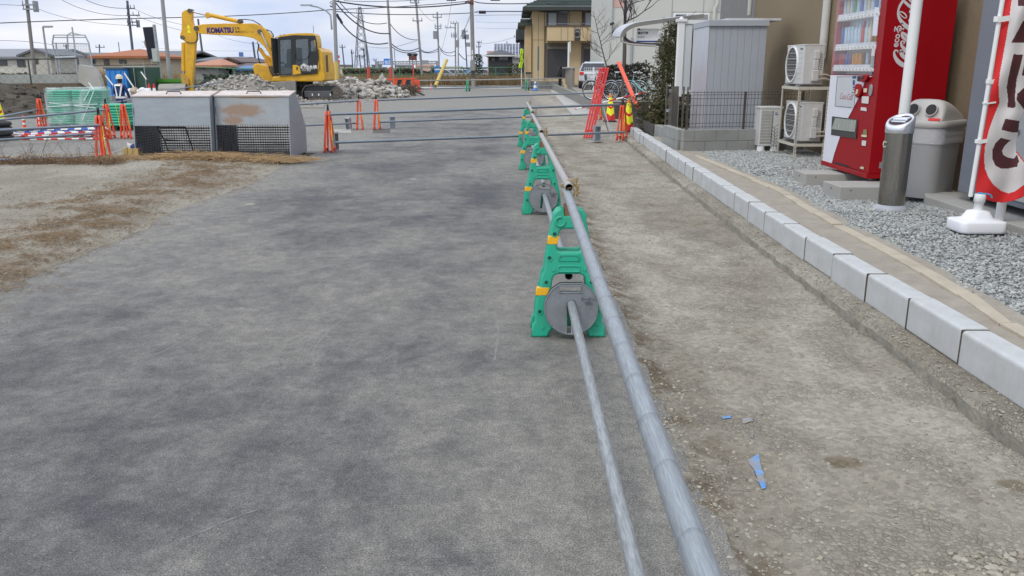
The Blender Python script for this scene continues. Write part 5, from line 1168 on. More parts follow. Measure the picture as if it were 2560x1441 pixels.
def striped_pole(m1, lab):
    t = thing('cone_bar', lab, 'striped bar'); L_ = 1.95; o = MB(); n_ = 13
    for k in range(n_): a = L_ * k / n_; o.tube((a, 0, 0), (a + L_ / n_, 0, 0), .019, n=10, cap=False, mi=k % 2)
    o.build('bar', [M_WHITE, m1], t)
    for x, s in ((0, -1), (L_, 1)): o = MB(); o.hollow((x + s * .035, 0, -.008), (x + s * .035, 0, .008), .045, .033, 14); o.build('end_ring', m1, t)
    return t
M_BLUEP = mat('blue_plastic', (.02, .11, .50), .45); sp_r = striped_pole(M_RED, 'x'); sp_b = striped_pole(M_BLUEP, 'x'); rg = random.Random(5)
ords = ['nearest', 'second nearest', 'third nearest', 'fourth nearest', 'farthest']
for k, (px, py, z) in enumerate(((40, 349, .03), (30, 342, .03), (36, 340, .09), (44, 336, .12), (34, 334, .06))):
    q = gp(px, py, z); place(sp_r, k > 0, tuple(q), 0, ords[k] + ' of the red and white bars lying by the road', 'red and white bars on the ground', rot=(0, R(rg.uniform(-1.5, .5)), R(rg.uniform(-1, 5))))
for k, (px, py, z) in enumerate(((46, 331, .12), (40, 328, .16), (50, 326, .2), (60, 325, .14))):
    q = gp(px, py, z); place(sp_b, k > 0, tuple(q), 0, ords[k] + ' of the blue and white bars lying by the road', 'blue and white bars on the ground', rot=(0, R(rg.uniform(-1.5, 0)), R(rg.uniform(0, 5))))
q = gp(-25, 352)
for k in range(4):
    o = MB(); o.path([q + Vector((.42 * math.cos(a), .42 * math.sin(a), .06 + k * .1)) for a in np.linspace(0, 2 * PI, 26)], .05, 8); tag(o.build('hose_coil', M_BLACK), ['bottom', 'second lowest', 'second highest', 'top'][k] + ' black hose coil of the pile at the left edge', 'hose', 'coils of black hose')
def small_post(px, py, lab, h=.5):
    t = thing('traffic_post', lab, 'post', tuple(gp(px, py)), 0, 'small striped posts'); o = MB()
    for k in range(5): o.tube((0, 0, .03 + k * h / 5), (0, 0, .03 + (k + 1) * h / 5), .04, n=12, cap=(k == 4), mi=k % 2)
    o.build('post', [M_ORANGE, M_WHITE], t); o = MB(); o.lathe([(.09, 0), (.09, .02), (.05, .03)], 14); o.build('base', M_ORANGE, t)
small_post(62, 321, 'small orange and white post between the left cone and the far left barricade', .3); small_post(21, 321, 'small orange and white post just behind the left cone', .25); small_post(102, 319, 'small orange and white post seen through the far left barricade', .3)
# chevron cones
def chevron_cone(lab, top=.80):
    t = thing('traffic_cone', lab, 'cone'); nr, ns = 60, 48; V = []; Fq = []; MI = []
    r0, r1 = .155, .035
    for j in range(nr + 1):
        z = .03 + (top - .03) * j / nr; r = r0 + (r1 - r0) * j / nr
        for i in range(ns): a = 2 * PI * i / ns; V.append((r * math.cos(a), r * math.sin(a), z))
    for j in range(nr):
        for i in range(ns):
            a = 2 * PI * (i + .5) / ns; z = .03 + (top - .03) * (j + .5) / nr; da = abs((a - 1.5 * PI + PI) % (2 * PI) - PI); xx = math.sin(min(da, PI / 2)) * (r0 + (r1 - r0) * j / nr)
            if z > .70: m_ = 0
            elif da > 1.35: m_ = 1 if .2 < z < .7 else 2
            else:
                w = z - xx * .75; m_ = 1 if (.43 < w < .70 or .17 < w < .36) and z < .70 else 2
                if z < .17: m_ = 2
            Fq.append((j * ns + i, j * ns + (i + 1) % ns, (j + 1) * ns + (i + 1) % ns, (j + 1) * ns + i)); MI.append(m_)
    raw_mesh('cone_shell', V, Fq, [mat('cone_orange', (.72, .22, .03), .5), M_YEL_REF, M_RED], t, True, MI)
    o = MB(); o.lathe([(.035, top - .001), (.025, top + .002)], 20); o.build('cap', M_ORANGE, t)
    o = MB(); loft(o, [rsec(.37, .37, 0, .03), rsec(.37, .37, .025, .03), rsec(.33, .33, .034, .03)]); o.build('base', M_BLACK, t, bevel=0); return t
cc = chevron_cone('x')
place(cc, False, tuple(gp(1570, 329)), 0, 'yellow and red chevron cone at the end of the kerb, nearer one', 'chevron cones')
place(cc, True, tuple(gp(1525, 304)), 0, 'yellow and red chevron cone beside the red stack, farther one', 'chevron cones')
place(cc, True, tuple(gp(4, 323)), R(10), 'yellow and red chevron cone cut by the left edge of the photo', 'chevron cones')
t = thing('traffic_cone', 'blue and white cone by the far green barricade', 'cone', tuple(gp(1338, 227))); o = MB()
for k, (a, b, m_) in enumerate(((.03, .2, 0), (.2, .38, 1), (.38, .52, 0), (.52, .64, 1), (.64, .75, 0))): f = lambda z: .17 - .15 * z / .75; o.lathe([(f(a), a), (f(b), b)], 20, mi=m_)
o.build('cone_shell', [mat('cone_blue', (.10, .25, .62), .5), M_WHITE], t); o = MB(); o.bx(-.2, .2, -.2, .2, 0, .03); o.build('base', mat('cone_blue', (1, 1, 1)), t)
# far row of green barricades
for k, p in enumerate(((1169, 229), (1317, 226))):
    q = gp(*p); place(bar0, True, (q.x, q.y, 0), R(82), ['far green barricade standing before the concrete utility pole', 'far green barricade standing beside the blue and white cone'][k], 'green barricades far away'); w = copy_tree(w0); w.location = (q.x + .15, q.y, .19); w.rotation_euler = (0, 0, R(85)); w['label'] = ['round weight plate on the far green barricade before the utility pole', 'round weight plate on the far green barricade by the blue cone'][k]
pipe(pz(1168, 201, 60.0), pz(1408, 196, 61.5), 'far top pipe between the far green barricades and the block wall', m=M_PIPE2, r=.04); pipe(pz(1030, 202, 58.5), pz(1170, 201, 60.0), 'far top pipe running left from the far green barricade', m=M_PIPE2, r=.04)
pipe(pz(1030, 223, 64.8), pz(1410, 215, 66.0), 'far low dark pipe along the pale strip', m=M_PIPED, r=.05)
# ------------------------------------------------------------------ right middle: leaning red frames, planter, bushes, bikes
rs = thing('folded_sign_frame', 'red folded barrier frames leaning in a tall stack by the kerb', 'barrier frame')
A0 = gp(1470, 346); T0 = dp(1511, 170, 20.3)
for k, (dx, dy) in enumerate(((-.09, 0), (-.03, .03), (.03, .05), (.09, .08))):
    o = MB(); o.beam(A0 + Vector((dx, dy, .0)), T0 + Vector((dx * 1.1, dy, 0)), .042, .042, up=(0, 1, 0)); o.build('rail', M_RED, rs, bevel=.006)
o = MB()
for f_ in (.10, .97): p = A0.lerp(T0, f_); o.beam(p + Vector((-.1, 0, 0)), p + Vector((.12, .11, 0)), .04, .035)
o.build('crossbar', M_RED, rs)
for (a, b) in (((1492, 238), (1521, 330)), ((1500, 243), (1532, 345))): o = MB(); o.tube(dp(*a, 20.2), gp(*b), .013, n=8); o.build('strut', M_GALV_T, rs)
rebase(rs, (A0.x, A0.y, 0))
o = MB(); o.beam(dp(1546, 156, 22.0), dp(1594, 268, 19.8), .09, .05, up=(0, 1, 0)); tag(o.build('red_bar', M_ORANGE, bevel=.008), 'loose orange-red bar leaning in front of the bicycles', 'bar')
t = thing('cone_bar', 'red and white bar stretched from the cone towards the conifer', 'striped bar'); pa, pb_ = dp(1440, 273, 25.6), dp(1634, 226, 23.5); o = MB()
for k in range(11): o.tube(pa.lerp(pb_, k / 11), pa.lerp(pb_, (k + 1) / 11), .022, n=10, cap=False, mi=k % 2)
o.build('bar', [M_WHITE, M_RED], t)
for p_e in (pa, pb_): o = MB(); o.hollow(p_e + Vector((0, 0, -.012)), p_e + Vector((0, 0, .012)), .05, .036, 14); o.build('end_ring', M_RED, t)
rebase(t, pa)
M_DBLK = mat('dark_block', (.06, .053, .048), .9, var=.25, vs=6, bump=.4, bs=60, dirt=(.13, .12, .11), dfac=.5, ds=5)
t = thing('planter_wall', 'low dark block planter wall under the conifer', 'wall')
block_wall(t, (2.99, 20.3), (2.99, 17.55), .04, 2, m=M_DBLK, name='dark_blocks'); block_wall(t, (2.93, 20.35), (4.9, 20.35), .04, 2, m=M_DBLK, name='back_blocks'); c = MB(); c.bx(2.95, 3.10, 16.55, 17.5, .04, .42); c.build('pale_blocks', M_BLOCK, t, bevel=.004); rebase(t, (3, 18, 0))
c = MB(); c.bx(3.06, 4.9, 16.6, 20.3, .0, .36); tag(c.build('planter_soil', M_SOIL), kind='structure')
t = thing('retaining_wall', 'dark block wall carrying the bicycle yard', 'wall'); block_wall(t, (3.05, 26.9), (5.0, 26.7), -.05, 3, m=M_DBLK, name='front_blocks'); c = MB(); c.bx(2.95, 3.15, 26.9, 63, -.05, .42); c.build('side_wall', M_CONC_D, t); rebase(t, (3.1, 26.9, 0))
c = MB(); c.prism([(3.15, 27.0), (30, 27.0), (30, 64), (4.1, 64), (3.15, 40)], -.1, .40, 'xy'); tag(c.build('raised_yard', M_SOIL), kind='structure')
def foliage(name, pts, mats_, parent, size=.05, sq=.35, seed=1):
    rgn = np.random.RandomState(seed); V = []; F = []; MI = []
    for (x, y, z) in pts:
        d = rgn.randn(3); d /= np.linalg.norm(d); e = np.cross(d, rgn.randn(3)); e /= np.linalg.norm(e); s = size * rgn.uniform(.6, 1.4); b = len(V); p = np.array((x, y, z))
        V += [p - d * s, p + e * s * sq, p + d * s, p - e * s * sq]; F.append((b, b + 1, b + 2, b + 3)); MI.append(rgn.randint(len(mats_)))
    return raw_mesh(name, V, F, mats_, parent, False, MI)
def leafm(n, c): return mat('leaf_' + n, c, .75, var=.25, vs=8, spec=.3)
CON = [leafm('olive', (.075, .078, .028)), leafm('dark', (.032, .040, .018)), leafm('brown', (.11, .085, .035)), leafm('mid', (.05, .062, .024))]
def sprays(n, cfn, seed, drop=.12, per=14, L_=.14):
    rgn = np.random.RandomState(seed); out = []; 
    for _ in range(n):
        c = cfn(rgn)
        if c is None: continue
        d = rgn.randn(3) * (1, 1, .5); d[2] -= .3 * drop; d /= np.linalg.norm(d)
        for k in range(per): f = k / per; out.append(tuple(np.array(c) + d * L_ * 1.6 * f + rgn.randn(3) * .022 * (1 - f * .5)))
    return out
t = thing('conifer', 'dark olive conifer hedge plant growing between the bicycles and the white panels', 'tree', (3.55, 18.9, .36))
def cf(r):
    z = r.uniform(-.12, 2.1); w = .42 + .10 * math.sin(z * 3) - .10 * abs(z - 1.0); a = r.uniform(0, 2 * PI); rad = w * (r.rand() ** .4)
    x = rad * 1.25 * math.cos(a) + (-.10 if z < .6 else .05); 
    if z > 1.7: x += (z - 1.7) * .3
    if z < .55: x = x * 1.35 - .08
    if mnoise.noise((x * 3, z * 3, a)) < -.22: return None
    return (x, rad * math.sin(a) * 1.2, z)
foliage('crown', sprays(1900, cf, 3), CON, t, .030, .28)
o = MB(); rg = random.Random(1)
for k in range(3): x = (-.12, .1, .28)[k]; o.path([(x * .5, 0, -.1), (x, .05, .7), (x * 1.1, 0, 1.5), (x * .9, 0, 2.2)], .03, 7, True, .01)
for k in range(26): z = rg.uniform(.2, 2.1); a = rg.uniform(0, 2 * PI); o.path([(.1, 0, z), (.1 + .25 * math.cos(a), .25 * math.sin(a), z + .15), (.1 + .42 * math.cos(a), .4 * math.sin(a), z + .28)], .008, 5, True, .003)
o.build('branches', mat('bark', (.10, .085, .07), .9, var=.3, vs=20), t)
def bush(lab, x, y, z0, w, h, d, n, seed, cols=None, name='shrub', cat='shrub'):
    t = thing(name, lab, cat, (x, y, z0))
    def f(r): a = r.uniform(0, 2 * PI); rr = r.rand() ** .45; zz = r.rand() ** .8; k = math.sqrt(max(1 - (zz - .35) ** 2 * 1.6, .05)); return (w / 2 * rr * k * math.cos(a), d / 2 * rr * k * math.sin(a), zz * h)
    foliage('leaves', sprays(n, f, seed, 0, 9, .1), cols or CON, t, .045, .5, seed); o = MB(); [o.path([(0, 0, -.02), (w * .15 * math.cos(k), d * .15 * math.sin(k), h * .4), (w * .3 * math.cos(k * 2.1), d * .3 * math.sin(k * 2.1), h * .75)], .015, 5, True, .004) for k in range(5)]; o.build('stems', M_TWIG, t); return t
DK = [leafm('black', (.022, .026, .02)), leafm('dgreen', (.03, .04, .02)), leafm('brn', (.06, .042, .03))]
bush('dark low shrub in front of the parked car, behind the red stack', 4.05, 33.5, .4, 1.5, 1.25, 1.2, 420, 5, DK)
bush('dark shrub under the bare tree behind the bicycles', 5.1, 35.0, .4, 1.7, 1.3, 1.2, 420, 6, DK)
bush('round golden shrub above the parked car roof', 7.05, 56.0, .4, 3.2, 2.15, 2, 900, 7, [leafm('gold', (.20, .16, .05)), leafm('straw', (.16, .14, .06)), leafm('brn', (.06, .042, .03))])
bush('low conifer skirt spilling over the planter wall', 3.35, 18.0, .33, .8, .5, 1.3, 260, 12, CON)
# bare trees: recursive branches
def bare_tree(lab, base, h, seed, spread=.5, r=.06, lean=(0, 0), col=(.065, .055, .06), name='bare_tree', depth=5, side=0):
    rg = random.Random(seed); t = thing(name, lab, 'tree', tuple(base)); tr = MB(); br = MB(); top = Vector((lean[0], lean[1], h))
    pts = [Vector((lean[0] * f + rg.uniform(-.02, .02), lean[1] * f, h * f)) for f in np.linspace(0, 1, 9)]; tr.path(pts, r, 8, True, r * .25); tr.build('trunk', mat('tree_bark_%d' % seed, col, .9, var=.3, vs=12), t)
    def grow(p, d, L_, rr, lv):
        if lv == 0 or rr < .0030: return
        pp_ = [p]; dd = d
        for _ in range(4): dd = (dd + Vector((rg.uniform(-.3, .3), rg.uniform(-.3, .3), rg.uniform(-.12, .30)))).normalized(); pp_.append(pp_[-1] + dd * L_ / 4)
        br.path(pp_, rr, 4, False, rr * .5)
        for k in range(4 if lv > 1 else 3): s = rg.choice(pp_[1:]); d2 = (dd + Vector((rg.uniform(-1, 1), rg.uniform(-1, 1), rg.uniform(-.3, .8)))).normalized(); grow(s, d2, L_ * rg.uniform(.45, .72), rr * .55, lv - 1)
    n_ = 12
    for k in range(n_):
        f = .38 + .6 * k / n_; p = pts[0].lerp(top, f); a = rg.uniform(0, 2 * PI) if not side else rg.choice((0, PI)) + rg.uniform(-.5, .5); grow(p, Vector((math.cos(a), math.sin(a), rg.uniform(.2, 1.1))).normalized(), h * spread * (1.2 - f) * rg.uniform(.35, .8) + .25, r * .42 * (1.1 - f * .6), depth)
    br.build('branches', MC['tree_bark_%d' % seed], t); return t
bare_tree('bare dark tree standing before the white building', dp(1558, 232, 36), 6.6, 11, .42, .095, (-.05, 0))
bare_tree('slim leaning bare sapling left of the bare tree', dp(1534, 232, 34), 3.1, 12, .5, .035, (-.9, .1), (.085, .06, .045), side=1)
# bicycles
def bicycle(lab, loc, rz, fm, seatm=M_BLACK):
    t = thing('bicycle', lab, 'bicycle', loc, rz, 'parked bicycles')
    for x in (0, 1.08):
        w = MB(); w.path([(x + .33 * math.cos(a), 0, .34 + .33 * math.sin(a)) for a in np.linspace(0, 2 * PI, 33)], .018, 6); wo = w.build('wheel', M_BLACK, t)
        w = MB(); w.path([(x + .30 * math.cos(a), 0, .34 + .30 * math.sin(a)) for a in np.linspace(0, 2 * PI, 33)], .012, 6); w.build('rim', M_ALU, wo)
        w = MB(); [w.tube((x, 0, .34), (x + .3 * math.cos(a), 0, .34 + .3 * math.sin(a)), .0025, n=3) for a in np.linspace(0, 2 * PI, 17)[:-1]]; w.tube((x, -.04, .34), (x, .04, .34), .02, n=8); w.build('spokes', M_ALU, wo)
        w = MB(); w.path([(x + .37 * math.cos(a), 0, .34 + .37 * math.sin(a)) for a in np.linspace(.3, 2.7, 14)], .022, 5); w.build('mudguard', M_GALV, t)
    f = MB(); f.path([(1.08, 0, .34), (.98, 0, .62), (.93, 0, .82)], .018, 8); f.path([(.95, 0, .74), (.7, 0, .48), (.45, 0, .30)], .02, 8); f.path([(.94, 0, .68), (.66, 0, .42), (.45, 0, .27)], .014, 8); f.path([(.45, 0, .28), (.35, 0, .62), (.32, 0, .78)], .018, 8); f.path([(0, 0, .34), (.45, 0, .28)], .013, 8); f.path([(0, 0, .34), (.36, 0, .60)], .012, 8); f.build('frame', fm, t)
    s = MB(); s.blob((.30, 0, .83), .12, 2, 0, (1.2, .8, .35), smooth=True, rot=Euler((0, 0, 0))); s.build('saddle', seatm, t)
    h = MB(); h.path([(.93, 0, .82), (.91, 0, .98), (.90, .12, 1.02), (.80, .28, 1.0), (.70, .28, .98)], .012, 7); h.path([(.90, 0, 1.0), (.90, -.12, 1.02), (.80, -.28, 1.0), (.70, -.28, .98)], .012, 7); h.build('handlebar', M_ALU, t)
    b = MB()
    for z in (.70, .78, .86, .92): b.path([(1.02 + (z - .7) * .1, -.17, z), (1.30 + (z - .7) * .1, -.17, z), (1.30 + (z - .7) * .1, .17, z), (1.02 + (z - .7) * .1, .17, z), (1.02 + (z - .7) * .1, -.17, z)], .006, 4)
    for k in range(12): y = -.17 + .34 * k / 11; b.tube((1.30, y, .7), (1.32, y, .92), .004, n=3); b.tube((1.02, y, .7), (1.3, y, .7), .004, n=3)
    b.build('basket', M_BLACK, t); r = MB(); r.bx(-.12, .22, -.06, .06, .69, .71); r.path([(0, -.07, .34), (-.05, -.07, .7)], .007, 4); r.path([(0, .07, .34), (-.05, .07, .7)], .007, 4); r.build('rack', M_GALV_T, t); return t
qb = dp(1618, 243, 30.5)
bicycle('pale teal bicycle nearest the conifer', (qb.x + .3, 30.2, .40), R(180 - 32), mat('teal_paint', (.18, .50, .52), .35))
bicycle('dark bicycle with silver wheels left of the teal one', (qb.x - .25, 30.9, .40), R(180 - 28), mat('black_paint', (.03, .03, .035), .35))
bicycle('black bicycle mostly hidden behind the dark one', (qb.x - .85, 31.6, .40), R(180 - 20), mat('black_paint', (.03, .03, .035)))
# curved cycle shelter
cs_ = thing('cycle_shelter', 'curved roofed shelter with a grey fascia over the bicycles', 'shelter'); YS = 27.6
pr_ = [dp(x, y, YS) for x, y in ((1556, 92), (1559, 82), (1567, 73), (1580, 66), (1595, 61), (1640, 55), (1700, 47), (1760, 40))]
pts = smooth_pts([(p.x, p.z) for p in pr_], 2, False)
a_, b_ = ribbon([Vector(p) for p in pts], .062); o = MB()
for i in range(len(a_) - 1): o.add([(a_[i][0], YS, a_[i][1]), (a_[i + 1][0], YS, a_[i + 1][1]), (b_[i + 1][0], YS, b_[i + 1][1]), (b_[i][0], YS, b_[i][1])] + [(a_[i][0], YS + .1, a_[i][1]), (a_[i + 1][0], YS + .1, a_[i + 1][1]), (b_[i + 1][0], YS + .1, b_[i + 1][1]), (b_[i][0], YS + .1, b_[i][1])], [(0, 1, 2, 3), (4, 5, 6, 7), (0, 1, 5, 4), (2, 3, 7, 6)])
o.build('fascia', mat('fascia_grey', (.22, .215, .20), .5, .2), cs_)
o = MB(); m_ = len(a_); sh = -.15; v1 = [(x, YS + .1, z - .01) for x, z in a_]; v2 = [(x + sh, YS + 1.0, z + .03) for x, z in a_]; o.add(v1 + v2 + [(x, y, z - .03) for x, y, z in v1 + v2], [(i, i + 1, m_ + i + 1, m_ + i) for i in range(m_ - 1)] + [(2 * m_ + i, 2 * m_ + i + 1, 3 * m_ + i + 1, 3 * m_ + i) for i in range(m_ - 1)] + [(0, m_, 3 * m_, 2 * m_), (m_ - 1, 2 * m_ - 1, 4 * m_ - 1, 3 * m_ - 1)], True); o.build('roof_sheet', mat('roof_pale', (.42, .45, .48), .4), cs_)
lp = [dp(x, y, YS + .1) for x, y in ((1552, 93), (1552, 101), (1559, 107), (1575, 111), (1600, 113), (1640, 115))]
o = MB(); o.path(smooth_pts([tuple(p) for p in lp], 2, False), .03, 8); o.build('lower_rail', mat('rail_light', (.42, .40, .38), .4, .3), cs_)
o = MB(); o.path(smooth_pts([tuple(dp(x, y, YS + .25)) for x, y in ((1561, 92), (1566, 100), (1580, 108), (1610, 111), (1660, 112))], 2, False), .045, 8); o.build('lower_rail', mat('rail_dark', (.05, .04, .045), .4), cs_)
for (px, yy) in ((1562, YS + 2.5), (1665, YS + .5), (1700, YS + 3)): q = dp(px, 60, yy); o = MB(); o.bx(q.x - .04, q.x + .04, yy - .04, yy + .04, .38, 2.75); o.build('post', mat('post_brown', (.10, .085, .07), .5), cs_)
rebase(cs_, (4.5, YS, .4))
sg = thing('notice_sign', 'white notice board with black characters hung under the cycle shelter roof', 'sign'); q0, q1 = dp(1591, 106, YS + .3), dp(1646, 72, YS + .3)
o = MB(); o.bx(q0.x, q1.x, YS + .3, YS + .33, q0.z, q1.z); o.build('board', M_WHITE, sg); o = MB(); o.bx(q0.x, q1.x, YS + .295, YS + .299, q0.z, q0.z + .045); o.build('blue_band', M_NAVY, sg)
TM = lambda x, z: basis((q0.x + x, YS + .296, q0.z + z), (1, 0, 0), (0, 0, 1))
text('lettering', '総合管理', .085, M_BLACK, sg, TM(.03, .25), .002, bold=.002); o = MB(); o.bx(q0.x + .03, q0.x + .28, YS + .296, YS + .299, q0.z + .17, q0.z + .18); o.bx(q0.x + .03, q0.x + .25, YS + .296, YS + .299, q0.z + .135, q0.z + .145); o.build('fine_print', M_BLACK, sg)
o = MB(); o.tube((q0.x + .07, YS + .299, q0.z + .40), (q0.x + .07, YS + .294, q0.z + .40), .032, n=18); o.build('round_emblem', mat('emblem', (.12, .02, .06), .5), sg); rebase(sg, (q0.x, YS + .3, q0.z))
o = MB(); q = dp(1629, 170, 26.0); o.bx(q.x - .03, q.x + .03, 25.97, 26.03, .35, 1.58); tag(o.build('white_stake', mat('flaky_white', (.55, .54, .48), .8, var=.3, vs=20)), 'peeling white stake between the teal bicycle and the conifer', 'post')
# block wall, white mesh fence, parked cars
t = thing('block_wall', 'tan block wall section standing along the pavement before the cars', 'wall'); a0, a1 = gp(1455, 238, 0), gp(1410, 226, 0); 
block_wall(t, (3.78, 52.8), (4.02, 63.5), .4, 6, .15, m=mat('tan_block', (.25, .225, .19), .9, var=.08, vs=4, dirt=(.17, .155, .13), dfac=.5, ds=2)); c = MB(); c.bx(3.70, 4.14, 52.7, 63.6, 1.53, 1.60); c.build('coping', M_CONC, t); rebase(t, (3.9, 58, .4))
t = thing('white_fence', 'low white wire fence in front of the parked car', 'fence'); M_WW = mat('white_wire', (.72, .74, .75), .5)
mesh_panel((3.9, 46.5), (6.6, 46.0), .75, 1.55, M_WW, .11, [.75, .88, 1.02, 1.15, 1.28, 1.42, 1.55], .008).build('mesh_panel', M_WW, t)
for x in (4.38, 6.5): o = MB(); o.bx(x - .035, x + .035, 46.15, 46.22, .4, 1.6); o.build('post', M_WW, t)
block_wall(t, (3.8, 46.4), (6.6, 46.1), .3, 2, m=M_DBLK, name='base_blocks'); rebase(t, (5, 46.2, .4))
def car(lab, loc, rz, body, grp='parked cars'):
    t = thing('parked_car', lab, 'car', loc, rz, grp); b = MB()
    pf = [(-1.95, .32), (-1.95, .78), (-1.85, .95), (-1.55, 1.02), (-1.15, 1.45), (-.3, 1.53), (.55, 1.48), (1.15, 1.05), (1.8, .88), (1.97, .7), (1.97, .32)]
    lo = [(x, min(z, .98)) for x, z in pf]; b.prism(smooth_pts(lo, 1), -.82, .82, 'xz'); b.build('body', body, t, bevel=.05, seg=3)
    g = MB(); n1 = [(-1.6, .97), (-1.2, 1.40), (.55, 1.42), (1.22, .97)]; g.add([(x, y * (.80 if z < 1.2 else .66), z) for y in (-1, 1) for x, z in n1], [(0, 1, 2, 3), (7, 6, 5, 4), (0, 4, 5, 1), (1, 5, 6, 2), (2, 6, 7, 3), (3, 7, 4, 0)]); g.build('windows', mat('car_glass', (.02, .025, .03), .08, spec=.8), t, bevel=.03)
    r = MB(); r.add([(x, y, z) for x, y, z in ((-1.22, -.68, 1.40), (.55, -.68, 1.42), (.55, .68, 1.42), (-1.22, .68, 1.40), (-1.05, -.6, 1.5), (.4, -.6, 1.51), (.4, .6, 1.51), (-1.05, .6, 1.5))], [(0, 1, 5, 4), (1, 2, 6, 5), (2, 3, 7, 6), (3, 0, 4, 7), (4, 5, 6, 7), (0, 3, 2, 1)]); 
    for sx in (-1, 1):
        for (a, bb) in (((-1.6, .97), (-1.2, 1.42)), ((-.35, .97), (-.33, 1.42)), ((1.22, .97), (.55, 1.43))): r.beam((a[0], sx * .81, a[1]), (bb[0], sx * .68, bb[1]), .07, .05)
    r.build('roof', body, t, bevel=.02)
    for x in (-1.2, 1.25):
        for y in (-.80, .80): w = MB(); w.tube((x, y - .09, .32), (x, y + .09, .32), .31, n=22); wo = w.build('wheel', M_BLACK, t); w = MB(); w.tube((x, y - .1, .32), (x, y + .1, .32), .19, n=16); w.build('rim', M_ALU, wo)
    for y in (-.66, .66): l = MB(); l.box((-1.95, y, .86), (.08, .24, .16)); l.build('tail_light', M_RED, t, bevel=.01); l = MB(); l.box((1.9, y, .74), (.16, .3, .12)); l.build('headlight', M_WHITE, t, bevel=.02)
    p = MB(); p.box((-1.98, 0, .62), (.02, .34, .17)); p.build('number_plate', M_WHITE, t); return t
car('pale silver parked car with dark windows behind the white wire fence', (5.0, 50.5, .40), R(78), mat('car_white', (.50, .53, .58), .25, coat=.5))
car('silver parked car beside the pale one with dark windows, right behind the red stack', (7.4, 51.5, .40), R(82), mat('car_silver', (.45, .47, .50), .25, .4, coat=.5))
# ------------------------------------------------------------------ yellow excavator
EY = 42.6
ex = thing('excavator', 'yellow tracked excavator with black cab and blue lettering on its boom', 'excavator')
M_YEL = mat('machine_yellow', (.72, .40, .012), .42, var=.10, vs=1.5, dirt=(.36, .20, .04), dfac=.6, ds=2.2, coat=.15)
M_YELD = mat('worn_yellow', (.50, .30, .05), .55, var=.2, vs=4, dirt=(.20, .13, .06), dfac=.7, ds=5)
M_BLK = mat('cab_black', (.018, .022, .024), .35); M_TRK = mat('track_steel', (.09, .082, .072), .7, .2, var=.3, vs=8, dirt=(.19, .165, .13), dfac=.7, ds=4)
M_RAM = mat('chrome_ram', (.55, .55, .56), .25, .8)
M_ZERO = mat('grey_steel', (.26, .255, .24), .6, .3, var=.2, vs=3, dirt=(.34, .32, .27), dfac=.6, ds=2)
def e2(x, y, Y=EY): return dp(420 + x / 5.333, y / 5.333, Y)
def eprism(name, pts, y0, y1, m, bevel=.02, par=None):
    q = [e2(x, y, (y0 + y1) / 2) for x, y in pts]; o = MB(); o.prism([(p.x, p.z) for p in q], y0, y1, 'xz'); return o.build(name, m, par or ex, bevel=bevel, seg=2)
def etube(name, a, b, r, Y, m, r1=None, n=14, par=None): o = MB(); o.tube(e2(*a, Y), e2(*b, Y), r, r1, n); return o.build(name, m, par or ex)
eprism('arm', [(195, 178), (215, 155), (250, 135), (305, 122), (328, 150), (332, 270), (345, 330), (368, 378), (392, 450), (394, 520), (375, 575), (362, 800), (338, 1060), (325, 1130), (262, 1060), (243, 960), (238, 560), (172, 500), (176, 460), (196, 400)], EY - .14, EY + .14, M_YEL)
etube('cylinder', (208, 570), (210, 950), .105, EY - .02, M_YEL); etube('ram', (210, 950), (205, 1040), .05, EY - .02, M_RAM)
for d in (-.19, .19): eprism('linkage', [(170, 985), (205, 985), (275, 1050), (285, 1180), (235, 1150), (185, 1090)], EY + d - .03, EY + d + .03, M_YELD, .006)
eprism('bucket_link', [(236, 980), (262, 1000), (330, 1130), (338, 1245), (245, 1245), (200, 1100)], EY - .12, EY + .12, M_YEL)
p0, p1 = e2(-95, 1205, EY - .05), e2(262, 1198, EY - .15)
o = MB(); o.tube(p0, p1, .30, n=26); o.bx(p0.x, p1.x, EY - .3, EY + .35, p0.z - .38, p0.z - .05); o.build('bucket', M_ZERO, ex, bevel=.01)
o = MB(); o.tube(p1, p1 + Vector((.02, 0, 0)), .31, n=26); [o.box((p0.x + .1 + k * (p1.x - p0.x - .2) / 4, EY - .38, p0.z - .32), (.1, .2, .08)) for k in range(5)]; o.build('bucket_teeth', M_TRK, ex)
eprism('boom', [(372, 350), (480, 326), (760, 316), (1160, 316), (1225, 335), (1290, 378), (1360, 445), (1415, 520), (1450, 640), (1463, 800), (1470, 900), (1405, 900), (1380, 760), (1320, 655), (1240, 570), (1150, 515), (1040, 490), (820, 474), (600, 466), (430, 452), (385, 428), (362, 392)], EY - .17, EY + .17, M_YEL)
for (x, y, r) in ((395, 385, .12), (305, 150, .10), (210, 505, .10), (965, 290, .09), (1238, 425, .11), (215, 1040, .07)): o = MB(); p = e2(x, y); o.tube(p + Vector((0, -.21, 0)), p + Vector((0, .21, 0)), r, n=16); o.build('pin', M_TRK, ex)
etube('cylinder', (512, 192), (945, 290), .098, EY, M_YEL); etube('ram', (315, 155), (515, 205), .045, EY, M_RAM); o = MB(); p, q = e2(520, 180), e2(545, 240); o.tube(p, q, .12, n=12); o.build('cylinder_head', M_YEL, ex)
for dy, (a, b, c_) in ((-.26, ((1238, 435), (1335, 640), (1478, 905))), (.26, ((1190, 560), (1225, 650), (1390, 900)))): etube('ram', a, b, .04, EY + dy, M_RAM); etube('cylinder', b, c_, .095, EY + dy, M_YEL)
o = MB()
for k, off in enumerate((0, .05)):
    o.path([tuple(p + Vector((0, off, 0))) for p in (e2(*q_, EY) for q_ in ((940, 262), (1050, 262), (1130, 275), (1210, 320), (1290, 390), (1370, 420), (1402, 470), (1400, 500)))], .022, 6)
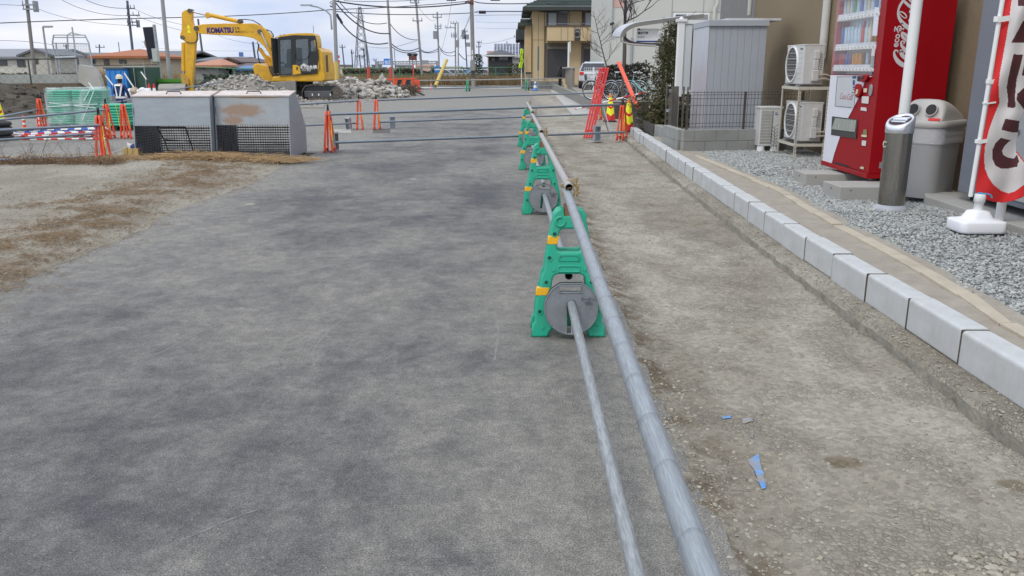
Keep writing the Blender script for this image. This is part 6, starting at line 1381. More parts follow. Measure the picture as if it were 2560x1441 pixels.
o.path([e2(*q_, EY - .19) for q_ in ((238, 560), (300, 575), (365, 570), (400, 530), (398, 470), (385, 430))], .02, 6); o.path([e2(*q_, EY - .1) for q_ in ((1440, 500), (1432, 560), (1445, 610), (1455, 700))], .03, 6); o.path([e2(*q_, EY - .3) for q_ in ((1210, 590), (1195, 700), (1210, 800), (1230, 850))], .03, 6); o.path([e2(*q_, EY) for q_ in ((225, 1000), (265, 1060), (280, 1130), (270, 1180))], .025, 6)
o.build('hoses', M_BLACK, ex)
pk = e2(519, 441, EY - .172); pk2 = e2(877, 436, EY - .172); 
kt = text('lettering', 'KOMATSU', .335, mat('komatsu_blue', (.035, .018, .16), .4), ex, Matrix.Translation(Vector((0, -.006, 0))) @ basis(pk, (1, 0, .01), (0, 0, 1)), .006, bold=.018)
w_k = max(v.co.x for v in kt.data.vertices) - min(v.co.x for v in kt.data.vertices); s_k = (pk2.x - pk.x) / w_k
for v in kt.data.vertices: v.co.x = pk.x + (v.co.x - pk.x) * s_k
M_BRN = mat('decal_brown', (.12, .07, .02), .5); text('lettering', '2.9t', .16, M_BRN, ex, basis(e2(890, 395, EY - .176), (1, 0, 0), (0, 0, 1)), .004, bold=.004); text('lettering', '移動式クレーン', .13, M_BRN, ex, basis(e2(893, 440, EY - .176), (1, 0, 0), (0, 0, 1)), .004)
o = MB(); 
for (x, y) in ((272, 360), (280, 418)): p = e2(x, y, EY - .145); o.add([(p.x - .11, p.y, p.z - .08), (p.x + .11, p.y, p.z - .08), (p.x, p.y, p.z + .12)], [(0, 1, 2)])
o.build('warning_sticker', M_YEL_REF, ex, bevel=0)
# upper structure
CY0, CY1 = EY - 1.25, EY - .25
eprism('body', [(1480, 1020), (1990, 985), (2008, 660), (2030, 640), (2095, 655), (2128, 700), (2160, 985), (2160, 1065), (2130, 1085), (1480, 1085)], EY - 1.2, EY + 1.2, M_YEL, .05)
eprism('boom_base', [(1193, 890), (1215, 860), (1255, 848), (1330, 870), (1400, 880), (1480, 1000), (1480, 1088), (1252, 1090), (1222, 1020)], EY - .45, EY + 1.2, M_YEL, .04)
eprism('cover', [(1322, 750), (1345, 735), (1440, 800), (1440, 850), (1318, 850)], EY + .3, EY + 1.1, M_YEL, .03)
o = MB()
for k in range(9): o.path([e2(1345 + k * 11, 880 + (k % 3) * 12, EY - .5), e2(1365 + k * 10, 960, EY - .62), e2(1405 + k * 7, 1030, EY - .6), e2(1430 + k * 3, 1078, EY - .5)], .035, 6)
o.build('hoses', mat('hose_brown', (.09, .06, .035), .7, var=.4, vs=6), ex)
o = MB(); a, b = e2(2100, 735, EY - 1.2), e2(2142, 965, EY - 1.2)
o.bx(a.x, b.x, EY - 1.225, EY - 1.19, b.z, a.z); [o.bx(a.x, b.x, EY - 1.25, EY - 1.226, b.z + (a.z - b.z) * k / 10, b.z + (a.z - b.z) * (k + .5) / 10) for k in range(10)]; o.build('side_grille', mat('grille_brown', (.11, .085, .03), .6), ex)
eprism('side_vent', smooth_pts([(1958, 850), (2015, 825), (2022, 925), (1975, 950)], 1), CY0 - .03, CY0 + .02, M_YELD, .01)
eprism('exhaust', [(2015, 640), (2080, 645), (2088, 662), (2020, 660)], EY - .2, EY + .2, M_YELD, .02)
# cab
wins = [[(1492, 540), (1640, 525), (1646, 860), (1655, 985), (1502, 995)], [(1700, 528), (1868, 518), (1874, 700), (1862, 905), (1700, 915)], [(1900, 545), (1962, 535), (1978, 680), (1905, 690)]]
cabo = [(1462, 512), (1500, 492), (1680, 470), (1965, 478), (1985, 560), (2008, 770), (1990, 985), (1780, 992), (1480, 1010)]
qc = lambda pts, Y: [(lambda p: (p.x, p.z))(e2(x, y, Y)) for x, y in pts]
XZ = lambda Y: basis((0, Y, 0), (1, 0, 0), (0, 0, 1))
for Y in (CY0, CY1): plate('cab_frame', [qc(cabo, Y)] + [qc(w, Y) for w in wins], .08, M_BLK, ex, XZ(Y), .01)
cg = bpy.data.materials.new('cab_glass'); cg.use_nodes = True; p_ = cg.node_tree.nodes['Principled BSDF']; p_.inputs['Base Color'].default_value = (.06, .09, .09, 1); p_.inputs['Roughness'].default_value = .05; p_.inputs['Alpha'].default_value = .45; p_.inputs['Specular IOR Level'].default_value = .9
for w in wins:
    for Y in (CY0, CY1): plate('window', [qc(w, Y)], .012, cg, ex, XZ(Y))
eprism('cab_floor', [(1470, 985), (1990, 975), (1990, 985), (1480, 1010)], CY0 + .05, CY1 - .05, M_BLK, 0)
o = MB(); a, b, c_, d = e2(1462, 520), e2(1480, 1005), e2(1470, 520), e2(1490, 1005); o.bx(a.x + .01, a.x + .06, CY0, CY1, e2(0, 700).z - 1.0, a.z); o.build('front_post', M_BLK, ex)
eprism('cab_roof', smooth_pts([(1470, 508), (1500, 488), (1685, 452), (1955, 448), (1990, 465), (2010, 540), (2020, 640), (2000, 650), (1975, 500), (1700, 478), (1520, 510)], 1), CY0 - .03, CY1 + .03, M_YEL, .02)
eprism('door_panel', [(1662, 870), (1710, 868), (1752, 890), (1776, 985), (1662, 1000)], CY0 - .075, CY0 - .045, M_YEL, .008)
eprism('door_handle', [(1712, 895), (1730, 895), (1730, 935), (1712, 935)], CY0 - .10, CY0 - .076, M_BLACK, .004)
eprism('seat', [(1590, 720), (1600, 660), (1650, 655), (1662, 720), (1668, 900), (1600, 905)], CY0 + .35, CY0 + .75, mat('seat_dark', (.04, .045, .05), .8), .03)
eprism('seat', [(1720, 640), (1770, 640), (1780, 900), (1560, 900), (1570, 850), (1710, 850)], CY0 + .3, CY0 + .8, mat('seat_dark', (.04, .045, .05), .8), .03)
M_LTX = mat('lettering_white', (.68, .68, .66), .5)
text('lettering', '㈱組合建', .20, M_LTX, ex, basis(e2(1768, 920, CY0 - .05), (1, 0, 0), (0, 0, 1)), .004, bold=.006); text('lettering', '0725-00-0000'[:4] + ' 建機', .10, M_LTX, ex, basis(e2(1785, 950, CY0 - .05), (1, 0, 0), (0, 0, 1)), .004)
o = MB(); p = e2(1812, 868, CY0 - .048); o.prism([(p.x - .12, p.z), (p.x, p.z - .07), (p.x + .12, p.z), (p.x, p.z + .07)], p.y, p.y + .004, 'xz'); o.build('emblem', M_LTX, ex)
o = MB(); [o.box(e2(x, y, CY0 + .3), (.12, .1, .10)) for x, y in ((1505, 482), (1555, 475), (1600, 480))]; o.build('work_lights', M_BLK, ex); o = MB(); o.tube(e2(1943, 448, EY - .6), e2(1936, 345, EY - .6), .012, n=5); o.build('antenna', M_BLK, ex)
o = MB(); o.path([e2(*q_, CY0 - .06) for q_ in ((1700, 720), (1690, 780), (1760, 805), (1860, 780), (1892, 700))], .018, 5); o.build('grab_rail', M_BLK, ex)
# undercarriage
eprism('blade', [(1300, 1105), (1700, 1076), (1710, 1225), (1690, 1262), (1655, 1262), (1640, 1215), (1420, 1210)], EY - 1.9, EY - 1.72, M_ZERO, .02)
eprism('turntable', [(1700, 1086), (1900, 1086), (1880, 1150), (1720, 1150)], EY - .7, EY + .7, M_BLK, .02)
def track(y0, y1, dx):
    lp = smooth_pts([(1812 + dx, 1325), (1800 + dx, 1230), (1838 + dx, 1150), (1900 + dx, 1135), (2200 + dx, 1120), (2262 + dx, 1150), (2298 + dx, 1215), (2290 + dx, 1285), (2238 + dx, 1320), (1900 + dx, 1350)], 2)
    q = [e2(x, y, (y0 + y1) / 2) for x, y in lp]; n = len(q); cx = sum(p.x for p in q) / n; cz = sum(p.z for p in q) / n; o = MB()
    for i in range(n):
        a, b = q[i], q[(i + 1) % n]; m_ = int(max(1, (b - a).length / .14))
        for k in range(m_): c1 = a.lerp(b, (k + .08) / m_); c2 = a.lerp(b, (k + .92) / m_); o.beam((c1.x, (y0 + y1) / 2, c1.z), (c2.x, (y0 + y1) / 2, c2.z), y1 - y0, .06, up=(0, 0, 1) if abs(c2.x - c1.x) > abs(c2.z - c1.z) else (1, 0, 0))
    t_ = o.build('track', M_TRK, ex); sc = [(cx + (p.x - cx) * .93, cz + (p.z - cz) * .84) for p in q]; o = MB(); o.prism(sc, y0 + .06, y1 - .06, 'xz'); o.build('track_core', M_BLK, t_)
    o = MB(); a, b = e2(1818 + dx, 1215, y0), e2(2205 + dx, 1300, y0); o.bx(a.x, b.x, y0 - .02, y0 + .1, b.z, a.z); o.build('frame_box', mat('frame_dark', (.08, .085, .09), .6, var=.2), t_, bevel=.02)
    for k in range(3): o = MB(); p = e2(1925 + dx + (0, 85, 240)[k], 1265, y0 - .03); o.box(p, (.05, .02, .1)); o.build('reflector', M_WHITE, t_)
    for k in range(6): o = MB(); p = e2(1895 + dx + k * 55, 1318, y0); o.tube(p + Vector((0, -.02, 0)), p + Vector((0, .2, 0)), .10, n=14); o.build('roller', M_TRK, t_)
    o = MB(); p = e2(2250 + dx, 1235, y0 - .02); o.tube(p, p + Vector((0, .2, 0)), .27, n=20); o.tube(p + Vector((0, -.03, 0)), p, .12, n=12); o.build('sprocket', M_TRK, t_)
track(EY - 1.3, EY - .75, 0); track(EY + .6, EY + 1.15, -110)
rebase(ex, (e2(1850, 1340).x, EY, 0))
# ------------------------------------------------------------------ heaps
def heap(name, lab, cat, cx, cy, rx, ry, h, mt, seed, rough=.18, kind='stuff', nx=70, ridge=None, z0=-.08):
    V = []; n = nx
    for j in range(n + 1):
        for i in range(n + 1):
            u, v = 2 * i / n - 1, 2 * j / n - 1; x, y = cx + u * rx * 1.15, cy + v * ry * 1.15; r = math.hypot(u, v) * 1.05
            base = max(0, 1 - r) ** .85 if ridge is None else ridge(u, v)
            z = h * base * (1 + .25 * mnoise.noise((x * .9, y * .9, seed))) + rough * min(base * 4, 1) * mnoise.fractal((x * 1.6, y * 1.6, seed), .8, 2.2, 5)
            V.append((x, y, z0 + max(z, -.02) * (1 if base > 0 else 0)))
    F = [(j * (n + 1) + i, j * (n + 1) + i + 1, (j + 1) * (n + 1) + i + 1, (j + 1) * (n + 1) + i) for j in range(n) for i in range(n)]
    o = raw_mesh(name, V, F, mt, smooth=False); tag(o, lab, cat if kind != 'stuff' else None, None, kind); return V
def chunks(name, V, n, cols, lab, smin, smax, seed, top=True, zmin=.05):
    rg = np.random.RandomState(seed); Vz = [v for v in V if v[2] > zmin]; P = []; SZ = []; ZS = []
    for _ in range(n): v = Vz[rg.randint(len(Vz))]; P.append((v[0] + rg.randn() * .1, v[1] + rg.randn() * .1)); s = smin + (smax - smin) * rg.rand() ** 2.2; SZ.append(s); ZS.append(v[2] + s * .25)
    o = stone_field(name, P, SZ, ZS, cols, lab, .75); return o
RUB = [mat('rubble_' + n_, c_, .92, var=.2, vs=6, bump=.4, bs=20) for n_, c_ in (('a', (.38, .36, .32)), ('b', (.31, .295, .26)), ('c', (.45, .435, .40)), ('d', (.17, .155, .13)))]
M_RUBB = mat('rubble_fines', (.24, .225, .195), .95, var=.3, vs=5, bump=.8, bs=12)
cl_, cr_ = dp(625, 200, 39), dp(945, 200, 45)
V1 = heap('rubble_heap', 'fine crushed concrete heap behind the steel bins in front of the excavator', 'heap', -12.5, 39.2, 2.8, 2.0, 1.38, M_RUBB, 3)
chunks('rubble_chunks', V1, 2200, RUB, 'small broken concrete pieces on the heap behind the bins', .02, .11, 4)
def rdg(u, v): return max(0, (1 - abs(v) ** 1.5)) * max(0, min(1, (1 - abs(u)) * 3.2)) ** .7 * (.74 + .22 * math.exp(-((u - .15) / .35) ** 2))
V2 = heap('rubble_heap', 'long heap of broken concrete right of the excavator tracks', 'heap', -9.15, 46.4, 3.0, 1.9, 1.02, M_RUBB, 8, ridge=rdg)
chunks('rubble_chunks', V2, 2200, RUB, 'jagged broken concrete slabs piled right of the excavator', .04, .21, 9)
o = MB(); rg = random.Random(3); p = dp(953, 203, 46.3)
o.blob(p + Vector((0, 0, .02)), .34, 1, .2, (.55, .5, 1.25), rot=Euler((0, .2, .3))); tag(o.build('concrete_slab', RUB[0]), 'upright pale concrete lump on the crest of the rubble heap', 'rubble')
V3 = heap('loose_grit', 'grey grit spread around the excavator and heaps', 'x', -11.0, 41.0, 6.0, 4.2, .16, M_RUBB, 5, .03); chunks('grit_chunks', V3, 900, RUB, 'scattered small concrete crumbs on the ground by the tracks', .02, .07, 6, zmin=-.06)
V4 = heap('earth_heap', 'dark brown earth heap at the left edge of the site', 'heap', -20.2, 32.0, 3.9, 3.6, 1.32, mat('dark_earth', (.060, .050, .038), .97, var=.35, vs=4, bump=1, bs=12, dirt=(.12, .105, .08), dfac=.5, ds=3), 12, .22, z0=-.08)
chunks('earth_clods', V4, 800, [mat('clod', (.055, .046, .036), .95), mat('clod_b', (.09, .08, .06), .95)], 'dark clods and stones on the earth heap', .02, .12, 7)
heap('tarp_heap', 'low black heap of asphalt behind the fine rubble', 'heap', dp(512, 210, 52).x, 52, 2.4, 1.4, .95, mat('black_heap', (.015, .016, .019), .85, var=.4, vs=5), 2, .1)
# rebar bundle
o = MB(); rg = random.Random(8); p = dp(1022, 228, 49)
for k in range(130):
    a = rg.uniform(0, PI); r = rg.uniform(.2, .75); c0 = p + Vector((rg.uniform(-.5, .45), rg.uniform(-.5, .5), rg.uniform(-.15, .2))); d = Vector((math.cos(a), rg.uniform(-.5, .5), math.sin(a) * .8)).normalized(); o.path([c0 - d * r * .6, c0 + Vector((0, 0, rg.uniform(-.1, .2))), c0 + d * r * .7], .014, 4, False)
tag(o.build('rebar_tangle', mat('rust_rebar', (.13, .095, .07), .8, var=.4, vs=5), fix=False), 'tangled rusty reinforcing bars at the right end of the rubble', 'scrap metal')
o = MB(); o.beam(dp(948, 246, 47), dp(1005, 232, 47.5), .09, .07); tag(o.build('timber_beam', M_TRK), 'dark beam lying at the foot of the rubble heap', 'beam'); o = MB(); o.beam(dp(1035, 228, 50), dp(1060, 238, 49.5), .14, .06); tag(o.build('timber_beam', M_TRK), 'short dark beam right of the tangled bars', 'beam')
# orange striped safety barriers behind the rubble
t = thing('safety_barrier', 'row of orange and black chevron boards behind the tangled bars', 'barrier'); a, b = dp(962, 199, 56), dp(1038, 197, 56); o = MB(); o.beam(a, b, .06, .07); o.build('top_rail', M_ORANGE, t)
for k in range(6): x = a.x + (b.x - a.x) * (.30 + .14 * k); o = MB(); zz = a.z - .02; o.prism([(x, zz), (x + .26, zz), (x + .08 + .26 * (k > 3), zz - .42 - .35 * (k > 3)), (x - .12 + .26 * (k > 3), zz - .42 - .35 * (k > 3))], 56.0, 56.03, 'xz', mi=0); o.build('board', M_ORANGE if k % 2 == 0 or k > 3 else M_BLK, t)
o = MB(); [o.bx(x, x + .05, 56.04, 56.08, 0, a.z) for x in (a.x + .1, b.x - .3)]; o.build('stand', M_GALV_T, t); rebase(t, (a.x, 56, 0))
for k, (x, yt, yb) in enumerate(((922, 168, 197), (978, 168, 202), (1034, 160, 197))): o = MB(); q = dp(x, yb, 62); o.tube((q.x, 62, 0), (q.x, 62, dp(x, yt, 62).z), .12 if k < 2 else .05, n=10); tag(o.build('red_post', mat('faded_red', (.50, .09, .06), .7)), ['left red post standing behind the rubble heap', 'middle red post beside the grey utility pole', 'thin right red post near the chevron boards'][k], 'post', 'red posts')
# ------------------------------------------------------------------ worker
WP = Vector((dp(302, 240, 32.4).x, 32.4, -.55))
person = thing('person', 'worker seen from behind in navy workwear, reflective vest and cream helmet', 'person', tuple(WP))
def skin_figure(name, verts, edges, mt, parent, root=0, sub=2):
    me = bpy.data.meshes.new(name); me.from_pydata([v[:3] for v in verts], edges, []); me.materials.append(mt); o = bpy.data.objects.new(name, me); COL.objects.link(o); o.parent = parent
    o.modifiers.new('skin', 'SKIN'); sv = me.skin_vertices[0].data
    for i, v in enumerate(verts): r = v[3]; sv[i].radius = (r, v[4] if len(v) > 4 else r)
    for i in range(len(verts)): sv[i].use_root = (i == root)
    o.modifiers['skin'].use_smooth_shade = True; s = o.modifiers.new('sub', 'SUBSURF'); s.levels = sub; s.render_levels = sub
    dg = bpy.context.evaluated_depsgraph_get(); m2 = bpy.data.meshes.new_from_object(o.evaluated_get(dg)); o.modifiers.clear(); o.data = m2; return o
M_NAVYC = mat('navy_cloth', (.012, .03, .115), .85, var=.15, vs=8, bump=.3, bs=30); M_SKIN = mat('skin', (.42, .25, .17), .6)
vb = [(0, 0, .92, .17, .13), (0, -.01, 1.10, .165, .12), (0, -.02, 1.30, .18, .12), (0, 0, 1.43, .13, .10), (0, .02, 1.52, .065, .065), (0, .04, 1.64, .085, .10), (0, .04, 1.72, .08, .095),
      (-.18, 0, 1.43, .075), (-.27, .02, 1.22, .058), (-.22, .16, 1.04, .045), (-.19, .26, 1.05, .035), (.18, 0, 1.43, .075), (.27, .02, 1.22, .058), (.24, .16, 1.02, .045), (.2, .26, 1.03, .035),
      (-.10, 0, .84, .105), (-.12, .03, .48, .075), (-.12, -.02, .10, .055), (-.12, .10, .04, .05), (.10, 0, .84, .105), (.12, .03, .48, .075), (.13, -.02, .10, .055), (.13, .10, .04, .05)]
eb = [(0, 1), (1, 2), (2, 3), (3, 4), (4, 5), (5, 6), (3, 7), (7, 8), (8, 9), (9, 10), (3, 11), (11, 12), (12, 13), (13, 14), (0, 15), (15, 16), (16, 17), (17, 18), (0, 19), (19, 20), (20, 21), (21, 22)]
bd = skin_figure('body', vb, eb, M_NAVYC, person)
bd.data.materials.append(M_SKIN); bd.data.materials.append(mat('hair', (.015, .012, .01), .8)); bd.data.materials.append(M_BLACK)
for f in bd.data.polygons:
    c = f.center
    if c.z > 1.50: f.material_index = 2 if (c.y < .06 and c.z > 1.54) else 1
    elif abs(c.x) > .14 and c.y > .22 and c.z > .9: f.material_index = 1
    elif c.z < .11: f.material_index = 3
for sx in (-1, 1):   # fingers curled round a tool handle
    for k in range(5):
        L_ = (.05, .075, .08, .075, .06)[k]; a = (-.03 + k * .013); hx = sx * .195 if sx > 0 else -.19
        o = MB(); p0 = Vector((hx + (-sx * .03 if k == 0 else a * .2), .285, 1.035 + (0 if k == 0 else a))); o.path([p0, p0 + Vector((-sx * L_ * .3, L_ * .6, 0)), p0 + Vector((-sx * L_ * .7, L_ * .55, -.01)), p0 + Vector((-sx * L_ * .8, L_ * .2, -.015))], .009, 6, True, .006); o.build('thumb' if k == 0 else 'finger', M_SKIN, person)
o = MB(); o.lathe([(.0, 1.87), (.05, 1.865), (.095, 1.835), (.118, 1.785), (.124, 1.73), (.126, 1.715), (.14, 1.708), (.135, 1.703), (.118, 1.706)], 26, (0, .035, 0), sy=1.15); o.build('helmet', mat('helmet_cream', (.62, .57, .42), .4, var=.03), person)
vest = MB()
def surf(x, z): return -.125 - .01 * math.cos(x * 8) - (.01 if z > 1.2 else 0)
for sx in (-1, 1): vest.add([(sx * .12, surf(.12, 1.45) + .03, 1.50), (sx * .17, surf(.17, 1.45) + .05, 1.47), (sx * .085, surf(.08, 1.1) - .022, 1.04), (sx * .03, surf(.03, 1.1) - .022, 1.04)], [(0, 1, 2, 3)])
vest.add([(-.12, -.115, 1.50), (.12, -.115, 1.50), (.12, -.15, 1.44), (-.12, -.15, 1.44)], [(0, 1, 2, 3)])
vo = vest.build('reflective_vest', mat('vest_white', (.72, .74, .74), .5), person, fix=False); sm = vo.modifiers.new('t', 'SOLIDIFY'); sm.thickness = .012
o = MB(); o.lathe([(.192, .99), (.194, 1.06)], 26, (0, -.005, 0), sy=.80); o.build('belt', mat('vest_white', (.7, .7, .7)), person)
o = MB(); o.lathe([(.175, 1.08), (.185, 1.0), (.20, .86), (.21, .72)], 26, (0, -.005, 0), sy=.82); o.build('jacket_hem', M_NAVYC, person)
o = MB(); o.tube((-.19, .30, 1.30), (.22, .33, .05), .014, n=8); tag(o.build('shovel_handle', mat('wood_handle', (.35, .24, .12), .7), loc=WP), 'wooden tool handle held in front by the worker', 'tool')
person.rotation_euler = (0, 0, R(-8))
# ------------------------------------------------------------------ containers, fence and wall on the left
M_GC = mat('skip_green', (.06, .25, .018), .5, var=.12, vs=2, dirt=(.08, .16, .04), dfac=.5, ds=2); t = thing('skip_container', 'long bright green steel skip behind the worker', 'container'); a, b = dp(336, 238, 46), dp(440, 236, 46)
o = MB(); zt = dp(336, 199, 46).z; o.bx(a.x, b.x + .3, 46, 48, -.08, zt); o.build('skip_body', M_GC, t, bevel=.03); o = MB(); o.bx(a.x - .04, b.x + .34, 45.93, 46.0, zt - .14, zt + .02); [o.bx(a.x + k * .7, a.x + k * .7 + .07, 45.95, 46, .1, zt - .15) for k in range(4)]; o.build('rim', M_GC, t); rebase(t, (a.x, 47, -.08))
M_BC = mat('box_blue', (.03, .22, .60), .6, var=.1); t = thing('blue_container', 'tall ribbed sky-blue container with an open lid behind the worker', 'container'); a, b = dp(268, 212, 44), dp(312, 212, 44); zt = dp(268, 173, 44).z
o = MB(); o.bx(a.x, b.x, 44, 45.5, -.08, zt); [o.bx(a.x + .1 + k * .28, a.x + .2 + k * .28, 43.95, 44, -.08, zt - .1) for k in range(4)]; o.build('box', M_BC, t, bevel=.02); o = MB(); o.bx(a.x - .08, b.x + .05, 43.92, 45.6, zt, zt + .08); o.build('lid', mat('lid_dark', (.05, .09, .12), .6), t); rebase(t, ((a.x + b.x) / 2, 44.7, -.08))
M_DGC = mat('net_dark_green', (.035, .085, .06), .8, var=.3, vs=3); t = thing('green_tank_cover', 'dark green netted enclosure right of the blue container', 'enclosure'); a, b = dp(312, 212, 44.5), dp(365, 212, 44.5); zt = dp(330, 168, 44.5).z
o = MB(); o.bx(a.x + .02, b.x, 44.6, 46.5, -.08, zt); o.build('net_cover', M_DGC, t, bevel=.05); o = MB(); [o.tube((x, 44.5, -.08), (x, 44.5, zt + .2), .025, n=6) for x in (a.x + .05, (a.x + b.x) / 2, b.x)]; o.tube((a.x, 44.5, zt), (b.x, 44.5, zt), .025, n=6); o.build('tube_frame', M_GALV_T, t); rebase(t, (a.x, 45, -.08))
for k, (p0, p1) in enumerate((((264, 190), (283, 214)), ((311, 184), (335, 220)), ((353, 181), (366, 199)), ((222, 208), (243, 235)))): o = MB(); o.tube(dp(*p0, 43.6), dp(*p1, 41.5), .035, n=8); tag(o.build('brace_pole', mat('pale_pole', (.50, .50, .46), .6)), ['slanting pale brace pole left of the worker', 'slanting pale brace pole right of the worker', 'short pale brace pole above the green skip', 'slanting pale brace pole at the end of the grey ramp wall'][k], 'pole', 'slanting pale brace poles')
t = thing('retaining_wall', 'long pale concrete wall with green wire fence at far left', 'wall'); o = MB(); w0_, w1_ = dp(-60, 250, 47), dp(214, 250, 50)
zt = lambda p: p
z1, z2 = dp(100, 187, 48.5).z, dp(100, 207, 48.5).z
o.prism([(-34, 45.8), (w1_.x, 50), (w1_.x, 50.3), (-34, 46.1)], z2 - .05, z1, 'xy'); o.build('concrete_wall', mat('pale_wall', (.42, .44, .41), .9, var=.12, vs=.8, dirt=(.25, .27, .25), dfac=.5, ds=.7), t)
o = MB(); o.prism([(-34, 45.7), (w1_.x + .2, 49.9), (w1_.x + .2, 50.2), (-34, 46.0)], -.1, z2 - .05, 'xy'); o.build('earth_face', mat('brown_face', (.16, .125, .09), .95, var=.3, vs=2), t); rebase(t, (-25, 48, -.1))
def rail_fence(lab, pts, z0s, z1s, m, step=2.0, r=.03, mids=(), netm=None, posts_all=True, net_s=.25):
    t = thing('wire_fence', lab, 'fence'); rails = MB(); 
    for (p, q), (za, zb), (ya, yb) in zip(zip(pts, pts[1:]), zip(z0s, z0s[1:]), zip(z1s, z1s[1:])):
        p = Vector((*p, 0)); q = Vector((*q, 0)); L_ = (q - p).length; n = max(1, int(L_ / step))
        rails.tube(p + Vector((0, 0, ya)), q + Vector((0, 0, yb)), r, n=6)
        for m_ in mids: rails.tube(p + Vector((0, 0, za + (ya - za) * m_)), q + Vector((0, 0, zb + (yb - zb) * m_)), r * .8, n=6)
        for k in range(n + 1): c = p.lerp(q, k / n); a = za + (zb - za) * k / n; b = ya + (yb - ya) * k / n; o = MB(); o.tube(c + Vector((0, 0, a)), c + Vector((0, 0, b)), r * 1.15, n=6); o.build('fence_post', m, t)
        if netm:
            o = MB(); d = (q - p).normalized(); s = 0; hh = ya - za
            while s < L_: c = p + d * s; c2 = p + d * min(s + hh, L_); f = (min(s + hh, L_) - s) / hh; o.beam(c + Vector((0, 0, za)), c2 + Vector((0, 0, za + hh * f)), .008, .008); o.beam(c + Vector((0, 0, ya)), c2 + Vector((0, 0, ya - hh * f)), .008, .008); s += net_s
            o.build('wire_net', netm, t)
    rails.build('rail', m, t); return t
M_FG = mat('fence_green_dark', (.035, .05, .045), .6); M_FG2 = mat('fence_green', (.07, .20, .10), .6, var=.2, vs=1)
zr = dp(100, 155, 48).z
rail_fence('dark wire fence in front of the pale wall at far left', [(-34, 45.3), (w1_.x + .1, 49.5)], [z2 - .1, z2 - .1], [zr - .05, zr + .2], M_FG, 2.4, .04, netm=M_FG, net_s=.4)
t = thing('concrete_ramp', 'grey sloping concrete end wall between the pale wall and the blue container', 'wall'); o = MB(); q = [dp(x, y, 49.4) for x, y in ((196, 205), (196, 162), (232, 168), (246, 190), (258, 226), (230, 226))]; o.prism([(p.x, p.z) for p in q], 49.4, 49.8, 'xz'); o.build('slab', M_CONC, t); rebase(t, (q[0].x, 49.6, 0))
o = MB(); a, b = dp(232, 236, 40), dp(345, 232, 40); o.bx(a.x, b.x, 39.2, 39.5, .05, .32); o.bx(a.x, b.x + .2, 39.0, 39.1, -.05, .08); tag(o.build('steel_beam', mat('grey_paint', (.18, .19, .19), .5, var=.15)), 'long grey steel beams lying behind the worker', 'beam')
# bags, small cones near the skip
o_ = Vector((dp(345, 232, 36).x, 36, 0)); rg = random.Random(6)
for k in range(5): o = MB(); p = dp(326 + k * 11, 236 - (k % 2) * 3, 35.5); o.blob(p + Vector((0, 0, .02)), .24, 2, .16, (1, .8, .8), smooth=False); tag(o.build('sack', [mat('sack_white', (.72, .73, .74), .7), mat('sack_tan', (.42, .34, .26), .8)][k == 1]), ['white sack nearest the worker behind the left bin', 'tan sack among the white ones behind the left bin', 'third white crumpled sack from the worker', 'fourth white crumpled sack, half behind the left bin', 'white sack beside the small red and white cones'][k], 'sack', 'sacks behind the left bin')
for k, x in enumerate((376, 388)):
    t = thing('traffic_cone', ['left small red cone with white bands behind the left bin', 'right small red cone with white bands behind the left bin'][k], 'cone', tuple(dp(x, 246, 35.5)), 0, 'small red cones'); t.location.z = .0; o = MB(); f = lambda z: .17 - .14 * z / .9
    for j, (a, b) in enumerate(((.02, .25), (.25, .45), (.45, .6), (.6, .75), (.75, .93))): o.lathe([(f(a), a), (f(b), b)], 16, mi=j % 2)
    o.build('cone_shell', [M_RED, M_WHITE], t)
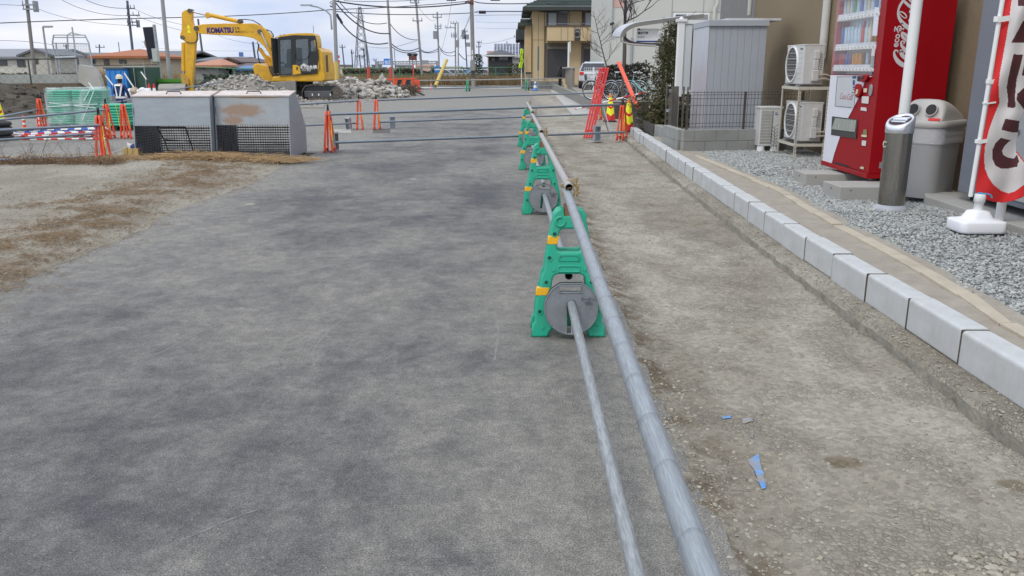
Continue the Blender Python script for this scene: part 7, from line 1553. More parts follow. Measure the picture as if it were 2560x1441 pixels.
# ------------------------------------------------------------------ background: houses, fences, grass, poles, wires
def X_(px, Y): return dp(px, 170, Y).x
def Z_(py, Y): return dp(1280, py, Y).z
def wall_mat(n, c, v=.06): return mat('wall_' + n, c, .85, var=v, vs=1.5)
M_GLS = mat('window_glass', (.05, .06, .07), .12, spec=.8); M_TILE_G = mat('tile_grey', (.12, .13, .145), .6, var=.15, vs=3); M_TILE_O = mat('tile_orange', (.34, .115, .045), .7, var=.15, vs=3); M_FRM = mat('window_frame', (.10, .09, .08), .5)
def house(lab, x0, x1, Y, D, ze, zr, roof, rm, wm, wins=(), base=0, over=.4, name='house', cat='house', extra=None):
    """x0,x1 world; eave ze, ridge zr; roof: hip / gable_x (ridge along x) / gable_y (gable faces camera)"""
    t = thing(name, lab, cat, ((x0 + x1) / 2, Y + D / 2, base)); cx, cy = (x0 + x1) / 2, Y + D / 2; ox = lambda v: v - cx; oy = lambda v: v - cy
    o = MB(); w, d = (x1 - x0) / 2, D / 2
    if roof == 'gable_y': o.prism([(-w, 0), (w, 0), (w, ze - base), (0, zr - base - .1), (-w, ze - base)], -d, d, 'xz')
    else: o.bx(-w, w, -d, d, 0, ze - base)
    o.build('wall', wm, t); r = MB(); W2, D2 = w + over, d + over; e, h = ze - base, zr - base; th = .14
    if roof == 'hip':
        rl = max(W2 - D2, .05); vs = [(-W2, -D2, e), (W2, -D2, e), (W2, D2, e), (-W2, D2, e), (-rl, 0, h), (rl, 0, h)]; fs = [(0, 1, 5, 4), (1, 2, 5), (2, 3, 4, 5), (3, 0, 4)]
        r.add([(a, b, c + .02) for a, b, c in vs] , fs + [(3, 2, 1, 0)]); r.bx(-W2, W2, -D2, D2, e - .14, e + .018)
    elif roof == 'gable_x': r.prism([(-D2, e), (0, h), (D2, e), (D2, e - th), (0, h - th), (-D2, e - th)], -W2, W2, 'yz')
    elif roof == 'gable_y': r.prism([(-W2, e), (0, h), (W2, e), (W2, e - th), (0, h - th), (-W2, e - th)], -D2, D2, 'xz')
    else: r.bx(-W2, W2, -D2, D2, e, h)
    r.build('roof', rm, t)
    for (a, b, z0, z1) in wins:
        o = MB(); o.bx(ox(a), ox(b), -d - .05, -d + .02, z0 - base, z1 - base); wo = o.build('window', M_FRM, t); o = MB(); o.bx(ox(a) + .06, ox(b) - .06, -d - .06, -d - .045, z0 - base + .06, z1 - base - .06); o.build('pane', M_GLS, wo)
        o = MB(); o.bx(ox((a + b) / 2) - .03, ox((a + b) / 2) + .03, -d - .08, -d - .061, z0 - base, z1 - base); o.build('frame', M_FRM, wo)
    return t
def hpx(lab, px0, px1, Y, D, pye, pyr, roof, rm, wm, wins=(), **k):
    return house(lab, X_(px0, Y), X_(px1, Y), Y, D, Z_(pye, Y), Z_(pyr, Y), roof, rm, wm, [(X_(a, Y), X_(b, Y), Z_(d, Y), Z_(c, Y)) for a, b, c, d in wins], **k)
W_WH = wall_mat('white', (.55, .54, .49)); W_CR = wall_mat('cream', (.50, .43, .32)); W_GR = wall_mat('grey', (.32, .32, .31)); W_TAN = wall_mat('tan', (.54, .42, .25)); W_DK = wall_mat('charcoal', (.045, .052, .060)); W_PK = wall_mat('pink', (.55, .36, .31))
hpx('single-storey white house with a wide grey roof at far left', -60, 120, 66, 7, 142, 120, 'gable_x', mat('tile_lilac', (.22, .225, .25), .6, var=.1), W_WH, ((-20, 20, 150, 165), (45, 75, 150, 168), (95, 112, 150, 162)))
hpx('small white gabled wing of the far left house', 66, 130, 64, 4, 138, 121, 'gable_y', M_TILE_G, wall_mat('offwhite', (.50, .48, .42)), ((88, 98, 146, 160),))
hpx('low house with an orange-brown hip roof left of the orange-tiled one', 150, 210, 82, 8, 146, 134, 'hip', M_TILE_O, W_GR, ((165, 180, 150, 160),))
hpx('grey-roofed house between the netting frame and the orange roof', 172, 252, 76, 8, 142, 130, 'gable_x', M_TILE_G, W_GR, ((185, 200, 148, 160), (225, 240, 148, 160)))
hpx('house with a bright orange hip roof left of the excavator', 244, 362, 62, 7, 141, 121, 'hip', M_TILE_O, W_CR, ((262, 275, 149, 164), (300, 318, 150, 160)), over=.45)
hpx('dark grey two-roofed house right of the orange one', 352, 455, 72, 8, 142, 125, 'gable_x', M_TILE_G, W_DK, ((365, 378, 148, 160), (415, 430, 145, 160)))
hpx('long grey-roofed white house seen under the excavator boom', 500, 578, 66, 8, 152, 141, 'gable_x', M_TILE_G, W_WH, ((538, 548, 160, 168), (560, 568, 158, 168)))
hpx('white gabled house end with a brown window under the boom', 558, 596, 64, 6, 155, 143, 'gable_y', mat('tile_brown', (.09, .06, .055), .6), W_WH, ((561, 569, 160, 167),))
hpx('low salmon-roofed house beside the excavator arm', 486, 545, 60, 6, 164, 147, 'hip', mat('tile_salmon', (.42, .19, .11), .7), W_GR, ((500, 512, 168, 174),))
hpx('house with a blue metal roof under the boom', 574, 612, 72, 6, 156, 145, 'gable_x', mat('roof_blue', (.04, .14, .34), .5), W_WH, ((590, 600, 158, 166),))
hpx('low dark building behind the excavator boom base', 612, 652, 74, 6, 156, 148, 'gable_x', M_TILE_G, W_DK, ((620, 640, 160, 168),))
hpx('low brown-roofed white house right of the blue roof', 578, 612, 62, 5, 168, 158, 'gable_x', mat('tile_brown', (.09, .06, .055)), W_WH, ((585, 598, 171, 178),))
hpx('small shed with a curved blue roof beside the boom base', 608, 648, 60, 4, 171, 164, 'gable_x', mat('roof_blue', (.04, .14, .34)), W_GR, name='shed', cat='shed')
# green fence and clutter in front of the middle houses
rail_fence('green mesh fence sloping down in front of the houses under the boom', [(X_(480, 57), 57), (X_(690, 57), 57)], [-.05, -.05], [Z_(168, 57), Z_(175, 57)], M_FG2, 2.2, .04, mids=(.5,), netm=mat('net_pale', (.20, .30, .26), .7), net_s=.5)
rail_fence('tall green wire fence along the dry grass strip', [(X_(838, 72.5), 72.5), (X_(1400, 72.5), 72.5)], [0, 0], [Z_(172, 72.5), Z_(168, 72.5)], M_FG2, 2.7, .035, mids=(.35, .68), netm=mat('net_pale', (.2, .3, .26)), net_s=.7)
rail_fence('pale rail fence behind the blue container', [(X_(236, 58), 58), (X_(400, 58), 58)], [-.05, -.05], [Z_(165, 58), Z_(162, 58)], M_FG, 2.4, .03, mids=(.5,))
# dry grass: countless blades
def grass(name, lab, x0, x1, y0, y1, n, h0, h1, mats_, seed, z=-.1):
    r = np.random.RandomState(seed); V = []; F = []; MI = []
    for i in range(n):
        x, y = r.uniform(x0, x1), r.uniform(y0, y1); h = r.uniform(h0, h1) * (.7 + .5 * (mnoise.noise((x * .5, y * .5, seed)) + .3)); a = r.uniform(0, PI); w = .018 * r.uniform(.7, 1.6); lx, ly = r.randn(2) * .16 * h; b = len(V)
        V += [(x - math.cos(a) * w, y - math.sin(a) * w, z), (x + math.cos(a) * w, y + math.sin(a) * w, z), (x + lx + math.cos(a) * w * .4, y + ly, z + h), (x + lx - math.cos(a) * w * .4, y + ly, z + h)]; F.append((b, b + 1, b + 2, b + 3)); MI.append(r.randint(len(mats_)))
    tag(raw_mesh(name, V, F, mats_, None, False, MI), lab, kind='stuff')
GRS = [mat('grass_' + n_, c_, .9, var=.25, vs=2) for n_, c_ in (('tan', (.32, .245, .13)), ('ochre', (.26, .185, .09)), ('grey', (.22, .20, .13)), ('red', (.21, .12, .06)))]
c = MB(); c.bx(-26, 26, 71.55, 90, -.12, .12); tag(c.build('grass_ground', mat('grass_soil', (.20, .16, .095), .95, var=.3, vs=1)), kind='structure')
grass('dry_grass', 'dry tan grass behind the tall green fence', X_(840, 75), X_(1345, 73), 71.8, 78, 26000, .35, 1.0, GRS, 4, .1)
grass('dry_grass_left', 'dry brown grass beside the blue container', X_(228, 52), X_(470, 56), 50, 58, 7000, .5, 1.5, GRS, 5, -.1)
def hedge(name, lab, px0, px1, Y, D, pyt, n, cols, seed, size=.16):
    x0, x1, zt = X_(px0, Y), X_(px1, Y), Z_(pyt, Y); r = np.random.RandomState(seed); P = []
    for i in range(n):
        x, y, z = r.uniform(x0, x1), r.uniform(Y, Y + D), zt * (r.rand() ** .7); zl = zt * (.82 + .22 * mnoise.noise((x * .8, seed, 0)))
        if z < zl: P.append((x, y, z))
    o = foliage(name, P, cols, None, size, .6, seed); tag(o, lab, kind='stuff')
HC = [leafm('h1', (.085, .085, .05)), leafm('h2', (.055, .06, .035)), leafm('h3', (.12, .10, .06))]
hedge('scrub', 'dull olive scrub far behind the tall green fence', 855, 1040, 92, 5, 168, 12000, HC, 3)
hedge('scrub_right', 'dark scrub right of the leaning pole', 1040, 1085, 93, 4, 170, 3000, [leafm('h2', (.05, .06, .035)), leafm('h4', (.03, .035, .025))], 8)
hedge('brown_shrub', 'reddish shrub mass by the red posts', 1014, 1036, 90, 2, 166, 1500, [leafm('h5', (.10, .045, .035)), leafm('h4', (.03, .035, .025))], 9, .1)
hedge('weeds_left', 'brown weeds below the pale wall houses', -10, 260, 60, 3, 180, 7000, HC, 11, .1)
hedge('green_shrubs_mid', 'green shrubs between the houses under the boom', 505, 650, 59, 2, 178, 5000, [leafm('g1', (.035, .07, .04)), leafm('h2', (.05, .06, .035)), leafm('g2', (.10, .13, .09))], 13, .12)
bush('olive shrub beside the yellow-green banner', X_(1284, 74), 75, 0, 1.6, 1.9, 1.5, 500, 22, [leafm('h3', (.12, .10, .06)), leafm('h2', (.05, .06, .03))])
bush('green shrub clinging behind the concrete utility pole', X_(1193, 74), 75, .8, 1.0, 1.9, .8, 300, 23, [leafm('g3', (.03, .08, .03)), leafm('dark', (.02, .03, .02))])
# tan house
Yh = 68.0; hx = lambda p: X_(p, Yh); hz = lambda p: Z_(p, Yh); D = 9
M_ROOFG = mat('roof_green', (.05, .07, .062), .6, var=.35, vs=5, stretch=(1, 1, 6)); t = thing('house', 'two-storey tan house with dark green roof and closed grey shutters', 'house'); x0, x1 = hx(1330), hx(1528)
o = MB(); o.bx(x0, x1, Yh, Yh + D, 0, hz(20)); o.build('wall', W_TAN, t); ls = MB()
for p in (1345, 1369, 1380): ls.bx(hx(p), hx(p) + .03, Yh - .012, Yh, 0, hz(20))
ls.bx(x0, hx(1360), Yh - .012, Yh, hz(101), hz(101) + .03); ls.build('panel_joint', mat('joint', (.16, .12, .07), .8), t)
o = MB(); o.bx(x0 - .5, x0, Yh + 1.5, Yh + D - 1, 0, hz(62)); o.build('side_wing', W_TAN, t); ro = MB(); ro.prism([(x0 - 1.1, Yh + .9), (x0 + .1, Yh + .9), (x0 + .1, Yh + D - .5), (x0 - 1.1, Yh + D - .5)], hz(62), hz(55), 'xy'); ro.prism([(x0 - .9, Yh + 1.1), (x0 + .1, Yh + 1.1), (x0 + .1, Yh + D - .8), (x0 - .9, Yh + D - .8)], hz(54), hz(46), 'xy'); ro.build('side_roof', M_ROOFG, t)
ov = .75; e, h = hz(20), hz(-42); r = MB(); xx0, xx1, y0, y1 = x0 - ov, x1 + ov, Yh - ov - .5, Yh + D + ov
r.add([(xx0, y0, e), (xx1, y0, e), (xx1, y1, e), (xx0, y1, e), (xx0 + 3.2, (y0 + y1) / 2, h), (xx1 - 2, (y0 + y1) / 2, h)], [(0, 1, 5, 4), (1, 2, 5), (2, 3, 4, 5), (3, 0, 4), (3, 2, 1, 0)])
for k in range(1, 9): f = k / 9 * .8; ya = y0 + (y1 - y0) / 2 * f; za = e + (h - e) * f; r.beam((xx0 + 3.2 * f, ya - .02, za + .03), (xx1 - 2 * f, ya - .02, za + .03), .10, .06)
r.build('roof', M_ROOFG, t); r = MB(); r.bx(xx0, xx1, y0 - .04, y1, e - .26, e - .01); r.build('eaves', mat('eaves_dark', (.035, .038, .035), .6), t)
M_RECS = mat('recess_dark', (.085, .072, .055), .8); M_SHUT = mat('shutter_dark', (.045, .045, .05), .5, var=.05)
def rect(nm, p0, p1, q0, q1, y0, y1, m, par=None, bev=0): o = MB(); o.bx(hx(p0), hx(p1), Yh + y0, Yh + y1, hz(q1), hz(q0)); return o.build(nm, m, par or t, bevel=bev)
for (a, b, c0) in ((1361, 1421, 1), (1452, 1508, 2)):
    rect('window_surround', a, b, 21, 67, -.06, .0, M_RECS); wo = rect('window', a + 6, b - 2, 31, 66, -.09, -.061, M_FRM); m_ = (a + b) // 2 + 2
    rect('curtain', a + 9, m_ - 4, 33, 65, -.105, -.091, mat('curtain', (.42, .45, .47), .8, var=.15, vs=14, stretch=(4, 4, .1)), wo); rect('pane', m_ + 1, b - 5, 33, 65, -.105, -.091, mat('screen_grey', (.14, .13, .13), .5, var=.1, vs=14, stretch=(4, 4, .1)), wo)
bal = rect('balcony', 1366, 1506, 68, 104, -1.3, -.1, W_TAN, bev=.02); rect('balcony_cap', 1365, 1507, 66, 69, -1.36, -.06, mat('cap_dark', (.09, .075, .055), .6), bal)
for p in (1399, 1415, 1430, 1462, 1479, 1493): rect('panel_joint', p, p + .8, 70, 103, -1.315, -1.3, mat('joint', (.1, .1, .1)), bal)
rect('slot', 1432, 1446, 76, 104, -1.32, -1.3, mat('slot_dark', (.05, .045, .045), .7), bal); rect('slot', 1432, 1446, 68, 75, -1.32, -1.3, M_RECS, bal)
for i in range(3):
    for j in range(2): rect('block_hole', 1433.3 + i * 4.2, 1436.3 + i * 4.2, 69.2 + j * 3, 71.4 + j * 3, -1.33, -1.321, mat('hole_pale', (.5, .45, .36), .8), bal)
u = rect('ac_unit', 1434, 1444, 79, 97, -1.36, -1.321, mat('ac_dim', (.18, .18, .18), .6), bal); o = MB(); o.tube((hx(1438), Yh - 1.361, hz(88)), (hx(1438), Yh - 1.37, hz(88)), .16, n=16); o.build('fan', M_BLACK, u)
for p in (1362, 1417): rect('downpipe', p, p + 2.5, 32, 66, -.16, -.1, mat('pipe_beige2', (.5, .42, .28), .6))
rect('balcony_rail', 1366, 1506, 61.5, 62.3, -1.25, -1.2, M_GALV)
for (a, b) in ((1362, 1421), (1452, 1508)):
    rect('door_surround', a, b, 108, 195, -.05, 0, mat('surround_brown', (.13, .11, .085), .7)); s_ = rect('shutter', a + 6, b - 2, 124, 194, -.08, -.051, M_SHUT); rect('shutter_box', a + 6, b - 2, 117, 123, -.14, -.051, mat('shutter_box', (.17, .155, .13), .6), s_)
rect('downpipe', 1360, 1362, 20, 200, -.12, -.0, M_RECS); rect('downpipe', 1328, 1330, 60, 195, -.10, -.02, M_RECS)
rebase(t, ((x0 + x1) / 2, Yh + D / 2, 0))
t = thing('garden_wall', 'low grey block wall in front of the tan house', 'wall'); block_wall(t, (X_(1304, 66), 66.3), (X_(1408, 66), 66.3), 0, 3, .14, m=M_CONC_D, name='blocks'); o = MB(); o.bx(X_(1315, 66), X_(1327, 66), 66, 66.4, 0, Z_(184, 66)); o.build('gate_pillar', M_CONC_D, t); o = MB(); o.bx(X_(1314, 66), X_(1328, 66), 65.95, 66.45, Z_(184, 66), Z_(181, 66)); o.build('pillar_cap', M_BLACK, t); rebase(t, (X_(1350, 66), 66.3, 0))
# white building
Yw = 46.0; t = thing('white_building', 'large off-white panel building behind the bare tree', 'building'); wx = lambda p: X_(p, Yw); wz = lambda p: Z_(p, Yw)
M_WPAN = mat('white_panel_wall', (.50, .51, .47), .7, var=.03, vs=.6)
o = MB(); o.bx(wx(1526), wx(1900), Yw, Yw + 12, .3, 9.5); o.build('wall', M_WPAN, t); o = MB(); o.bx(wx(1526) + .002, wx(1556), Yw - .02, Yw, wz(19), 9.5); o.build('pink_panel', W_PK, t)
o = MB(); [o.bx(wx(p), wx(p) + .025, Yw - .015, Yw, .4, 9.5) for p in (1579, 1673, 1750)]; o.bx(wx(1673), wx(1900), Yw - .015, Yw, wz(31), wz(31) + .02); o.build('panel_joint', mat('joint_grey', (.25, .26, .25), .8), t)
o = MB(); o.bx(wx(1677), wx(1765), Yw - .08, Yw, wz(55), wz(34)); wo = o.build('window', M_WHITE, t); o = MB(); o.bx(wx(1682), wx(1709), Yw - .10, Yw - .081, wz(53), wz(37)); o.build('pane', M_GLS, wo); o = MB(); o.bx(wx(1713), wx(1762), Yw - .10, Yw - .081, wz(53), wz(37)); o.build('pane', mat('pane_pale', (.25, .26, .26), .2), wo)
o = MB(); o.bx(wx(1705), wx(1760), Yw - .08, Yw, wz(130), wz(58)); wo = o.build('window', M_WHITE, t); o = MB(); o.bx(wx(1709), wx(1756), Yw - .10, Yw - .081, wz(126), wz(61)); o.build('pane', mat('pane_green', (.12, .15, .12), .15, var=.4, vs=3), wo)
o = MB(); o.path([(wx(1782), Yw - .15, 9), (wx(1782), Yw - .15, wz(10)), (wx(1776), Yw - .15, wz(22)), (wx(1776), Yw - .15, wz(60))], .09, 8); o.build('drainpipe', M_WPAN, t)
o = MB(); o.tube((wx(1577), Yw - .1, .4), (wx(1577), Yw - .1, wz(95)), .05, n=8); o.tube((wx(1527), Yw - .1, wz(95)), (wx(1527), Yw - .1, 9.4), .03, n=6); o.build('drainpipe', M_GALV_T, t)
o = MB(); p = dp(1529, 57, Yw - .2); o.tube(p, p + Vector((.05, 0, -.12)), .10, .13, n=12); o.build('wall_lamp', M_BLACK, t); o = MB(); o.bx(wx(1614), wx(1665), Yw - 4, Yw - 3.9, wz(150), wz(118)); o.build('slat_screen', mat('slat_brown', (.07, .065, .045), .7, var=.3, vs=8, stretch=(.2, 1, 6)), t)
rebase(t, (wx(1700), Yw + 6, .3))
# charcoal house with solar roof behind, slate neighbour
t = hpx('charcoal house with a white-trimmed pyramid roof', 1221, 1281, 84, 7, 138, 123, 'hip', mat('roof_char', (.05, .055, .065), .6), W_DK, ((1229, 1237, 144, 154), (1247, 1271, 140, 152)), over=.3)
o = MB(); o.bx(-3.2, 3.2, -3.9, -3.8, Z_(138.5, 84) - .12, Z_(138.5, 84) + .02); o.build('white_trim', M_WHITE, t)
t = hpx('building with a wide solar panel roof behind the charcoal house', 1234, 1312, 110, 9, 146, 144, 'flat', M_TILE_G, W_GR); o = MB(); 
hw = (X_(1312, 110) - X_(1234, 110)) / 2
for i in range(10):
    for j in range(3): o.add([(-hw + i * hw / 5 + .04, -4.6 + j * 1.6, Z_(146, 110) + .1 + j * .62), (-hw + (i + 1) * hw / 5 - .04, -4.6 + j * 1.6, Z_(146, 110) + .1 + j * .62), (-hw + (i + 1) * hw / 5 - .04, -3.1 + j * 1.6, Z_(146, 110) + .66 + j * .62), (-hw + i * hw / 5 + .04, -3.1 + j * 1.6, Z_(146, 110) + .66 + j * .62)], [(0, 1, 2, 3)])
so = o.build('solar_panel', mat('solar_blue', (.035, .05, .09), .3, spec=.7), t, fix=False); md = so.modifiers.new('t', 'SOLIDIFY'); md.thickness = .06
hpx('dark slate house edge beside the tan house', 1301, 1322, 80, 9, 100, 74, 'flat', W_DK, wall_mat('slate', (.06, .065, .08)), over=.4)
hpx('small pink house peeping out left of the charcoal house', 1219, 1240, 96, 6, 138, 128, 'flat', W_PK, W_PK, over=.05)
# far buildings on the horizon
FB = [(880, 905, 170, 178, W_PK), (915, 950, 168, 176, wall_mat('rust', (.22, .10, .08))), (988, 1018, 163, 176, W_WH), (1040, 1075, 162, 176, W_PK), (842, 862, 162, 180, W_CR), (1075, 1110, 168, 180, W_WH), (1110, 1150, 166, 178, W_WH), (1150, 1215, 170, 180, W_WH), (930, 938, 162, 170, W_GR), (655, 700, 165, 180, W_GR), (460, 480, 160, 180, W_GR)]
for k, (a, b, c0, c1, m_) in enumerate(FB):
    o = house(['low pink block on the horizon left of the steel tower', 'low rust-coloured block on the horizon under the steel tower', 'low white hall on the horizon under the blue road sign', 'pinkish block on the horizon behind the brown signboard', 'low cream building behind the striped road sign', 'low white block on the horizon right of the brown signboard', 'white block on the horizon near the leaning yellow pole', 'long white block on the horizon behind the concrete utility pole', 'tiny grey tower block on the horizon beside the steel tower', 'grey block on the horizon behind the excavator cab', 'grey block just right of the excavator arm on the horizon'][k], X_(a, 150 + k), X_(b, 150 + k), 150 + k, 8, Z_(c0, 150 + k) - .3, Z_(c0, 150 + k), 'flat', M_TILE_G if k % 3 else m_, m_, [(X_(a + (b - a) * .2, 150 + k), X_(a + (b - a) * .8, 150 + k), Z_(c0 + 5, 150 + k), Z_(c0 + 3, 150 + k))], over=.1, name='far_building', cat='building'); o['group'] = 'low buildings on the horizon'
for k, (px, py, m_) in enumerate(((1106, 184, 'w'), (1118, 183, 's'), (1133, 185, 'w'), (1159, 183, 's'), (1205, 184, 'w'), (1222, 186, 'w'))):
    Y = 112 + k * 2; c_ = car(['far white parked car left of the pole pair', 'far silver parked car beside the leaning yellow pole', 'far white parked car under the pole pair', 'far silver parked car left of the concrete utility pole', 'far white parked car right of the concrete utility pole', 'far white parked car before the charcoal house'][k], (X_(px, Y), Y, -.1), R(rg.choice((0, 180))), MC['car_white'] if m_ == 'w' else MC['car_silver'], 'parked cars far beyond the grass')
# ------------------------------------------------------------------ poles
M_POLE = mat('pole_concrete', (.30, .31, .32), .85, var=.12, vs=1.2, dirt=(.2, .19, .18), dfac=.5, ds=.8); M_POLED = mat('pole_dark', (.095, .11, .14), .7, var=.2, vs=.8); M_POLEB = mat('pole_brown', (.20, .185, .175), .8, var=.15, vs=.8); M_STL = mat('steel_far', (.26, .28, .30), .6, .2)
def upole(lab, p0, p1, Y, wpx, m, arms=(), boxes=(), z0=None, cat='utility pole', name='utility_pole', ins=True):
    """p0 top and p1 lowest visible pixel on the axis; the pole is carried down to the ground"""
    a, b = dp(*p0, Y), dp(*p1, Y); d = (b - a) / (b.z - a.z); foot = a + d * ((-.05 if z0 is None else z0) - a.z); t = thing(name, lab, cat, tuple(foot)); r = wpx / 2 * Y * .985 / F_PX
    o = MB(); o.tube((0, 0, 0), a - foot, r * 1.12, r * .92, n=12); o.build('pole', m, t)
    for (py, l0, l1) in arms:
        c = a + d * (Z_(py, Y) - a.z) - foot; x0, x1 = c.x + l0 * Y / F_PX, c.x + l1 * Y / F_PX; o = MB(); o.beam((x0, -r - .05, c.z), (x1, -r - .05, c.z), .09, .09)
        if ins:
            for k in range(3): x = x0 + (x1 - x0) * (k + .15) / 2.3; o.tube((x, -r - .05, c.z), (x, -r - .05, c.z + .28), .045, .03, n=6)
        o.build('crossarm', M_STL if m is not M_POLED else M_POLED, t)
    for (py, dx, w, h) in boxes:
        c = a + d * (Z_(py, Y) - a.z) - foot; o = MB(); o.tube((c.x + dx * Y / F_PX, 0, c.z - h / 2), (c.x + dx * Y / F_PX, 0, c.z + h / 2), w / 2, n=10); o.build('transformer', M_STL, t)
    return t
upole('brown-grey utility pole with crossarms at far left', (63, -30), (82, 140), 60, 8, M_POLEB, ((13, -9, 22), (24, -8, 24)), ((17, 20, .35, .7),))
upole('slender dark utility pole left of the orange-roofed house edge', (318, 2), (334, 150), 75, 6, M_POLED, ((22, -2, 18), (39, -3, 28), (56, -4, 20), (64, -4, 22)), ((60, 20, .3, .6),))
upole('thick pale steel pole standing left of the excavator', (403, -30), (424, 190), 47, 9.5, M_POLE, z0=-.1, cat='pole', name='steel_pole')
pp = upole('pale concrete pole with yellow sleeve and curved lamp arm', (834, -30), (843, 205), 58, 9, M_POLE); 
Yp = 58; base_ = Vector(pp.location); q = lambda x, y: dp(x, y, Yp) - base_
o = MB(); o.path([q(829, 75), q(828, 55), q(826, 38), q(815, 27), q(795, 18), q(775, 14)], .055, 7, radii=None); o.build('lamp_arm', M_GALV_T, pp); o = MB(); o.box(q(766, 13.5), (.75, .22, .09)); o.build('lamp_head', M_GALV_T, pp)
o = MB(); o.tube(q(840.5, 155) + Vector((0, 0, 0)), q(842, 204), .165, n=12); o.build('yellow_sleeve', mat('sleeve_yellow', (.60, .44, .12), .6), pp); o = MB(); o.path([q(829, 3), q(824, 8), q(832, 10), q(825, 15), q(833, 20)], .03, 5); o.path([q(829, 8), q(838, 12), q(826, 18)], .03, 5); o.build('cable_coil', M_BLACK, pp); o = MB(); o.path([q(829, 75), q(827, 60), q(829, 58), q(831, 74)], .03, 5); o.build('conduit_loop', M_GALV_T, pp)
upole('grey utility pole left of the blue sign', (967, -30), (982, 195), 66, 6, M_POLE, (), (), z0=.1); upole('grey utility pole with high crossarm behind the brown sign', (1039, -10), (1056, 200), 78, 5.5, M_POLE, ((8, -14, 8), (53, -12, 12)), z0=.1)
upole('utility pole with a round transformer right of centre', (1093, 30), (1098, 175), 92, 4, M_POLE, ((44, -11, 11), (66, -7, 9), (72, -7, 9)), ((88, -5, .6, .8),)); upole('pole with long crossarms near the leaning yellow post', (1138, 58), (1139, 180), 100, 3.5, M_POLE, ((59, -11, 4), (70, -24, 2), (88, -10, 3), (93, -10, 4)), ((110, 4, .5, .8),))
upole('thin plain pole right beside the long-armed one', (1145, 56), (1146, 182), 98, 3.2, M_POLE); upole('dark pole with several transformers left of the concrete pole', (1162, 72), (1168, 180), 110, 3, M_POLED, ((80, -5, 6), (92, -6, 8)), ((83, -4, .45, .7), (92, -5, .4, .6), (93, 5, .4, .6), (112, 6, .5, .5)))
cp = upole('thick concrete utility pole with a grey box and black cable guard', (1178, -30), (1184, 218), 71, 9.5, mat('pole_main', (.27, .255, .25), .85, var=.15, vs=1.5)); bs = Vector(cp.location); qq = lambda x, y: dp(x, y, 71) - bs
o = MB(); a, b = qq(1176, 152), qq(1188, 177); o.bx(a.x, b.x, -.45, -.16, b.z, a.z); o.build('control_box', mat('box_grey', (.24, .24, .23), .6), cp, bevel=.02)
o = MB(); [o.tube((a.x + .04 + k * .062, -.22, qq(1183, 196).z), (a.x + .04 + k * .062, -.22, b.z), .028, n=6) for k in range(7)]; o.build('cable_conduits', mat('conduits', (.12, .10, .09), .6, var=.4), cp)
for y_ in (128, 142): o = MB(); p = qq(1181, y_); o.box((p.x, -.21, p.z - .1), (.10, .02, .34)); o.build('white_plate', M_WHITE, cp)
o = MB(); o.tube(qq(1176, 3), qq(1184, 3), .3, n=12); [o.path([qq(1181, 5 + k * 4), qq(1170, 2 + k * 3), qq(1162, 6)], .03, 4) for k in range(3)]; o.build('cable_bundle', mat('rusty_band', (.20, .08, .06), .7), cp)
upole('thin far pole with short arms left of the charcoal house', (1197, 104), (1198, 175), 120, 2.6, M_POLED, ((107, -5, 7), (118, -6, 5))); upole('thin far pole above the solar roof', (1267, 104), (1268, 125), 125, 2.2, M_POLED, ((114, -6, 6),)); upole('far pole at the left edge of the slate house', (1293, 90), (1294, 130), 118, 3, M_POLED, ((93, -8, 6),))
for k, (a, b, Y, w, ar) in enumerate((((495, 48), (508, 150), 80, 5, ()), ((632, 105), (641, 172), 80, 5, ()), ((855, 112), (862, 178), 120, 3.2, ((119, -6, 8),)), ((879, 124), (882, 176), 130, 3, ((134, -2, 5),)), ((909, 122), (913, 172), 125, 3.4, ((125, -6, 3), (142, -6, 3))), ((916, 111), (920, 172), 118, 3.8, ()), ((898, 137), (902, 170), 130, 2.8, ((143, -9, 3),)), ((938, 151), (939, 168), 130, 2, ((151, -5, 4),)), ((986, 124), (988, 168), 125, 1.6, ()), ((165, 112), (167, 135), 95, 3, ((116, -5, 8),)), ((296, 106), (298, 124), 110, 2, ()), ((248, 111), (249, 131), 110, 3, ((119, -8, 14),)))):
    upole(['dark pole behind the excavator arm', 'dark pole left of the excavator cab', 'far dark pole with one short arm behind the striped sign', 'far plain pole right of the striped sign', 'far dark pole just left of the taller one by the tower', 'tallest far pole beside the steel tower', 'bent far pole left of the steel tower', 'short far lamp pole left of the gantry', 'very thin far pole right of the blue sign', 'far pole inside the netting frame', 'thin aerial pole above the orange roof', 'short far pole left of the orange roof'][k], a, b, Y, w, M_POLED, ar, z0=-.1)
t = thing('street_lamp', 'pale street lamp with a flat head at far left', 'street lamp', tuple(dp(124, 190, 52) * 1)); lb = Vector(t.location); o = MB(); o.tube((0, 0, -1.2), dp(107, 67, 52) - lb, .07, .05, n=10); o.build('pole', M_POLE, t); o = MB(); o.tube(dp(107, 68, 52) - lb, dp(126, 68, 52) - lb, .05, n=6); o.box(dp(120, 67, 52) - lb, (.5, .2, .1)); o.build('lamp_head', M_GALV_T, t)
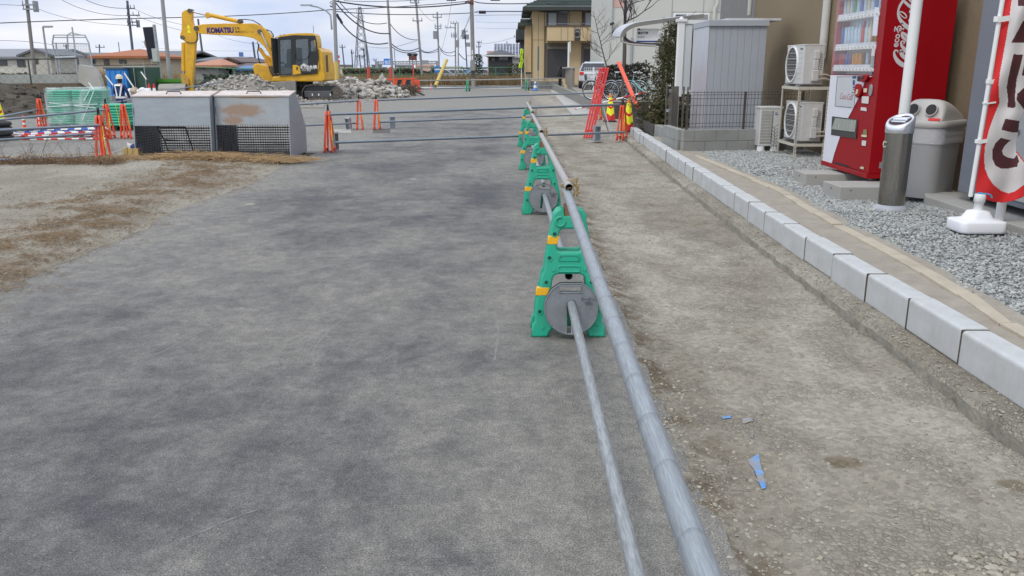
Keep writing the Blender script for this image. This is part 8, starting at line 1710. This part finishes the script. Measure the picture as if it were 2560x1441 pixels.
# lattice tower
t = thing('transmission_tower', 'tall lattice power tower on the horizon', 'tower', (X_(906, 300), 300, 0)); o = MB(); tz = Z_(17, 300); cxx = X_(906, 300); lv = [0, .16, .3, .42, .53, .63, .72, .80, .87, .94, 1.0]; hw = lambda f: (1 - f) ** 1.15 * 1.9 + .35 if f < .6 else (1 - f) * .9 + .35
hw = lambda f: 2.15 * (1 - f) + .35
for sx, sy in ((-1, -1), (1, -1), (1, 1), (-1, 1)): o.path([(sx * hw(f), sy * hw(f), tz * f) for f in lv], .17, 4, False, .10)
for f0, f1 in zip(lv, lv[1:]):
    for a in range(4):
        c0 = ((-1, -1), (1, -1), (1, 1), (-1, 1))[a]; c1 = ((1, -1), (1, 1), (-1, 1), (-1, -1))[a]
        o.tube((c0[0] * hw(f0), c0[1] * hw(f0), tz * f0), (c1[0] * hw(f1), c1[1] * hw(f1), tz * f1), .08, n=3, cap=False); o.tube((c1[0] * hw(f0), c1[1] * hw(f0), tz * f0), (c0[0] * hw(f1), c0[1] * hw(f1), tz * f1), .08, n=3, cap=False)
o.build('lattice', M_STL, t)
for py in (26, 40, 52): z = Z_(py, 300); w_ = 1.25; o = MB(); o.beam((-w_, 0, z), (w_, 0, z), .16, .16); o.tube((-w_, 0, z), (-w_, 0, z - .8), .07, n=4); o.tube((w_, 0, z), (w_, 0, z - .8), .07, n=4); o.build('crossarm', M_STL, t)
# gantry with blue road sign, brown sign, mirror etc.
t = thing('sign_gantry', 'road sign gantry with a large blue direction sign', 'sign', (X_(960, 130), 130, 0)); gb = Vector(t.location); g_ = lambda x, y: dp(x, y, 130) - gb; o = MB()
for y_ in (155, 161): o.beam(g_(942, y_), g_(1094, y_ - 1), .16, .16)
for x_ in range(945, 1092, 9): o.beam(g_(x_, 155), g_(x_ + 4, 161), .08, .08); o.beam(g_(x_ + 4, 161), g_(x_ + 9, 155), .08, .08)
for x_ in (942, 1093): q_ = g_(x_, 155); o.beam((q_.x, 0, 0), (q_.x, 0, q_.z + .1), .4, .4)
o.build('truss', M_STL, t)
M_RSB = mat('sign_blue', (.02, .20, .62), .5); a, b = g_(960, 147), g_(981, 163); o = MB(); o.bx(a.x, b.x, -.35, -.28, b.z, a.z); s_ = o.build('sign_board', M_RSB, t); o = MB()
for (x0, x1, y0, y1) in ((963, 965, 152, 158), (966.5, 968.5, 152, 158), (963, 977, 159.5, 161), (973, 975, 150, 157), (970, 971.5, 153, 158)): p, r_ = g_(x0, y0), g_(x1, y1); o.bx(p.x, r_.x, -.37, -.351, r_.z, p.z)
o.build('sign_print', M_WHITE, s_); a, b = g_(1054, 151), g_(1071, 161); o = MB(); o.bx(a.x, b.x, -.35, -.28, b.z, a.z); o.build('sign_back', M_STL, t)
t = thing('billboard', 'brown billboard on thin legs with two lamps above it', 'sign', (X_(1032, 100), 100, 0)); gb = Vector(t.location); g_ = lambda x, y: dp(x, y, 100) - gb; o = MB()
for x0 in (1022, 1032.5): a, b = g_(x0, 140), g_(x0 + 9.5, 151); o.bx(a.x, b.x, -.1, .1, b.z, a.z)
o.build('board', mat('sign_brown', (.16, .06, .055), .6, var=.15), t); o = MB(); [o.tube((g_(x, 150).x, 0, 0), (g_(x, 140).x, 0, g_(x, 141).z), .06, n=6) for x in (1023, 1031, 1040)]; o.tube((g_(1031, 140).x, 0, g_(1031, 141).z), g_(1031, 132), .06, n=6); o.build('leg', M_STL, t)
for x in (1024, 1038): o = MB(); o.blob(g_(x, 137), .26, 2, 0, (1.2, .8, .7), smooth=True, rot=Euler((0, 0, 0))); o.build('lamp', M_BLK, t)
def board(lab, px0, px1, py0, py1, Y, m, name='sign', stripes=None, post=True, cat='sign', post_px=None, th=.06):
    x0, x1, z1, z0 = X_(px0, Y), X_(px1, Y), Z_(py0, Y), Z_(py1, Y); t = thing(name, lab, cat, ((x0 + x1) / 2, Y, 0)); w = (x1 - x0) / 2; o = MB(); o.bx(-w, w, -th / 2, th / 2, z0, z1); o.build('board', m, t)
    if post: o = MB(); o.tube((0, th / 2 + .05, -.08), (0, th / 2 + .05, z1), .045, n=8); o.build('post', M_GALV_T, t)
    if stripes:
        for (f0, f1, mm) in stripes: o = MB(); o.bx(-w + .02, w - .02, -th / 2 - .006, -th / 2 - .001, z0 + (z1 - z0) * f0, z0 + (z1 - z0) * f1); o.build('stripe', mm, t)
    return t
board('red and white striped road sign right of the lamp pole', 845, 851, 139, 157, 75, M_WHITE, stripes=((0, .33, M_RED), (.66, 1, M_RED)))
board('small blue sign behind the leaning yellow post', 1086, 1100, 166, 182, 88, M_RSB, stripes=((.4, .6, M_WHITE),)); board('tall blue advertising board on the roofs behind the boom', 600, 611, 131, 147, 90, mat('board_blue', (.08, .17, .42), .5), stripes=((.05, .3, M_WHITE),)); board('small blue sign left of the concrete utility pole', 1166, 1174, 174, 184, 95, mat('sign_lightblue', (.15, .35, .6), .5))
board('narrow grey information board in front of the tan house', 1343, 1348, 116, 176, 64, mat('board_grey', (.30, .33, .33), .5), name='information_board', stripes=((.0, 1, mat('board_dark', (.10, .13, .15), .4)),)); 
t = board('tall black panel sign on a post left of the excavator', 381, 406, 68, 148, 49, mat('panel_black', (.012, .016, .03), .5), name='led_panel', post=False, th=.12); t.rotation_euler = (0, R(-4), R(35)); lb = Vector(t.location)
cbx = thing('control_cabinet', 'pale grey cabinet on a post in front of the black panel sign', 'cabinet'); a, b = dp(380, 122, 47.5), dp(397, 155, 47.5); o = MB(); o.bx(a.x, b.x, 47.4, 47.7, b.z, a.z); o.build('cabinet_box', mat('cab_pale', (.42, .44, .42), .6), cbx, bevel=.02); o = MB(); o.tube(dp(385, 62, 47.8), dp(402, 196, 47.8), .09, n=8); o.build('post', M_GALV_T, cbx); rebase(cbx, (a.x, 47.6, 0))
t = thing('satellite_dish', 'round brown dish aerial left of the black panel', 'dish aerial'); p = dp(372, 113, 60); o = MB(); o.lathe([(.0, .0), (.25, .03), (.42, .10), (.44, .12)], 20); do = o.build('dish', mat('dish_brown', (.30, .22, .17), .6), t); do.rotation_euler = (R(75), 0, R(60)); do.location = p; o = MB(); o.tube((p.x + .1, p.y, 0), p + Vector((.05, .05, 0)), .04, n=6); o.tube(p, p + Vector((-.35, -.25, .25)), .02, n=5); o.build('mast', M_GALV_T, t); rebase(t, (p.x, p.y, 0))
t = thing('traffic_mirror_pole', 'white pole with a narrow white plate before the tan house', 'pole', (X_(1421, 62), 62, 0)); o = MB(); o.tube((0, 0, 0), (0, 0, Z_(106, 62)), .07, n=10); o.build('pole', M_WHITE, t); o = MB(); o.box((.09, -.06, Z_(118, 62)), (.11, .05, .75)); o.build('sign_plate', mat('plate_white', (.6, .62, .62), .4), t, bevel=.02)
t = thing('banner', 'bright yellow-green banner on a thin pole beside the tan house', 'banner'); Yb = 69; a = dp(1301, 124, Yb); o = MB(); V = []; F = []
for j in range(25):
    for i in range(7): px = 1300 + i * 1.35 - (2.5 * (j / 24) ** 2 if j > 16 else 0) + .8 * math.sin(j * .5); p = dp(px, 123 + j * 2.0, Yb + .06 * math.sin(i * 1.8 + j * .4)); V.append(tuple(p))
F = [(j * 7 + i, j * 7 + i + 1, (j + 1) * 7 + i + 1, (j + 1) * 7 + i) for j in range(24) for i in range(6)]; cb_ = raw_mesh('cloth', V, F, [mat('lime_cloth', (.50, .72, .02), .8, var=.15, vs=4), mat('lime_print', (.12, .22, .05), .8)], t, True, [1 if (f // 6) in (6, 7, 11, 14, 15) and f % 6 in (2, 3) else 0 for f in range(144)]); md = cb_.modifiers.new('t', 'SOLIDIFY'); md.thickness = .01
o = MB(); o.tube((dp(1307, 200, Yb).x - .1, Yb + .1, 0), dp(1303, 121, Yb + .1), .03, n=6); o.build('pole', M_WHITE, t); rebase(t, (a.x, Yb, 0))
o = MB(); o.tube(dp(1088, 216, 69), dp(1117, 150, 70.5), .145, .13, n=12); lp_ = thing('leaning_post', 'yellow sleeved post leaning right behind the far barricades', 'post'); o.build('yellow_sleeve', mat('sleeve_yellow', (.6, .44, .12)), lp_); o = MB(); o.tube(dp(1083, 226, 68.8), dp(1088, 214, 69), .15, n=10); o.build('post_foot', M_TRK, lp_); rebase(lp_, dp(1083, 226, 68.8))
small_post(1078, 224, 'small orange and white post at the foot of the leaning yellow post', .42)
# netting frame at the left
t = thing('netting_frame', 'tall steel frame with wire netting and bent top arms', 'frame'); Yn = 53; n_ = lambda x, y, d=0: dp(x, y, Yn + d); o = MB()
for pts in (((146, 190), (140, 150), (131, 108), (134, 88)), ((232, 190), (229, 150), (222, 108), (212, 88)), ((152, 188), (147, 150), (139, 108)), ((196, 196), (190, 150), (186, 110), (180, 68)), ((170, 130), (169, 110), (168, 88))): o.path([n_(*p) for p in pts], .05, 6)
for a, b in (((131, 108), (222, 110)), ((139, 145), (190, 143)), ((134, 88), (212, 88)), ((136, 94), (214, 94)), ((168, 88), (178, 82)), ((178, 82), (205, 88))): o.tube(n_(*a), n_(*b), .035 if a[1] != 145 else .08, n=5)
o.build('steel_frame', mat('frame_pale', (.40, .43, .45), .5, .3), t); o = MB()
for k in range(22): o.tube(n_(138 + k * 4.1, 110), n_(146 + k * 4.05, 186), .007, n=3, cap=False)
for k in range(22): f = k / 21; o.tube(n_(131 + 14 * f, 109 + 77 * f), n_(222 + 9 * f, 110 + 76 * f), .007, n=3, cap=False)
o.build('wire_netting', mat('net_grey', (.35, .37, .38), .6), t); rebase(t, (n_(180, 190).x, Yn, 0))
# far person
t = thing('person', 'person in dark clothes standing at the end of the tan block wall', 'person', (X_(1401, 64.5), 64.5, 0)); vb2 = [(v[0] * .92, v[1], v[2] * .94) + tuple(r * .97 for r in v[3:]) for v in vb]; b2 = skin_figure('body', vb2, eb, mat('dark_coat', (.012, .012, .018), .85), t); b2.data.materials.append(M_SKIN)
for f in b2.data.polygons:
    if f.center.z > 1.42 and f.center.y > .10: f.material_index = 1
o = MB(); o.blob((0, .0, 1.575), .125, 2, .03, (1, 1.0, 1.1), smooth=True); o.build('hair', mat('hair', (.02, .02, .02)), t); t.rotation_euler = (0, 0, R(110))
# ------------------------------------------------------------------ overhead wires
M_WIREB = mat('cable_black', (.05, .06, .08), .7)
def wire(lab, pts, Ys, r=.02, grp='overhead cables'):
    n = len(pts); P = []; T = np.linspace(0, 1, 15)
    q = [dp(*p, y) for p, y in zip(pts, Ys)]
    if n == 3:   # parabola through three points
        for t_ in T: P.append(q[0] * (1 - t_) * (1 - 2 * t_) + q[1] * 4 * t_ * (1 - t_) + q[2] * t_ * (2 * t_ - 1))
    else:
        P = q
    o = MB(); o.path(P, r, 5, False); return tag(o.build('power_cable', M_WIREB, fix=False), lab, 'cable', grp)
WL = [(((-20, 59), (220, 50), (460, 44)), (50, 54, 58), .028, 'long cable crossing the sky from the left edge to the excavator arm'), (((460, 44), (650, 37), (835, 24)), (58, 58, 58), .028, 'cable running above the excavator boom to the lamp pole'), (((835, 24), (1000, 17), (1178, 3)), (58, 64, 71), .028, 'upper cable from the lamp pole to the concrete pole'),
      (((838, 3), (1010, 19), (1178, 7)), (58, 64, 71), .05, 'thick sagging cable bundle between the lamp pole and the concrete pole'), (((840, 29), (1000, 37), (1178, 33)), (58, 64, 71), .03, 'low cable from the lamp pole to the concrete pole'), (((838, 6), (908, 70), (975, 84)), (58, 62, 66), .045, 'thick cable dropping steeply right of the lamp pole'), (((840, 36), (900, 100), (970, 108)), (58, 62, 66), .045, 'lowest thick cable right of the lamp pole with black splices'), (((838, -10), (900, 50), (967, 58)), (58, 62, 66), .028, 'thin cable dropping to the pole left of the blue sign'),
      (((974, 58), (1008, 92), (1045, 100)), (66, 72, 78), .03, 'cable dropping from the pole left of the blue sign'), (((976, 107), (1010, 127), (1046, 121)), (66, 72, 78), .04, 'sagging double cable between the two central poles, upper'), (((976, 114), (1010, 132), (1048, 128)), (66, 72, 78), .035, 'sagging double cable between the two central poles, lower'), (((1050, 122), (1070, 131), (1096, 122)), (78, 85, 92), .04, 'sagging cable left of the transformer pole'), (((1048, 127), (1072, 133), (1096, 128)), (78, 85, 92), .03, 'lower sagging cable left of the transformer pole'), (((1098, 116), (1115, 132), (1138, 128)), (92, 96, 100), .04, 'cable right of the transformer pole'), (((1100, 124), (1118, 139), (1140, 138)), (92, 96, 100), .03, 'lower cable right of the transformer pole'), (((1146, 133), (1158, 146), (1166, 150)), (98, 104, 110), .05, 'dark cable dropping behind the concrete pole'),
      (((1186, 4), (1250, 10), (1420, 6)), (71, 70, 66.6), .04, 'thick cable from the concrete pole to the tan house roof'), (((1186, 31), (1260, 29), (1420, 31)), (71, 70, 66.4), .04, 'cable with a black splice box right of the concrete pole'), (((1186, 39), (1260, 38), (1320, 38)), (71, 70, 67), .014, 'thin cable under the one with the splice box'), (((1130, -5), (1118, 70), (1100, 140)), (71, 82, 92), .012, 'thin guy wire slanting left of the concrete pole'), (((1176, 36), (1162, 70), (1148, 100)), (71, 80, 98), .014, 'left of the two thin stays below the concrete pole top'), (((1176, 42), (1163, 72), (1150, 96)), (71, 80, 98), .014, 'right of the two thin stays below the concrete pole top'),
      (((145, -5), (230, 30), (318, 39)), (70, 72, 75), .018, 'cable from the top left towards the slender dark pole'), (((205, -5), (260, 16), (320, 21)), (70, 72, 75), .022, 'upper cable reaching the top arm of the slender dark pole'), (((335, 22), (390, 45), (460, 63)), (75, 75, 75), .014, 'thin cable right of the slender dark pole, upper'), (((338, 39), (395, 60), (460, 78)), (75, 75, 75), .014, 'thin cable right of the slender dark pole, lower'), (((86, 18), (190, 50), (320, 64)), (60, 68, 75), .014, 'thin cable between the two left utility poles'), (((-10, 102), (60, 104), (130, 112)), (60, 60, 60), .014, 'low thin cable over the far left house'), (((0, 12), (30, 13), (60, 15)), (60, 60, 60), .014, 'short thin cable left of the far left utility pole'),
      (((918, 117), (945, 120), (970, 120)), (118, 100, 66), .02, 'horizontal cable left of the pole beside the blue sign'), (((985, 118), (1010, 112), (1042, 102)), (66, 72, 78), .016, 'thin rising cable behind the central poles'), (((540, 85), (600, 105), (690, 112)), (90, 90, 90), .014, 'faint thin cable under the excavator boom'), (((860, 2), (960, 4), (1090, -2)), (60, 66, 70), .02, 'topmost cable along the upper edge of the sky'), (((1200, 110), (1240, 106), (1291, 92)), (120, 119, 118), .018, 'thin cable to the pole by the slate house'), (((1040, 10), (1075, 50), (1090, 45)), (78, 85, 92), .014, 'thin cable between the high-arm pole and the transformer pole'), (((1190, 55), (1250, 57), (1310, 56)), (120, 118, 116), .012, 'faint wire above the charcoal house, upper'), (((1190, 70), (1250, 72), (1305, 71)), (120, 118, 116), .012, 'faint wire above the charcoal house, lower'), (((355, 118), (560, 128), (800, 122)), (140, 140, 140), .016, 'faint far wire low above the roofs')]
for pts, Ys, r, lab in WL: wire(lab, pts, Ys, r)
for k, (x, y, Y) in enumerate(((1206, 31, 70.5), (845, 42, 58.5), (852, 53, 59))): o = MB(); p = dp(x, y, Y); o.tube(p + Vector((-.28, 0, 0)) if k == 0 else p + Vector((-.08, 0, .16)), p + Vector((.28, 0, 0)) if k == 0 else p + Vector((.08, 0, -.16)), .12 if k == 0 else .09, n=8); tag(o.build('splice_box', M_BLACK), ['black splice box hanging right of the concrete pole', 'upper black splice on the thick cable by the lamp pole', 'lower black splice on the thick cable by the lamp pole'][k], 'cable box')
for k, (x, Y) in enumerate(((1128, 70), (1238, 70))): o = MB(); p = dp(x, -1, Y); o.box(p, (.75, .2, .2)); tag(o.build('splice_box', M_BLACK), ['long black cable box at the top edge left of the concrete pole', 'long black cable box at the top edge right of the concrete pole'][k], 'cable box')
